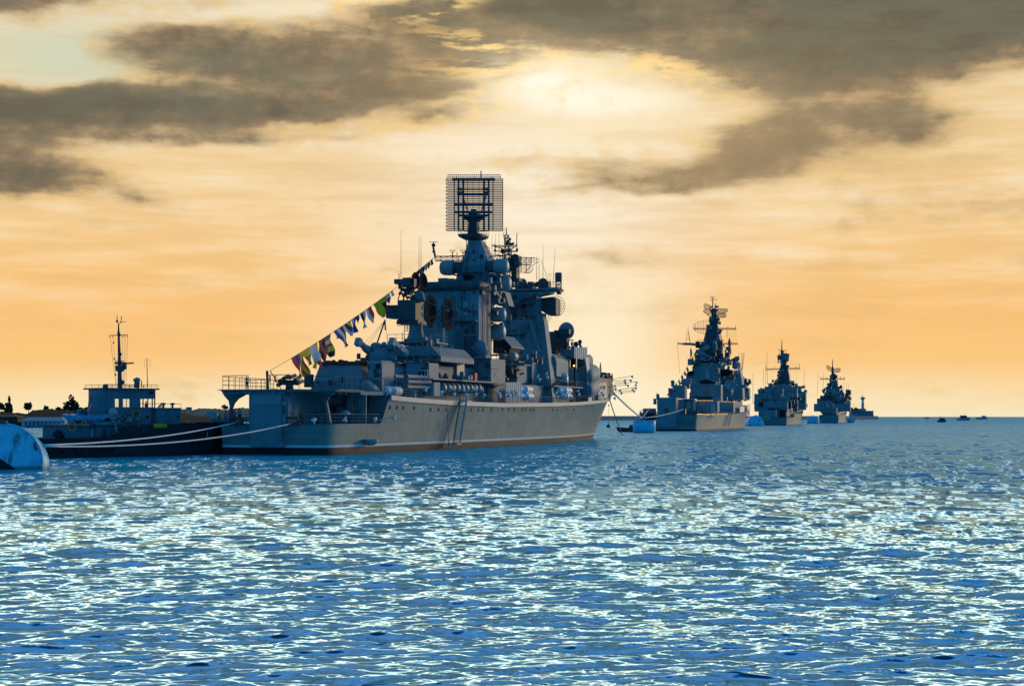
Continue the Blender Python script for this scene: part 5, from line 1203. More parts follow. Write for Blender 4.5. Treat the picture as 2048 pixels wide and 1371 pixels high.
for pts, s in (([(485, 325), (548, 318), (552, 385), (490, 395)], 64.5), ([(552, 300), (618, 298), (620, 378), (556, 385)], 64), ([(590, 305), (648, 308), (628, 412), (580, 400)], 65.5)):
    m = MB(); l = [S3(x, y, s) for x, y in pts]; m.loft([l, [p + V(.4, 0, 0) for p in l]]); m.build('radar_panel', M_grey, mast3)
m = MB()
for x0, y0, x1, y1 in ((355, 295, 355, 700), (335, 420, 335, 720), (172, 560, 168, 950), (842, 535, 832, 780), (305, 500, 305, 740), (50, 295, 25, 560), (25, 295, 20, 560)): m.tube([S3(x0, y0, 50), S3(x1, y1, 50)], .07, 4)
b3(m, 'whip_antennas', M_wire)
m = MB(); m.rail([(s, -hb3(s, zf3(s))+.1, zf3(s)) for s in range(1, 118, 7)], 1.1, 2, 2.5, .06); b3(m, 'deck_railing', M_grey)

# fourth ship
F4 = Frame((1658-1024)/F*1150, 1150, 16.0)
ship4 = thing('warship', 'fourth and farthest warship in the line, just left of the lighthouse', 'warship', (F4.o[0], F4.o[1], 0), F4.rz, 'grey warships moored in line')
CL_NAME[:] = ['deck_locker', ship4]
zf4, hb4 = simple_hull(F4, ship4, 110, [(0, 6.4), (5, 7.0), (50, 7.2), (80, 5.2), (98, 2), (104, .3), (111, -2)], [(0, 6.6), (5, 7.2), (55, 7.4), (85, 6.2), (100, 3.6), (111, .1)], [(0, 5.8), (30, 6), (70, 7), (111, 9.5)], (104, 111, 9.5), M_hull2)
def S4(x, y, s): return F4.S(*q3(x, y), s)
def b4(m, name, mat): return m.build(name, mat, ship4)
m = MB()
for a in ((2, 30, 1060, 1040, 1260, 1090), (25, 60, 965, 960, 1440, 1060), (35, 70, 1005, 890, 1390, 990), (45, 75, 1045, 860, 1380, 930), (50, 75, 1120, 760, 1300, 880)): r3(m, F4, *a)
m.box(4, 90, -5, 5, 5.5, 11); m.box(36, 84, -4, 4, 10.9, 15); b4(m, 'superstructure', M_plate)
m = MB(); clutter(F4, m, 60, 1640, 1700, 790, 806, 30, 50, .4, 1.5, 41); clutter(F4, m, 50, 1650, 1686, 772, 790, 50, 60, .4, 1.4, 42); clutter(F4, m, 30, 1655, 1672, 768, 782, 50, 60, .3, 1.0, 43); clutter(F4, m, 30, 1686, 1700, 780, 815, 50, 80, .4, 1.6, 44)
for x in (1080, 1150): m = MB().sh().torus(S4(x, 1000, 1.2), (1, .2, 0), 3.6, .5, 16, 5); b4(m, 'stern_hoop', M_grey)
for x, y, r in ((1105, 765, 14), (1090, 790, 22), (1325, 790, 20), (1330, 835, 14)): m = MB().sh(); c = S4(x, y, 44); m.ball(c, r/6.53/2.7, 8); m.tube([c, c - V(0, 0, 2)], .6, 6); b4(m, 'gun_mount', M_grey)
m = MB()
for x0, x1 in ((1165, 1195), (1275, 1235), (1220, 1215)): m.tube([S4(x0, 760, 58), S4(x1, 620, 58)], .7, 6)
for y in (640, 690, 730): m.tube([S4(1180, y, 58), S4(1260, y-20, 58)], .35, 5); m.tube([S4(1190, y-20, 58), S4(1250, y, 58)], .3, 5)
L = []
for y, x0, x1, d in ((640, 1185, 1245, 1.6), (560, 1195, 1228, 1.0), (480, 1198, 1222, .8)):
    a, b = S4(x0, y, 58), S4(x1, y, 58); L.append(rr_loop(58-d, 58+d, b.y, a.y, a.z, d*.3, 1))
m.loft(L); clutter(F4, m, 40, 1660, 1674, 750, 775, 56, 60, .4, 1.2, 45); mast4 = b4(m, 'mast', M_dark)
m = MB(); m.tube([S4(1208, 480, 58), S4(1209, 378, 58)], [.4, .2], 6); m.truss(S4(1050, 635, 58), S4(1365, 635, 58), .7, .8, 12, .11)
for x in (1050, 1132, 1312, 1367): m.tube([S4(x, 655, 58), S4(x, 600, 58)], .12, 4)
for x0, y0, x1, y1 in ((1018, 550, 1010, 860), (1092, 560, 1085, 760), (1395, 690, 1392, 860), (1358, 660, 1350, 830), (1420, 690, 1415, 900)): m.tube([S4(x0, y0, 50), S4(x1, y1, 50)], .08, 4)
m.build('yards', M_dark, mast4)
for pts in ([(1130, 460), (1160, 465), (1205, 500), (1200, 545), (1150, 520), (1132, 490)], [(1225, 505), (1270, 495), (1315, 500), (1312, 530), (1280, 555), (1225, 545)]):
    m = MB(); mesh_net(m, F4, 57, [q3(*p) for p in pts], 6, 8, .14, .10); m.build('mesh_aerial', M_wire, mast4)
# ---------------------------------------------------------------- the tug alongside
FT = Frame(-56.3, 187.5, 43.0)
tug = thing('tugboat', 'small harbour tug with blue grey wheelhouse and black tyre-hung hull at the big warship\'s stern', 'tugboat', (-56.3, 187.5, 0), FT.rz)
CL_NAME[:] = ['deck_gear', tug]
def tp(m, name, mat, label=None): return m.build(name, mat, tug, None, label)
TW, TS = FT.W, FT.S
stp = TW(240, 850, -3.7).x
def zt_(s): return 2.25 + .02*s if s < stp-.6 else (3.75 + .022*(s-stp) if s > stp+.2 else 2.25 + .02*s + (s-stp+.6)/.8*1.5)
def tug_hull(p, c):
    x, y, z = sepxyz(p); n = noise(vec(x*.8, y*.4, z*.5), 1.0, 5, .62)
    c = mixc(sstep(n, .45, .7)*.7, c, (.038, .020, .018))
    return mixc(sstep(z, .55, .45), c, (.030, .016, .014))
M_tug = material('black tug hull with rust', (.018, .020, .022), .6, .25, .8, fn=tug_hull)
ss = [0, .4, 1.2, 2.5, 4, 6, 8, stp-.61, stp-.4, stp-.1, stp+.21, 12, 14, 16, 18, 20, 22, 23.5, 25, 26, 27, 28, 29]; ss = sorted(set(ss))
mb, hbt = hull_mesh(ss, [(0, 1.6), (1.2, 2.6), (4, 3.3), (10, 3.6), (19, 3.2), (23, 2.0), (27.6, .35), (29.5, -.6)], [(0, 2.2), (1.2, 3.1), (4, 3.7), (10, 3.8), (20, 3.6), (24, 2.7), (27.5, 1.2), (29, .1)], zt_, lambda s: 4.0, (28.3, 29, 4.1))
tp(mb, 'hull', M_tug)
m = MB(); deck_strip(m, [s for s in ss if s < 25.5], hbt, lambda s: min(zt_(s), 2.25+.02*s if s < stp+.3 else 2.9)-.5, .1); tp(m, 'deck', M_deck)
m = MB().sh()
for sg in (-1, 1): m.tube([(s, sg*(hbt(s, 1.9)+.08), 1.75) for s in (.4, 1.2, 2.5, 4, 8, 14, 20, 23)], .17, 6)
m.tube([(-.25, -2.0, 1.8), (-.4, 0, 1.8), (-.25, 2.0, 1.8)], .35, 8); tp(m, 'rubbing_band', M_rub)
tyre = None
for px, r in ((106, .45), (128, .42), (160, .55), (188, .5), (204, .42), (222, .45)):
    s = TW(px, 893, -3.5).x; s = max(s, .4); y = -hbt(s, 1.0)-.12; z = TW(px, 895, y).z
    if tyre is None:
        tyre = MB().sh().torus((0, 0, 0), (0, 1, 0), .43, .15, 18, 7).build('tyre_fender', M_rub, tug, (s, y, z))
    else: twin(tyre, tug, (s, y, z), None, (r/.45, 1, r/.45))
m = MB(); rr2 = random.Random(11)
for i in range(16):
    px = rr2.uniform(112, 132); p = TW(px, 872, -1.5); m.obox(p + V(0, rr2.uniform(-.6, .6), rr2.uniform(-.2, .35)), V(.25, .1, .05), V(-.05, .2, .1), V(.05, 0, rr2.uniform(.15, .45)))
tp(m, 'rope_heap', M_rub)
def sd(m, w, th, x0, y0, x1, y1): FT.side(m, w, w+th, x0, y0, x1, y1)
def spoly(name, w, th, pts, mat, holder=None):
    m = MB(); l = [TW(x, y, w) for x, y in pts]; m.loft([l, [p + V(0, th, 0) for p in l]]); return m.build(name, mat, holder or tug)
M_tugg = material('blue grey tug paint', (.085, .175, .20), .5, .2, .8, fn=panel_fn)
m = MB(); sd(m, -2.7, 5.2, 133, 848, 240, 880); ob = tp(m, 'after_cabin', M_tugg)
m = MB(); sd(m, -2.74, .03, 180, 855, 192, 874); m.build('cabin_door', M_dark, ob)
m = MB(); sd(m, -2.745, .03, 181, 857, 187, 873); m.build('door_panel', M_grey2, ob.children[0])
m = MB(); sd(m, -3.2, .4, 231, 843, 247, 874); ob = tp(m, 'ventilator_trunk', M_grey2)
m = MB().sh()
for y in (853, 858): m.lathe([(0, 0), (.09, 0), (.09, .05)], TW(237, y, -3.22), (0, -1, 0), 10)
m.build('vent_hole', M_black, ob)
m = MB(); sd(m, -2.9, .3, 142, 846, 178, 851); sd(m, -2.9, .3, 192, 843, 222, 849); tp(m, 'teal_side_cloth', M_teal)
m = MB(); sd(m, -2.9, 5.0, 133, 851, 240, 853); tp(m, 'boat_deck_edge', M_dark)
def tarp(pts, d):
    m = MB().sh(); n = len(pts)
    top = [TW(x, y, -2.9 + d*.1) for x, y, _ in pts]; bot = [TW(x, y2, -3.3) for x, _, y2 in pts]
    L = []
    for i in range(n): w = .12*math.sin(i*2.1); L.append([bot[i] + V(0, w, 0), bot[i].lerp(top[i], .5) + V(0, -.1, .05), top[i], top[i] + V(0, 1.4, .2), top[i] + V(0, 1.4, .1), bot[i] + V(0, w+.1, 0)])
    m.loft(L); tp(m, 'tarpaulin', M_tarp)
tarp([(136, 831, 843), (145, 830, 843), (154, 830.5, 841.5), (161, 831, 840), (165, 833, 839)], 0)
tarp([(164, 834, 839), (172, 830, 840), (179, 828.5, 841), (187, 830, 842), (194, 831, 842), (200, 832, 840)], .5)
tarp([(186, 842, 846.5), (194, 839, 844.5), (205, 833, 840), (214, 828, 835), (218, 831, 835)], 1)
spoly('white_dinghy', -1.5, 1.6, [(146, 830), (150, 827), (158, 827), (161, 830)], M_white)
m = MB(); m.tube([TW(135, 830, -2), TW(144, 824, -2)], .05, 4); m.tube([TW(162, 832, -1), TW(158, 822, -1), TW(165, 820, -1)], .12, 5); clutter(FT, m, 14, 158, 176, 820, 830, 6, 8, .1, .3, 61); tp(m, 'boat_davit', M_tugg)
m = MB(); sd(m, -2.2, 4.4, 275, 816, 362, 862); ob = tp(m, 'forward_cabin', M_tugg)
m = MB(); sd(m, -2.22, .015, 302.5, 817.5, 312, 850); m.build('painted_stripe', M_rust, ob)
m = MB(); sd(m, -2.25, .04, 317, 822, 331, 849); sd(m, -2.28, .04, 321, 827, 327, 830); m.build('cabin_door', M_tugg, ob)
m = MB().sh()
for px, py in ((295, 833), (356, 833), (295.5, 833)): m.torus(TW(px, py, -2.24), (0, 1, 0), .14, .03, 12, 4); m.lathe([(0, 0), (.13, 0), (.13, .02)], TW(px, py, -2.215), (0, -1, 0), 10)
m.build('cabin_porthole', M_black, ob)
m = MB(); sd(m, -2.4, 4.8, 273, 814.6, 364, 816.6); m.build('cabin_roof', M_grey, ob)
m = MB(); m.rail([TW(280, 815, -2.3), TW(362, 815, -2.3)], .5, 1, 1.5, .025); tp(m, 'roof_rail', M_dark)
for px in (327, 345):
    m = MB().sh(); p = TW(px, 815, -1.2); m.lathe([(.12, 0), (.12, .35), (.28, .4), (.26, .58), (.1, .62)], p, (0, 0, 1), 12); tp(m, 'mushroom_vent', M_dark)
# funnel casing and wheelhouse with real window openings
m = MB().sh(); p, q = TW(199, 852, -1.6), TW(218, 776, -1.6); L = []
for t in (0, .3, .7, .97, 1.0):
    z = p.z + (q.z-p.z)*t; a = TW(196 + 8*t, 832, -1.6).x; b = TW(222 - 1*t, 832, -1.6).x; L.append(rr_loop(a, b, -1.9, 1.4, z, .5 if t < 1 else .7, 3))
m.loft(L); ob = tp(m, 'funnel', M_tugg)
m = MB().sh(); p = TW(211, 777, -1.0); m.lathe([(.35, 0), (.3, .5), (.2, .55)], p, (0, 0, 1), 10); m.build('exhaust_pipe', M_dark, ob)
wz0, wz1, wzt = TW(250, 813.5, -2).z, TW(250, 796.5, -2).z, TW(250, 776, -2).z
xa, xb = TW(214, 800, -2).x, TW(311, 800, -2).x
m = MB(); m.box(xa, xb, -2.0, 2.0, 2.5, wz0); m.box(xa, xb, -2.0, 2.0, wz1, wzt-.15)
for x0, x1 in ((214, 230), (238.5, 246), (260, 281)):
    a, b = TW(x0, 800, -2).x, TW(x1, 800, -2).x; m.box(a, b, -2.0, -1.85, wz0, wz1)
for x in (286.5, 296, 305, 310): a = TW(x, 800, -2).x; m.box(a-.06, a+.06, -2, -1.9, wz0, wz1)
for t in (.1, .55): 
    a = xa + (xb-xa)*t; 
m.box(xb-.1, xb, 1.85, 2.0, wz0, wz1); m.box(xa, xa+.1, 1.85, 2.0, wz0, wz1)
wheel = tp(m, 'wheelhouse', M_tugg)
m = MB(); a = TW(253, 800, -2).x; m.box(a-.03, a+.03, -1.99, -1.93, wz0, wz1); m.build('window_bar', M_dark, wheel)
gl = bpy.data.materials.new('clear window glass'); gl.use_nodes = True; nt = gl.node_tree; nt.nodes.clear()
t_ = nt.nodes.new('ShaderNodeBsdfTransparent'); t_.inputs[0].default_value = (.93, .95, .95, 1); g_ = nt.nodes.new('ShaderNodeBsdfGlossy'); g_.inputs['Roughness'].default_value = .03
mx = nt.nodes.new('ShaderNodeMixShader'); mx.inputs[0].default_value = .06; nt.links.new(t_.outputs[0], mx.inputs[1]); nt.links.new(g_.outputs[0], mx.inputs[2]); o_ = nt.nodes.new('ShaderNodeOutputMaterial'); nt.links.new(mx.outputs[0], o_.inputs[0])
for x0, x1 in ((230, 238.5), (246, 260)):
    m = MB(); a, b = TW(x0, 800, -2).x, TW(x1, 800, -2).x; m.box(a, b, -1.955, -1.945, wz0, wz1); m.build('window_pane', gl, wheel)
m = MB(); m.box(xa-.5, xb+.35, -2.35, 2.35, wzt-.15, wzt+.03); m.build('wheelhouse_roof', M_dark, wheel)
m = MB(); sd(m, -2.02, .02, 298, 783, 307, 788); m.build('name_board', M_black, wheel)
m = MB(); m.rail([(xa-.3, -2.2, wzt+.03), (xb+.2, -2.2, wzt+.03)], .42, 2, .9, .022); m.rail([(xa-.3, 2.2, wzt+.03), (xb+.2, 2.2, wzt+.03)], .42, 2, .9, .022); m.build('roof_railing', M_dark, wheel)
m = MB().sh(); p = TW(273, 775, -.5); m.lathe([(.35, 0), (.33, .8), (.38, 1.1), (.2, 1.25)], p, (.12, 0, 1), 14); m.tube([p + V(0, 0, 1), p + V(-.35, 0, .9)], .2, 8); m.build('roof_ventilator', M_grey, wheel)
m = MB()
for x, h in ((259, .35), (283, .9), (287, .3), (295, .3)): q = TW(x, 775, -1); m.tube([q, q + V(0, 0, h)], .06, 5)
m.build('roof_lamp', M_dark, wheel)
# mast
m = MB(); m.tube([TW(240, 776, 0), TW(239, 720, 0), TW(237.5, 665, 0), TW(237, 648, 0)], [.30, .2, .13, .07], 8); m.tube([TW(237, 650, 0), TW(234.5, 640, 0), TW(234, 630, 0)], .045, 5); m.tube([TW(237, 648, 0), TW(242, 645, 0), TW(243, 632, 0)], .05, 5); m.tube([TW(239, 644, 0), TW(252, 643, 0)], .03, 4)
for y in range(672, 776, 5): m.tube([TW(237.5, y, 0), TW(234.5, y, 0)], .03, 4)
ob = tp(m, 'mast', M_dark)
m = MB(); m.tube([TW(219, 670.5, 0), TW(255, 669.5, 0)], .05, 5)
for x in (219.5, 226, 244, 248, 255): m.tube([TW(x, 670, 0), TW(x, 675, 0)], .05, 4)
for x0, x1 in ((220, 232), (226, 233), (244, 247), (250, 249), (255, 252)): m.tube([TW(x0, 672, 0), TW(x1, 772, -.5)], .018, 4)
for x, y in ((227, 685), (229, 717), (231, 749)): m.sh().ball(TW(x, y, 0), .12, 6)
m.build('signal_yard', M_dark, ob)
for x, y, r in ((238, 669, .22), (236, 664, .12), (241, 708, .18), (248, 733, .36), (244, 738, .28), (245, 764, .25), (234, 642, .14), (241, 724, .2)): MB().sh().ball(TW(x, y, -.2), r, 10, (0, 0, 1), 1.15).build('mast_lamp', M_dark, ob)
m = MB(); m.tube([TW(230, 726, 0), TW(252, 726, 0)], .14, 5); m.tube([TW(246, 727, -.3), TW(267, 725.5, -.3)], .10, 5); m.tube([TW(230, 722, 0), TW(248, 722, 0)], .05, 4); sd(m, -.4, .8, 238, 730, 246, 742); m.build('radar_platform', M_dark, ob)
m = MB(); m.tube([TW(295, 771, 0), TW(293.5, 715, 0)], [.06, .03], 5)
for i in range(6): m.tube([TW(293.6, 720+i*4, 0), TW(296, 721+i*4, 0)], .02, 4)
for dx in (-5, 6): m.tube([TW(294+dx, 718, 0), TW(294+dx, 736, 0)], .014, 4)
m.tube([TW(289, 720, 0), TW(300, 718, 0)], .012, 4); tp(m, 'whip_antenna', M_wire)
m = MB().sh(); p = TW(225, 828, -2.4); m.lathe([(.3, -.75), (.42, -.5), (.58, .0), (.52, .5), (.3, .72), (.1, .78)], p, (.1, 0, 1), 12); m.lathe([(.3, -1.3), (.28, -.7)], p, (0, 0, 1), 10); tp(m, 'canvas_covered_light', M_canvas)
m = MB(); clutter(FT, m, 46, 228, 276, 826, 850, 9, 11, .06, .22, 62)
for i in range(8): y = 822 + i*3.4; m.tube([TW(228 + i*2, y, -2.4), TW(262 + i*1.5, y-2, -2.4)], .04, 4)
tp(m, 'deck_machinery', M_tugg)
m = MB(); a, b = TW(205, 860, -2.72), TW(232, 874, -2.72)
for i in range(14): p = TW(rr2.uniform(210, 232), rr2.uniform(862, 874), -3.0); m.obox(p, V(.2, 0, .05), V(0, .2, 0), V(0, .05, .2))
tp(m, 'stowed_gear', M_dark)
m = MB(); a, b = TW(393, 876, -1.6), TW(426, 874, -1.0); m.obox((a+b)/2, (b-a)/2, V(0, .6, 0), V(0, 0, .1))
for px in (397, 414): m.tube([TW(px, 856, -2.2), TW(px+1, 874, -2.2)], .07, 5)
tp(m, 'boarding_step', M_canvas)
CL_NAME[:] = ['deck_gear', tug]
# loose things on the tug
def life_ring(p, ax, parent_label, r=.36, dark=False):
    t = thing('life_ring', parent_label, 'life ring', p, 0, 'life rings')
    MB().sh().torus((0, 0, 0), ax, r, .095, 22, 8).build('ring', M_orange, t)
    d = Vector(ax).normalized(); u = d.cross(V(0, 0, 1)).normalized(); m = MB().sh()
    for k in range(4): a = PI/4 + k*PI/2; c = (u*math.cos(a) + V(0, 0, 1)*math.sin(a))*r; m.torus(c, (u*-math.sin(a) + V(0, 0, 1)*math.cos(a)), .098, .016, 10, 4)
    m.build('lashing', M_canvas, t)
tn = (-FT.p[0], -FT.p[1], 0)
life_ring(FT.world(TW(272, 829, -2.35)), tn, 'bright orange life ring on the tug beside its forward cabin', .5)
life_ring(FT.world(TW(144, 852, -3.42)), tn, 'brownish life ring hung at the tug\'s stern under the blue tarpaulin', .5)
life_ring(FT.world(TW(168, 846, -3.42)), tn, 'small dark life ring hung in the middle of the teal cloth on the tug', .26)
cn = (-CX.f[0], -CX.f[1], 0)
sn = (math.cos(CX.t), -math.sin(CX.t), 0)
life_ring(CX.world(S(581.5, 815, 1.2)) , (sn[0]+cn[0]*.6, sn[1]+cn[1]*.6, 0), 'red brown life ring beside green crates under the helideck', .5)
life_ring(CX.world(S(710, 811, 11.7)), (sn[0]+cn[0]*.8, sn[1]+cn[1]*.8, 0), 'red brown life ring near the steep ladder under the helideck', .52)
life_ring(CX.world(S(1093, 776, 98.8)), cn, 'dark red life ring on the bulkhead between white raft canisters amidships', .45)
m = MB(); l = [TW(x, y, -3.85) for x, y in ((308, 848), (321, 847), (334, 848))]; h = [TW(x, y, -3.92) for x, y in ((308, 855), (321, 855.5), (334, 855.5))]
m.sh().loft([[l[i], h[i], h[i] + V(0, .05, 0), l[i] + V(0, .3, .05)] for i in range(3)])
w = m.build('hung_cloth', M_yellow); w.location = (FT.o[0], FT.o[1], 0); w.rotation_euler = (0, 0, FT.rz); tag(w, 'yellow cloth hung over the black bulwark of the tug', 'cloth')
for i, (x0, x1, wd) in enumerate(((585, 590.5, 'left'), (591, 597, 'middle'), (597.5, 603, 'right'))):
    t = thing('crate', f'green plastic crate on the dark quarterdeck, {wd} one of three', 'crate', CX.world((3.5, S((x0+x1)/2, 820, 3.5).y, S(590, 825, 3.5).z)), CX.rz, 'green crates under the helideck')
    m = MB(); k = (x1-x0)/15.6/2; m.box(-.3, .3, -k, k, 0, .06).box(-.3, -.26, -k, k, 0, .75).box(.26, .3, -k, k, 0, .75).box(-.26, .26, -k, -k+.04, 0, .75).box(-.26, .26, k-.04, k, 0, .75); m.build('crate_body', M_green, t)
    m = MB(); m.box(-.34, .34, -k-.02, k+.02, .68, .74); m.build('crate_rim', M_green, t)
    if i == 0:
        m = MB(); m.box(3.1, 3.9, S(604, 820, 3.5).y-.1, S(584, 820, 3.5).y+.1, 3.9, S(590, 825, 3.5).z-.01); cp(m, 'crate_stand', M_dark)
# ---------------------------------------------------------------- mooring buoys
def stain(p, c):
    x, y, z = sepxyz(p); n = noise(vec(x*.6, y*.6, z*.8), 1.0, 5, .6)
    c = mixc(sstep(n, .45, .72)*.75, c, (.05, .42, .55)); run = noise(vec(x*1.6, y*1.6, z*.25), 1.0, 5, .6); c = mixc(sstep(run, .56, .70)*.85, c, (.14, .12, .07))
    c = mixc(sstep(z, .5, .15)*.8, c, (.12, .12, .05))
    return c
M_buoy = material('white buoy paint', (.15, .72, .88), .45, .08, .5, fn=stain, bump=.04)
# the big barrel buoy in the foreground
bx = at(3, 146.5)
big = thing('mooring_buoy', 'huge barrel buoy lying on its side at the left edge, nearest the camera', 'buoy', (bx.x, bx.y, 0), 0, 'mooring buoys')
ax = V(.13, -.98, .12).normalized(); c0 = V(0, 0, .62)
m = MB().sh(); m.lathe([(0, .40), (1.2, .38), (2.6, .24), (3.34, .0), (3.42, -.02)], c0, ax, 56, False); m.build('end_cap', M_buoy, big)
m = MB().sh(); m.lathe([(3.40, -.06), (3.55, .06), (3.66, .04), (3.68, -.18), (3.58, -.24)], c0, ax, 56, False); m.build('rim', M_buoy, big)
m = MB().sh(); m.lathe([(3.58, -.22), (3.6, -3.4), (3.68, -3.45), (3.68, -3.7), (0, -3.9)], c0, ax, 56, False); m.build('drum', M_buoy, big)
m = MB().sh(); q = []
E1 = ax.cross(V(0, 0, 1)).normalized(); E2 = E1.cross(ax).normalized()
pts = [(-3.3, 1.1), (-2.2, 1.0), (-1.2, .85), (-.15, .42), (.5, .0), (1.25, -.5)]
f_ = lambda u, v: c0 + E1*(-u) + E2*v + ax*(.42 - .034*(u*u+v*v))
# black tar patch low on the end
gp = []
for i in range(13):
    u = -3.3 + i*(4.55/12)
    top = float(np.interp(u, [p[0] for p in pts[:6]], [p[1] for p in pts[:6]]))
    gp.append([f_(u, top + (-1.6-top)*j/8)*1.0 + ax*.012 for j in range(9)])
m.loft(gp, False, False); m.build('tar_patch', M_black, big)
m = MB().sh(); m.lathe([(.5, 0), (.5, .25), (.35, .3)], c0 + V(.6, -1.7, 3.55), (0, 0, 1), 14); m.build('top_bollard', M_rust, big); m = MB().sh(); m.torus(V(2.95, .6, 2.15), (1, 0, .2), .32, .09, 14, 6); m.build('mooring_eye', M_rust, big)
# others down the line
def drum_buoy(px, dist, r, h, label, flat=True, tilt=0.0):
    p = at(px, dist); t = thing('mooring_buoy', label, 'buoy', p, 0, 'mooring buoys')
    if flat:
        m = MB().sh(); m.lathe([(r, -.8), (r, h-.1), (r*.985, h)], (0, 0, 0), (tilt, 0, 1), 40); m.build('drum', M_buoy, t)
        m = MB().sh(); m.lathe([(r+.01, h-.35), (r+.14, h-.3), (r+.14, h-.02), (r+.01, h+.02)], (0, 0, 0), (tilt, 0, 1), 40, False); m.build('rim', M_buoy, t)
        m = MB().sh(); m.tube([(-.4, 0, h), (-.3, 0, h+.8), (.3, 0, h+.8), (.4, 0, h)], .12, 6); m.tube([(.9, 0, h), (1.0, 0, h+1.0)], .1, 5); m.build('mooring_eye', M_rust, t)
    else:
        a = V(.20, -1, .10).normalized(); L = r*1.6
        m = MB().sh(); m.lathe([(0, .35), (r*.6, .26), (r*.95, .03), (r, -.05), (r, -L), (0, -L-.2)], (0, 0, h-r), a, 40); m.build('drum', M_buoy, t)
        m = MB().sh(); m.lathe([(r+.0, 0), (r+.12, .0), (r+.12, -.3), (r, -.32)], (0, 0, h-r), a, 40, False); m.build('rim', M_buoy, t)
        m = MB().sh(); m.torus((0, -.2, h+.1), (0, 1, 0), .3, .09, 12, 5); m.build('mooring_eye', M_rust, t)
    return t
drum_buoy(1288.5, 478, 3.35, 3.65, 'upright flat topped drum buoy in front of the second warship\'s stern')
drum_buoy(1512, 806, 3.75, 5.2, 'round topped barrel buoy in front of the third warship\'s stern', False)
drum_buoy(1625, 1080, 3.7, 4.9, 'low flat topped buoy between third and fourth warships', True, .08)
drum_buoy(1704, 1240, 2.6, 4.9, 'small buoy right of the fourth warship, under the lighthouse pier', False)

# ---------------------------------------------------------------- ropes and chain
def rope(name, label, cat, pts, r, mat, group=None, n=6):
    m = MB().sh().tube(pts, r, n); o = m.build(name, mat); return tag(o, label, cat, group)
def sag(a, b, d, n=18):
    a, b = Vector(a), Vector(b); return [a.lerp(b, i/n) - V(0, 0, d*4*(i/n)*(1-i/n)) for i in range(n+1)]
e0 = big.location + V(2.98, .6, 2.05)
e0 = at(86, 145.5, zat(889.5, 145.5))
rope('mooring_rope', 'upper white mooring rope from the barrel buoy to the farther fairlead at the stern\'s left', 'rope', sag(e0, CX.world(S(473, 844.5, -.2)), .55), .085, M_rope, 'stern mooring ropes')
rope('mooring_rope', 'lower white mooring rope from the barrel buoy to the fairlead right of the stern door', 'rope', sag(e0 - V(0, 0, .12), CX.world(S(584, 846, -.25)), .85), .085, M_rope, 'stern mooring ropes')
bt = at(1283, 478, 4.4)
rope('mooring_rope', 'taut tan rope from the nearest warship\'s bow to the flat drum buoy', 'rope', sag(CX.world(W(1226, 784, -2.5)), bt, .3), .22, M_rope)
rope('mooring_rope', 'white rope from the drum buoy to the right edge of the second warship\'s stern', 'rope', sag(bt + V(.3, 0, 0), F2.world(F2.S(1366, 818, -.2)), .5), .13, M_rope)
rope('mooring_rope', 'short steep rope from the drum buoy up to the second warship\'s left quarter', 'rope', sag(bt + V(.2, 0, 0), F2.world(F2.S(1299, 816, 0)), .1), .12, M_rope)
rope('anchor_chain', 'slack chain running from the nearest warship\'s bow down into the water', 'chain', sag(CX.world(W(1219, 798, -.3)), at(1246, 432, -.3), .5), .13, M_chain)
# ---------------------------------------------------------------- small craft
def launch(px, dist, L, head, label, cabin, hullm, cab, mast=True):
    p = at(px, dist); t = thing('motor_boat', label, 'boat', p, R(90-head), 'small boats far out'); k = L/10
    mb, hx = hull_mesh([0, .3*k, 2*k, 5*k, 7*k, 8.5*k, 9.3*k, 10*k], [(0, 1.3*k), (5*k, 1.4*k), (8.5*k, .3*k), (10*k, -.6*k)], [(0, 1.4*k), (5*k, 1.6*k), (8.5*k, .8*k), (10*k, .04*k)], lambda s: (1.0 + .05*s/k)*k, lambda s: (1.0+.05*s/k)*k, (9*k, 10*k, 1.45*k), 1.4, -.4)
    mb.build('hull', hullm, t)
    m = MB(); deck_strip(m, [0, 4*k, 8*k, 9.7*k], hx, lambda s: (.95 + .05*s/k)*k); m.build('deck', M_canvas, t)
    m = MB(); a, b, h = cabin; m.box(a*k, b*k, -1.0*k, 1.0*k, .9*k, (.95+h)*k); m.frus((b*k, (b+1)*k, -1.0*k, 1.0*k, .9*k), (b*k, (b+.3)*k, -.9*k, .9*k, (.9+h)*k)); c_ = m.build('cabin', cab, t)
    m = MB(); m.box(a*k+.2*k, b*k-.1*k, -1.01*k, 1.01*k, (.6+h*.6)*k, (.75+h*.85)*k); m.build('cabin_window', M_glass, c_)
    if mast: 
        m = MB(); m.tube([((a+1)*k, 0, .9*k), ((a+1)*k, 0, (2.6+h)*k)], .08*k, 5); m.tube([((a+1)*k, -1*k, (1.9+h)*k), ((a+1)*k, 1*k, (1.9+h)*k)], .05*k, 4); m.build('mast', M_dark, t)
    t.scale = (1, 1, 1.5); return t
launch(1876, 1300, 9.5, 60, 'dark small boat with thick mast, nearest of the boats at right', (2, 6.5, 1.5), M_dark, M_dark)
launch(1914, 1850, 16, 85, 'white cabin cruiser right of the dark boat at the horizon', (2.5, 6.5, 1.5), M_grey2, M_dark, False)
launch(1952, 2500, 19, 85, 'low white boat farthest right, just under the horizon', (5, 7.5, 1.1), M_grey2, M_white, False)
launch(1848, 3300, 12, 88, 'tiny pale boat left of the dark boat at the horizon', (3, 6, 1.2), M_grey2, M_white, False)
launch(1277, 470+30, 7, 268, 'small red brown boat half hidden behind the flat drum buoy', (1.0, 3.5, 1.2), M_rust, M_dark, False)
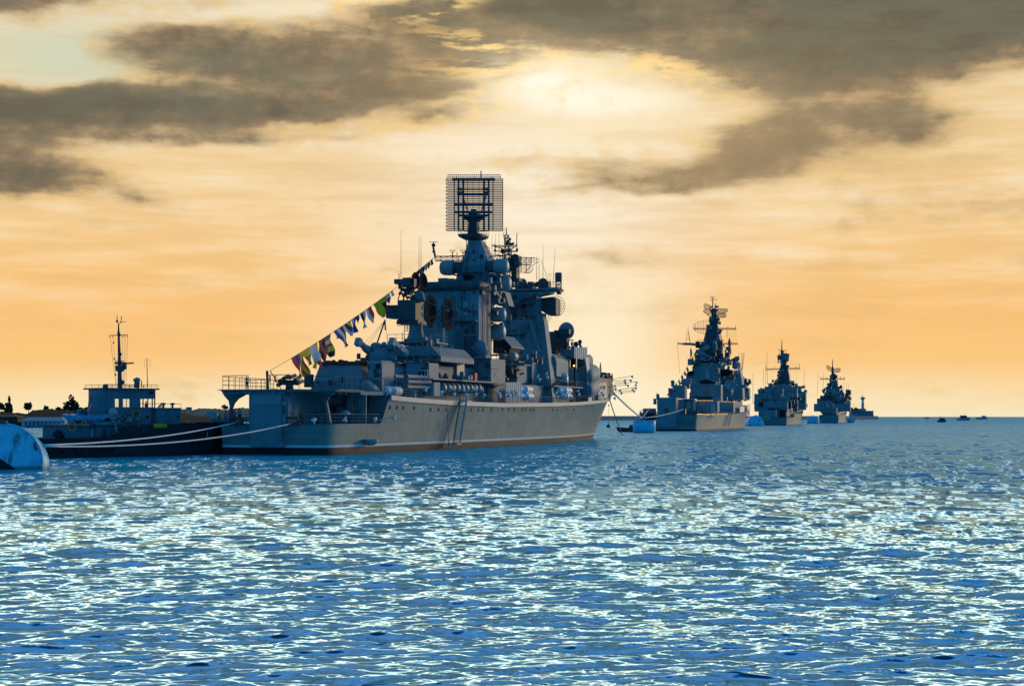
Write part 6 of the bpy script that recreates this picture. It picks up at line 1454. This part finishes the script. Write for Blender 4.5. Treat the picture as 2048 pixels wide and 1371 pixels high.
ch = at(1217, 700, .6); t = thing('channel_marker', 'tiny dark marker buoy left of the flat drum buoy', 'buoy', ch); MB().sh().lathe([(.5, -.8), (.9, -.2), (.9, .3), (.2, .9)], (0, 0, 0), (0, 0, 1), 12).build('float', M_dark, t); MB().tube([(0, 0, .8), (0, 0, 9)], .05, 4).sh().ball((0, 0, 9), .35, 8).build('topmark', M_rust, t)
# ---------------------------------------------------------------- breakwater and lighthouse
M_stone = material('weathered harbour stone', (.20, .22, .22), .85, .3, .25, bump=.3)
m = MB(); a, b = at(1120, 1900), at(1752, 2560)
d = (b-a).normalized(); n = V(-d.y, d.x, 0)
m.loft([[p - n*6 + V(0, 0, -2), p - n*3.2 + V(0, 0, 4.7), p - n*2.8 + V(0, 0, 5.3), p + n*4 + V(0, 0, 5.3), p + n*7 + V(0, 0, -2)] for p in (a, a.lerp(b, .5), b)]); o = m.build('breakwater', M_stone); tag(o, 'long low stone breakwater behind the line of warships', 'breakwater')
p = at(1722, 2560); t = thing('lighthouse_pier', 'massive stone pier head at the end of the breakwater', 'pier', p)
m = MB(); k = 2560/F; m.frus((-22*k, 23*k, -14, 14, -2), (-20*k, 21*k, -12, 12, 12.5*k+2)); m.build('pier_base', M_stone, t)
m = MB(); m.box(-21*k, 22*k, -13, 13, 12.5*k+2, 14.6*k+2); m.build('parapet', M_stone, t)
m = MB(); m.box(-9*k, 8*k, -7, 7, 14.6*k+2, 19*k+2); m.build('keeper_house', M_grey2, t)
m = MB(); rr3 = random.Random(9)
for i in range(22): x = rr3.uniform(-20, -9)*k; y = rr3.uniform(-8, 8); h = rr3.uniform(1, 6); m.box(x-1, x+1, y-1, y+1, 14.6*k+2, 14.6*k+2+h)
m.tube([(-18*k, -8, 25), (-14*k, -8, 15)], .2, 4); m.build('pier_clutter', M_dark, t)
p2_ = at(1725.5, 2560, 19*k+2); t = thing('lighthouse', 'white lighthouse with a red band and flared top on the stone pier', 'lighthouse', p2_)
m = MB().sh(); m.lathe([(2.9*k, 0), (2.6*k, 8*k), (2.5*k, 18*k)], (0, 0, 0), (0, 0, 1), 20); m.build('tower', M_white, t)
m = MB().sh(); m.lathe([(2.7*k, 7.6*k), (2.7*k, 10.2*k)], (0, 0, 0), (0, 0, 1), 20, False); m.build('red_band', M_red, t)
m = MB().sh(); m.lathe([(2.5*k, 17.6*k), (5.2*k, 21.5*k), (5.4*k, 22.4*k), (1.2*k, 22.6*k)], (0, 0, 0), (0, 0, 1), 20); m.build('gallery', M_grey2, t)
m = MB().sh(); m.lathe([(1.1*k, 22.6*k), (1.0*k, 25*k), (.3*k, 26*k), (.15*k, 29*k)], (0, 0, 0), (0, 0, 1), 12); m.build('lantern', M_dark, t)
# ---------------------------------------------------------------- southern shore
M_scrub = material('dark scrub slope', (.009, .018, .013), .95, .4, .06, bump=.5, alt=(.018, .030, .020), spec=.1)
def shore(name, prof, d0, d1, dx, seed):
    """a low rounded headland; prof = (column, row of the ridge) of the photograph"""
    rs = np.random.default_rng(seed); xs = np.arange(prof[0][0], prof[-1][0]+1, dx); L = []
    for x in xs:
        y = np.interp(x, [p[0] for p in prof], [p[1] for p in prof]) + rs.normal(0, .5); dm = d0 + (d1-d0)*.5; zt = zat(y, dm); row = []
        for t, h in ((0, -1), (.01, .3), (.12, .35), (.25, .62), (.38, .86), (.5, 1.0), (.7, .98), (1.0, .9)):
            q = at(x, d0 + (d1-d0)*t); row.append(V(q.x, q.y, max(-1.5, zt*h + (rs.normal(0, .25) if 0 < t else 0)) if h > 0 else -1.5))
        L.append(row)
    m = MB().sh().loft(L, False, False); o = m.build(name, M_scrub); o['kind'] = 'structure'; return o
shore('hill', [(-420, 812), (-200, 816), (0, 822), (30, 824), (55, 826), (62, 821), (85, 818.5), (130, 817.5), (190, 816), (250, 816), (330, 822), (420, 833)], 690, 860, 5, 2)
M_scrub_haze = material('scrub slope with haze tint', (.115, .165, .115), .95, .3, .05, bump=.4, alt=(.17, .205, .15), spec=.1)  # distance haze put into the far slope's colour
_s = M_scrub; M_scrub = M_scrub_haze
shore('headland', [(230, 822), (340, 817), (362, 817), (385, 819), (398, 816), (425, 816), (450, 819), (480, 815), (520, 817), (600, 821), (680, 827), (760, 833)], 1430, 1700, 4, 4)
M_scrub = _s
M_leaf = [material('dark olive foliage', (.045, .060, .028), .9, .4, 1.5), material('lighter foliage', (.075, .090, .040), .9, .35, 1.5)]
M_bark = material('grey bark', (.07, .055, .042), .9, .3, 1.5)
def tree(px, y0, y1, wpx, dist, kind, label, seed, cat='tree'):
    r = random.Random(seed); zb = zat(y1, dist); H = zat(y0, dist) - zb + 1.0; wd = wpx/F*dist/2; p = at(px, dist, zb-1.0)
    t = thing('poplar_tree' if kind == 'poplar' else 'round_tree', label, cat, p, 0, 'trees on the southern shore')
    m = MB().sh(); m.tube([(0, 0, 0), (.1, 0, H*.4), (0, .1, H*.8)], [H*.035, H*.022, .04], 7)
    cl = []
    if kind == 'poplar':
        nst = max(2, int(wpx/5))
        for i in range(nst):
            x = (i+.5)/nst*2-1; hh = H*(1 - .55*abs(x)**1.3)*r.uniform(.82, 1.0); xx = x*wd*.85
            m.tube([(xx*.2, 0, H*.1), (xx, r.uniform(-1, 1)*wd*.4, hh*.9)], [.14, .03], 5)
            for k in range(16): z = hh*r.uniform(.12, 1); cl.append((xx + r.gauss(0, .25), r.uniform(-.6, .6)*wd, z, max(.35, wd/nst*1.15*(1.08 - (z/hh)**2))))
    else:
        for k in range(9): a = r.uniform(0, 6.3); m.tube([(0, 0, H*.35), (math.cos(a)*wd*.6, math.sin(a)*wd*.6, H*r.uniform(.6, .85))], [.16, .04], 5)
        for k in range(26): a = r.uniform(0, 6.3); q = r.random()**.5; cl.append((math.cos(a)*wd*q*.9, math.sin(a)*wd*q*.9, H*(.45 + .5*r.random()*(1-.35*q)), wd*r.uniform(.22, .4)))
    m.build('trunk', M_bark, t); m = MB()
    for x, y, z, q in cl:
        m.mat(r.random() > .6)
        for i in range(46):
            d = V(r.gauss(0, 1), r.gauss(0, 1), r.gauss(0, 1.15 if kind != 'poplar' else 1.6)).normalized()*q*r.random()**.4; c = V(x, y, z) + d; s = r.uniform(.22, .55)
            u = V(r.gauss(0, 1), r.gauss(0, 1), r.gauss(0, 1)).normalized()*s; w = u.cross(V(r.gauss(0, 1), r.gauss(0, 1), r.gauss(0, 1))).normalized()*s*.7; m.add([c-u, c+w, c+u, c-w], [(0, 1, 2, 3)])
    m.build('crown', M_leaf, t)
tree(18, 788, 824, 16, 775, 'poplar', 'tall ragged poplar at the left edge of the shore', 1)
tree(2, 804, 823, 15, 775, 'round', 'rounded tree cut by the left edge, beside the ragged poplar', 2)
tree(57, 803, 824, 17, 775, 'round', 'spreading flat topped tree alone on the ridge above the pale boathouse', 3)
tree(92, 810.5, 821, 9, 775, 'round', 'small round tree on the ridge left of the broad poplar clump', 4)
tree(143, 788, 820, 32, 775, 'poplar', 'broad clump of poplars just left of the tug on the ridge', 5)
tree(191, 788, 820, 13, 775, 'poplar', 'slim poplar close beside the tug\'s funnel', 6)
tree(450, 808, 822, 13, 1570, 'round', 'small tree on the far ridge between tug and warship', 7)
for i, px in enumerate((160, 172, 206, 118)): tree(px, 814, 820, 11, 775, 'round', ('low bush on the ridge right of the broad poplar clump', 'low bush left of the slim poplar', 'low bush at the tug\'s funnel edge', 'low bush left of the broad poplar clump')[i], 20+i, 'bush')
# boathouse on the shore
p = at(88, 686); t = thing('boathouse', 'long pale boathouse with a grey roof on the shore behind the barrel buoy', 'building', p)
k = 686/F; M_pale = material('pale rendered wall', (.42, .46, .48), .8, .15, .3)
m = MB(); m.box(-45*k, 42*k, 0, 9, -.3, 2.9); m.build('wall', M_pale, t)
m = MB(); m.hexa([(-46*k, -.6, 2.9), (43*k, -.6, 2.9), (43*k, 9.6, 2.9), (-46*k, 9.6, 2.9), (-39*k, 4, 4.5), (30*k, 4, 4.5), (30*k, 5, 4.5), (-39*k, 5, 4.5)]); m.build('roof', material('grey sheet roof', (.34, .39, .42), .6, .12, .5), t)
for i in range(9):
    x = (-38 + i*8.2)*k; m = MB(); m.box(x, x+3.2*k, -.05, .02, .9, 2.4); m.build('window', M_dark, t)
m = MB()
for i in range(7): x = (-36 + i*11)*k; m.box(x, x+6*k, -2.2, -.2, -.3, rr3.uniform(.6, 1.3))
m.build('quay_stones', M_stone, t)
p = at(12, 705); t = thing('ruined_building', 'dull brown walled building under the trees at the left edge', 'building', p); m = MB(); m.box(-16, 5, 0, 10, -.5, 4.6); m.build('wall', material('brown masonry', (.10, .075, .055), .9, .3, .4), t)
m = MB(); m.frus((-16.4, 5.4, -.4, 10.4, 4.6), (-13, 2, 4, 6, 5.6)); m.build('roof', M_rust, t)
for i in range(4): m = MB(); m.box(-8 + i*3.2, -6.8 + i*3.2, -.05, .02, 1.2, 3.2); m.build('window', M_black, t)
p = at(378, 1560, zat(820, 1560)); t = thing('water_tower', 'small square tower on the far ridge right of the tug', 'tower', p); m = MB(); m.box(-2.4, 2.4, -2, 2, -2, 2.6); m.build('tower_body', M_stone, t); m = MB(); m.box(-2.7, 2.7, -2.3, 2.3, 2.6, 3.0); m.build('cornice', M_stone, t)
for i, (px, py, w_, h_, lab) in enumerate(((413, 838, 6, 4.4, 'pale cottage low on the far slope right of the tug'), (425, 831, 9, 3.6, 'pale flat fronted house higher on the far slope beside the warship'))):
    p = at(px, 1440, zat(py, 1440)); t = thing('cottage', lab, 'house', p); m = MB(); m.box(-w_/2, w_/2, 0, 6, -1.5, h_*.65); m.build('wall', M_pale, t); m = MB(); m.frus((-w_/2-.3, w_/2+.3, -.3, 6.3, h_*.65), (-w_/2+.4, w_/2-.4, 2.6, 3.2, h_)); m.build('roof', M_stone, t); m = MB(); m.box(-.6, .5, -.06, .02, .2, 1.4); m.build('window', M_dark, t)
# ---------------------------------------------------------------- signal flags
FC = {'r': (.78, .045, .05), 'b': (.02, .055, .26), 'y': (.80, .58, .02), 'w': (.66, .68, .68), 'k': (.02, .022, .03), 'g': (.12, .16, .05)}
FM = {k: material('flag cloth ' + n, FC[k], .8, .12, 1.5) for k, n in (('r', 'red'), ('b', 'blue'), ('y', 'yellow'), ('w', 'white'), ('k', 'black'), ('g', 'green'))}
for k, mm in FM.items():            # thin cloth lets some light through
    nt = mm.node_tree; b = nt.nodes['Principled BSDF']; tr = nt.nodes.new('ShaderNodeBsdfTranslucent'); tr.inputs[0].default_value = (*FC[k], 1)
    mx = nt.nodes.new('ShaderNodeMixShader'); mx.inputs[0].default_value = .28; nt.links.new(b.outputs[0], mx.inputs[1]); nt.links.new(tr.outputs[0], mx.inputs[2]); nt.links.new(mx.outputs[0], nt.nodes['Material Output'].inputs[0])
def flag(p, hv, fv, cols, split, label, group, seed, name='signal_flag', n=9):
    """p: head of the hoist; hv: vector along the rope; fv: the way the fly hangs; split: bands across the fly, along it, or both"""
    r = random.Random(seed); mats = list(dict.fromkeys(cols)); m = MB().sh(); m.sh(True)
    H, L = hv.length, fv.length; nrm = hv.cross(fv).normalized(); ph = r.uniform(0, 6); grid = []
    for i in range(n+1):
        v = i/n; row = []
        for j in range(n+1):
            u = j/n; sw = 1 - .42*v*r.uniform(.9, 1.05) if True else 1
            c = .5 + (u-.5)*sw
            q = p + hv*c + fv*v + V(0, 0, -.16*L*v*v) + nrm*(.16*L*v*math.sin(5.2*v + 3.0*u + ph)) + hv.normalized()*(.10*L*math.sin(4*v + ph)*v); row.append(q)
        grid.append(row)
    o = len(m.v); th = nrm*.006
    for row in grid: m.v += [tuple(q) for q in row]
    for i in range(n):
        for j in range(n):
            u, v = (j+.5)/n, (i+.5)/n
            k = int(v*len(cols)) if split == 'fly' else int(u*len(cols)) if split == 'hoist' else (0 if abs(u-.5) > .26 or abs(v-.5) > .26 else 1) if split == 'box' else (int(u*2) + int(v*2)) % 2
            m.f.append([o+i*(n+1)+j, o+i*(n+1)+j+1, o+(i+1)*(n+1)+j+1, o+(i+1)*(n+1)+j]); m.mi.append(mats.index(cols[min(k, len(cols)-1)])); m.sm.append(True)
    c = sum((Vector(q) for q in m.v), V(0, 0, 0))/len(m.v); m.v = [tuple(Vector(q)-p) for q in m.v]
    ob = m.build(name, [FM[k] for k in mats]); ob.location = p; return tag(ob, label, 'flag', group)
def rope_pt(A, B, d, x, fr_px):
    """the point of a sagging line above a column of the photograph"""
    lo, hi = 0.0, 1.0
    for _ in range(40):
        t = (lo+hi)/2; q = A.lerp(B, t)
        if 1024 + F*q.x/q.y < x: lo = t
        else: hi = t
    return A.lerp(B, t) - V(0, 0, 4*d*t*(1-t))
A0, B0 = CX.world(S(540, 741, -.2)), CX.world(S(868, 515, 76))
rope('dressing_line', 'thin line of signal flags rising from the nearest warship\'s stern to its mast', 'rope', sag(A0, B0, .75, 40), .030, M_wire)
FL = [  # column on the line, width along it, length of the fly, sideways lean (px), colours, bands, what it looks like
    (582, 12, 36, 12, 'rb', 'hoist', 'large red and blue signal flag, lowest on the line'), (594, 10, 40, 10, 'yryr', 'hoist', 'long yellow and red striped signal flag, second from the stern'),
    (602, 14, 26, 10, 'yg', 'fly', 'yellow and dark green signal flag, third from the stern'), (616, 11, 42, 17, 'wwr', 'fly', 'long white signal flag with red end hanging over the hangar'),
    (626, 8, 44, -2, 'y', 'fly', 'plain narrow yellow signal flag beside the long white and red one'), (637, 13, 40, 2, 'krb', 'hoist', 'dark signal flag with red and navy bands'),
    (646, 12, 36, 8, 'bybyk', 'fly', 'blue and yellow banded signal flag with dark end'), (655, 6, 22, -2, 'rw', 'hoist', 'short red and white signal flag above the blue and yellow banded one'),
    (667, 15, 30, 16, 'bwk', 'hoist', 'broad blue and white signal flag with a swallow fold'), (680, 6, 22, -6, 'r', 'fly', 'small red pennant tucked behind the blue and white flag'),
    (684, 8, 20, 14, 'wk', 'hoist', 'grey white signal flag with dark edge, below midway'), (694, 7, 25, 2, 'yg', 'fly', 'yellow and green signal flag hanging straight, midway up'),
    (702, 9, 26, 2, 'wb', 'hoist', 'white and navy signal flag, long and narrow, midway up'), (711, 6, 14, 2, 'bk', 'fly', 'short dark blue signal flag, midway up'),
    (720, 9, 28, 5, 'kw', 'hoist', 'long curling navy and white signal flag above midway'), (731, 10, 26, 7, 'wr', 'hoist', 'white and red signal flag above midway'),
    (746, 12, 26, 12, 'y', 'fly', 'plain bright yellow signal flag near the missile director'), (758, 11, 24, 9, 'ykr', 'fly', 'yellow, black and red signal flag touching the director box'),
    (764, 5, 10, 3, 'yr', 'hoist', 'tiny yellow and red signal flag above the director box'), (770, 8, 16, 3, 'wb', 'fly', 'small white and blue signal flag below the director frame'),
    (780, 5, 8, 3, 'w', 'fly', 'tiny white pennant below the director frame'), (826, 10, 14, 3, 'yrk', 'hoist', 'red and yellow signal flag behind the twin small dishes'),
    (836, 9, 14, 3, 'rb', 'fly', 'red and blue signal flag behind the twin small dishes'), (840, 7, 16, 2, 'wk', 'hoist', 'white and black signal flag over the twin small dishes'),
    (847, 6, 10, 2, 'w', 'fly', 'pale pennant high on the line, third from the top'), (853, 6, 10, 1, 'gk', 'hoist', 'dark greenish pennant high on the line, second from the top'), (860, 5, 9, 1, 'k', 'fly', 'small dark pennant at the top of the line')]
for i, (x, w, L, lean, cols, sp, lab) in enumerate(FL):
    a, b = rope_pt(A0, B0, .75, x, 0), rope_pt(A0, B0, .75, x+w, 0); k = a.y/F
    L *= 1.22; flag(a, (b-a)*1.15, V(lean*1.2*k, .12*L*k, -L*k*.80), cols, sp, lab, 'signal flags on the nearest warship\'s line', 100+i)
def bunting(fr, name, A, B, d, items, grp, who):
    rope('dressing_line', f'thin flag line {name or "at the stern"} of the {who} warship', 'rope', sag(A, B, d, 16), .04, M_wire)
    for i, (t, L, cols, lab) in enumerate(items):
        a = A.lerp(B, t) - V(0, 0, 4*d*t*(1-t)); b = A.lerp(B, t+.055) - V(0, 0, 4*d*(t+.055)*(1-t-.055)); k = a.y/F
        flag(a, (b-a), V(L*.35*k, .2*L*k, -L*k*.8), cols, 'hoist' if i % 2 else 'fly', f'{lab} signal flag on the {who} warship\'s line', grp, 300+i + len(who), n=6)
A, B = F2.world(F2.S(1333, 790, 10)), F2.world(F2.S(1392, 700, 64))
bunting(F2, '', A, B, 1.2, [(.02, 10, 'bw', 'blue and white lowest'), (.10, 9, 'rb', 'red and blue second lowest'), (.18, 9, 'wb', 'white and blue third lowest'), (.27, 9, 'yr', 'yellow and red'), (.36, 10, 'yg', 'yellow and green'), (.46, 8, 'bk', 'dark blue'), (.55, 8, 'wk', 'white and black'), (.64, 8, 'kb', 'black and blue'), (.74, 7, 'bw', 'blue and white small upper'), (.84, 12, 'ry', 'red and yellow upper'), (.92, 16, 'yby', 'large yellow and blue topmost')], 'signal flags on the second warship', 'second')
A, B = F2.world(F2.S(1440, 664, 78)), F2.world(F2.S(1462, 726, 90))
bunting(F2, 'on the right of the mast', A, B, .6, [(.05, 12, 'yb', 'yellow and blue by the mast'), (.28, 10, 'bk', 'dark blue by the mast'), (.5, 9, 'br', 'blue and red by the mast'), (.72, 9, 'wr', 'white and red by the mast'), (.88, 8, 'rk', 'red and black by the mast')], 'signal flags beside the second warship\'s mast', 'second')
A, B = F3.world(F3.S(1538, 792, 20)), F3.world(F3.S(1560, 734, 62))
bunting(F3, '', A, B, .8, [(.03, 8, 'yr', 'yellow and red lowest'), (.2, 8, 'bw', 'blue and white'), (.4, 8, 'yk', 'yellow and black'), (.58, 7, 'kb', 'dark blue'), (.75, 7, 'br', 'blue and red'), (.9, 6, 'ry', 'red and yellow topmost')], 'signal flags on the third warship', 'third')
A, B = F4.world(F4.S(1650, 808, 18)), F4.world(F4.S(1676, 762, 56))
bunting(F4, '', A, B, .8, [(.05, 8, 'bw', 'blue and white lowest'), (.25, 7, 'br', 'blue and red'), (.45, 8, 'yr', 'yellow and red'), (.65, 7, 'wb', 'white and blue'), (.85, 6, 'bk', 'dark blue topmost')], 'signal flags on the fourth warship', 'fourth')
fp = FT.world(TS(183, 817, 4)); st_ = thing('flag_staff', 'thin staff with furled flag rising from the tug\'s after deck', 'flag staff', FT.world((TS(183, 828, 4).x, TS(183, 828, 4).y, TS(183, 850, 4).z)))
zt2 = zat(795, fp.y) - st_.location.z
MB().tube([(0, 0, 0), (.05, 0, zt2)], .045, 6).build('staff', M_dark, st_); MB().sh().ball((.05, 0, zt2), .16, 8).build('truck', M_dark, st_)
flag(st_.location + V(.02, 0, zt2-.25), V(0, .05, -.75), V(-.35, .1, -.65), 'kwb', 'hoist', 'furled white and blue flag on the tug\'s staff', 'tug flag', 77)
q = CX.world(W(1187, 726, -2)); flag(q, V(.5, .1, -.4), V(1.0, .2, -.9), 'r', 'fly', 'dark red flag drooping at the nearest warship\'s forecastle', 'forecastle flag', 78, 'flag')
q = CX.world(S(1090, 723, 101)); flag(q, V(.15, 0, -.7), V(.45, 0, -2.3), 'kr', 'hoist', 'black and red flag hanging against the deckhouse amidships', 'hanging flag', 79, 'flag')
q = F2.world(F2.S(1388, 760, 20)); flag(q, V(.5, .1, -.5), V(.5, .2, -1.6), 'wk', 'hoist', 'white and black flag hanging before the second warship\'s lower funnel', 'funnel flag', 80, 'flag')

# ---------------------------------------------------------------- people
SKIN = material('sun browned skin', (.68, .29, .17), .55, .08, 3.0); HAIR = material('dark hair', (.025, .02, .018), .7, .2, 6.0)
CL = {'navy': (.02, .03, .06), 'white': (.68, .72, .75), 'blue': (.08, .22, .55), 'red': (.8, .06, .04), 'orange': (1.0, .16, .02), 'yellow': (.6, .5, .05), 'dark': (.03, .03, .035), 'straw': (.42, .34, .18), 'grey': (.2, .22, .23)}
CM = {k: material(k + ' cotton', c, .8, .15, 3.0) for k, c in CL.items()}
def skinned(pts, edges, rad, root, sub=1):
    me = bpy.data.meshes.new('tmp'); me.from_pydata([tuple(p) for p in pts], edges, []); ob = bpy.data.objects.new('tmp', me); COL.objects.link(ob)
    md = ob.modifiers.new('skin', 'SKIN'); md.use_smooth_shade = True; md.branch_smoothing = .3
    sv = me.skin_vertices[0].data
    for i, r in enumerate(rad): sv[i].radius = r if isinstance(r, tuple) else (r, r)
    sv[root].use_root = True
    sb = ob.modifiers.new('sub', 'SUBSURF'); sb.levels = sub; sb.render_levels = sub
    dg = bpy.context.evaluated_depsgraph_get(); dg.update()
    new = bpy.data.meshes.new_from_object(ob.evaluated_get(dg)); bpy.data.objects.remove(ob); return new
def person(loc, face, label, pose='stand', top=None, legs='navy', hat=None, h=1.76, group='people on the boats'):
    """one continuous body, facing +y before turning; hair and clothes are its parts"""
    k = h/1.76; t = thing('person', label, 'person', loc, face, group)
    lean = .55 if pose == 'lean' else .08 if pose == 'hips' else 0.0
    sit = pose == 'sit'; zb = -.46 if sit else 0.0
    P = {'pel': V(0, 0, .96), 'sp': V(0, .02 + lean*.2, 1.14), 'ch': V(0, lean*.5, 1.32 - lean*.06), 'nk': V(0, lean*.72, 1.49 - lean*.2), 'hd': V(0, .02 + lean*.85, 1.60 - lean*.25), 'ht': V(0, .02 + lean*.92, 1.72 - lean*.27)}
    for sg, s in ((-1, 'l'), (1, 'r')):
        P['sh'+s] = V(sg*.19, lean*.62, 1.43 - lean*.15)
        if pose == 'hips': P['el'+s] = V(sg*.42, -.10, 1.18); P['wr'+s] = V(sg*.20, .06, 1.02)
        elif pose == 'lean': P['el'+s] = V(sg*.26, lean*.62+.12, 1.12); P['wr'+s] = V(sg*.20, lean*.62+.34, 1.06)
        elif pose == 'work' or sit: P['el'+s] = V(sg*.27, .10, 1.16); P['wr'+s] = V(sg*.18, .32, 1.12 + .06*sg)
        else: P['el'+s] = V(sg*.25, -.02, 1.14); P['wr'+s] = V(sg*.27, .06, .88)
        P['hp'+s] = V(sg*.10, 0, .90)
        if sit: P['kn'+s] = V(sg*.16, .42, .92); P['an'+s] = V(sg*.15, .40, .50); P['to'+s] = V(sg*.16, .58, .46)
        else: P['kn'+s] = V(sg*.11, .03, .50); P['an'+s] = V(sg*.11, -.02, .09); P['to'+s] = V(sg*.13, .15, .04)
    names = list(P); rad = {'pel': (.15, .11), 'sp': (.13, .095), 'ch': (.165, .11), 'nk': .058, 'hd': (.082, .10), 'ht': (.07, .08)}
    ed = [('pel', 'sp'), ('sp', 'ch'), ('ch', 'nk'), ('nk', 'hd'), ('hd', 'ht')]
    for s in 'lr':
        rad.update({'sh'+s: .062, 'el'+s: .043, 'wr'+s: .030, 'hp'+s: .092, 'kn'+s: .060, 'an'+s: .040, 'to'+s: .035}); ed += [('ch', 'sh'+s), ('sh'+s, 'el'+s), ('el'+s, 'wr'+s), ('pel', 'hp'+s), ('hp'+s, 'kn'+s), ('kn'+s, 'an'+s), ('an'+s, 'to'+s)]
        d = (P['wr'+s]-P['el'+s]).normalized(); sd_ = d.cross(V(1, 0, 0)).normalized(); pm = P['wr'+s] + d*.07; P['pm'+s] = pm; rad['pm'+s] = .032; names.append('pm'+s); ed.append(('wr'+s, 'pm'+s))
        for f in range(5):
            o = sd_*((f-2)*.020); L = (.055, .075, .085, .08, .062)[f]
            a = P['wr'+s] + d*.05 + sd_*.05 if f == 0 else pm + d*.03 + o; n1, n2 = f'f{s}{f}', f'g{s}{f}'
            P[n1] = a; P[n2] = a + d*L*.9 + V(0, .02, 0); rad[n1] = .010; rad[n2] = .008; names += [n1, n2]; ed += [('wr'+s if f == 0 else 'pm'+s, n1), (n1, n2)]
    for n in P: P[n] = (P[n] + V(0, 0, zb))*k
    def mesh(ns, es, gr, root): return skinned([P[n] for n in ns], [(ns.index(a), ns.index(b)) for a, b in es], [tuple(v*k + gr for v in rad[n]) if isinstance(rad[n], tuple) else rad[n]*k + gr for n in ns], ns.index(root))
    def addm(me, name, mat): me.materials.clear(); me.materials.append(mat); ob = bpy.data.objects.new(name, me); COL.objects.link(ob); ob.parent = t; return ob
    body = mesh(names, ed, 0, 'pel')
    # face: brow, nose, ears and chin as part of the same mesh
    bm = bmesh.new(); bm.from_mesh(body); hc = P['hd'].lerp(P['ht'], .45)
    for v in bm.verts:
        d = v.co - hc
        if d.length < .16*k and d.y > .05*k:
            if abs(d.x) < .018*k and -.045*k < d.z < .02*k: v.co.y += .022*k
    bm.to_mesh(body); bm.free(); addm(body, 'body', SKIN)
    m = MB().sh(); fc = hc + V(0, .088*k, 0)
    for sg in (-1, 1): m.ball(fc + V(sg*.032*k, -.004, .02*k), .012*k, 6)
    m.build('eyes', HAIR, t)
    m = MB().sh(); m.ball(hc + V(0, -.02*k, .045*k), .105*k, 12, (0, -.25, 1), .85, .42, 1.0); m.build('hair', HAIR, t)
    if hat:
        m = MB().sh()
        m.lathe([(.17 if hat == 'straw' else .115, 0), (.16 if hat == 'straw' else .11, .015), (.10, .02), (.095, .09), (.05, .11), (0, .112)], hc + V(0, 0, .065*k), (0, .1, 1), 14)
        m.build('hat', CM[hat], t)
    n = ['pel', 'hpl', 'hpr', 'knl', 'knr', 'anl', 'anr']; e = [('pel', 'hpl'), ('pel', 'hpr'), ('hpl', 'knl'), ('hpr', 'knr'), ('knl', 'anl'), ('knr', 'anr')]
    addm(mesh(n, e, .022, 'pel'), 'trousers', CM[legs])
    if top:
        n = ['pel', 'sp', 'ch', 'shl', 'shr', 'ell', 'elr']; e = [('pel', 'sp'), ('sp', 'ch'), ('ch', 'shl'), ('ch', 'shr'), ('shl', 'ell'), ('shr', 'elr')]
        addm(mesh(n, e, .02, 'pel'), 'shirt', CM[top])
    return t
def stand(fr, p, turn): return fr.world(p), fr.rz + R(turn)
def onship(px, s, z, turn, *a, fr=CX, **kw):
    q = fr.S(px, 800, s); loc, f = fr.world((s, q.y, z)), fr.rz + R(turn); return person(loc, f, *a, **kw)
onship(438.5, .9, 3.88, 40, 'tall shirtless person in dark trousers at the warship\'s left stern rail', 'stand', None, 'navy', h=1.9)
onship(451, 1.4, 3.88, 70, 'shirtless person beside the curved helideck pillar at the stern', 'stand', None, 'blue', h=1.82)
onship(468, 2.6, 3.88, -110, 'shirtless person just right of the curved helideck pillar', 'work', None, 'dark', h=1.85)
onship(479, 1.2, 4.1, 100, 'person in a light blue shirt and dark cap beside the stern house', 'work', 'blue', 'dark', 'navy', h=1.75)
onship(429.5, .5, 3.88, 20, 'person seated low at the far left stern rail', 'sit', None, 'grey', h=1.7)
onship(494, 3.5, HDZ+.09, 90, 'person with hands on hips standing on the helideck', 'hips', None, 'dark')
onship(1121, 109, W(1121, 752, -6).z-.6, 80, 'person with reddish skin behind the white covered launch amidships', 'stand', None, 'dark')
onship(1384.5, 13, F2.S(1384, 797, 13).z, 80, 'person in a bright orange vest on the second warship', 'stand', 'orange', 'dark', fr=F2, h=1.8)
onship(1445, 38, F2.S(1445, 826, 38).z, 60, 'person in blue at the second warship\'s side gangway', 'stand', 'blue', 'blue', fr=F2, h=1.9)
def ontug(px, w, z, turn, *a, **kw):
    q = TW(px, 840, w); return person(FT.world((q.x, w, z)), FT.rz + R(turn), *a, **kw)
zk = 2.35
ontug(303, -3.0, zk, 180, 'bare shouldered person leaning on the tug bulwark left of the white top', 'lean', None, 'navy')
ontug(317, -3.0, zk, 180, 'person in a white sleeveless top leaning on the tug bulwark over the yellow cloth', 'lean', 'white', 'red')
ontug(330, -2.8, zk-.45, 180, 'person crouching low, only the head above the tug bulwark', 'lean', None, 'dark')
ontug(343, -3.0, zk-.1, 160, 'person in a straw hat leaning on the tug bulwark', 'lean', None, 'dark', 'straw')
ontug(386.5, -2.0, 2.55, 200, 'shirtless person in dark trousers standing on the tug\'s foredeck', 'stand', None, 'navy', h=1.8)
ontug(376.5, -2.3, 2.75, 190, 'person in dark blue with a yellow cap sitting on the tug\'s foredeck', 'sit', 'navy', 'navy', 'yellow')
ontug(316, -.8, TW(316, 816, -.8).z-.95, 200, 'person in a white shirt bending over the tug\'s forward cabin roof', 'lean', 'white', 'navy')
ontug(292, -1.0, wz0-1.05, 210, 'person in a red shirt in the tug\'s wheelhouse window', 'stand', 'red', 'navy')
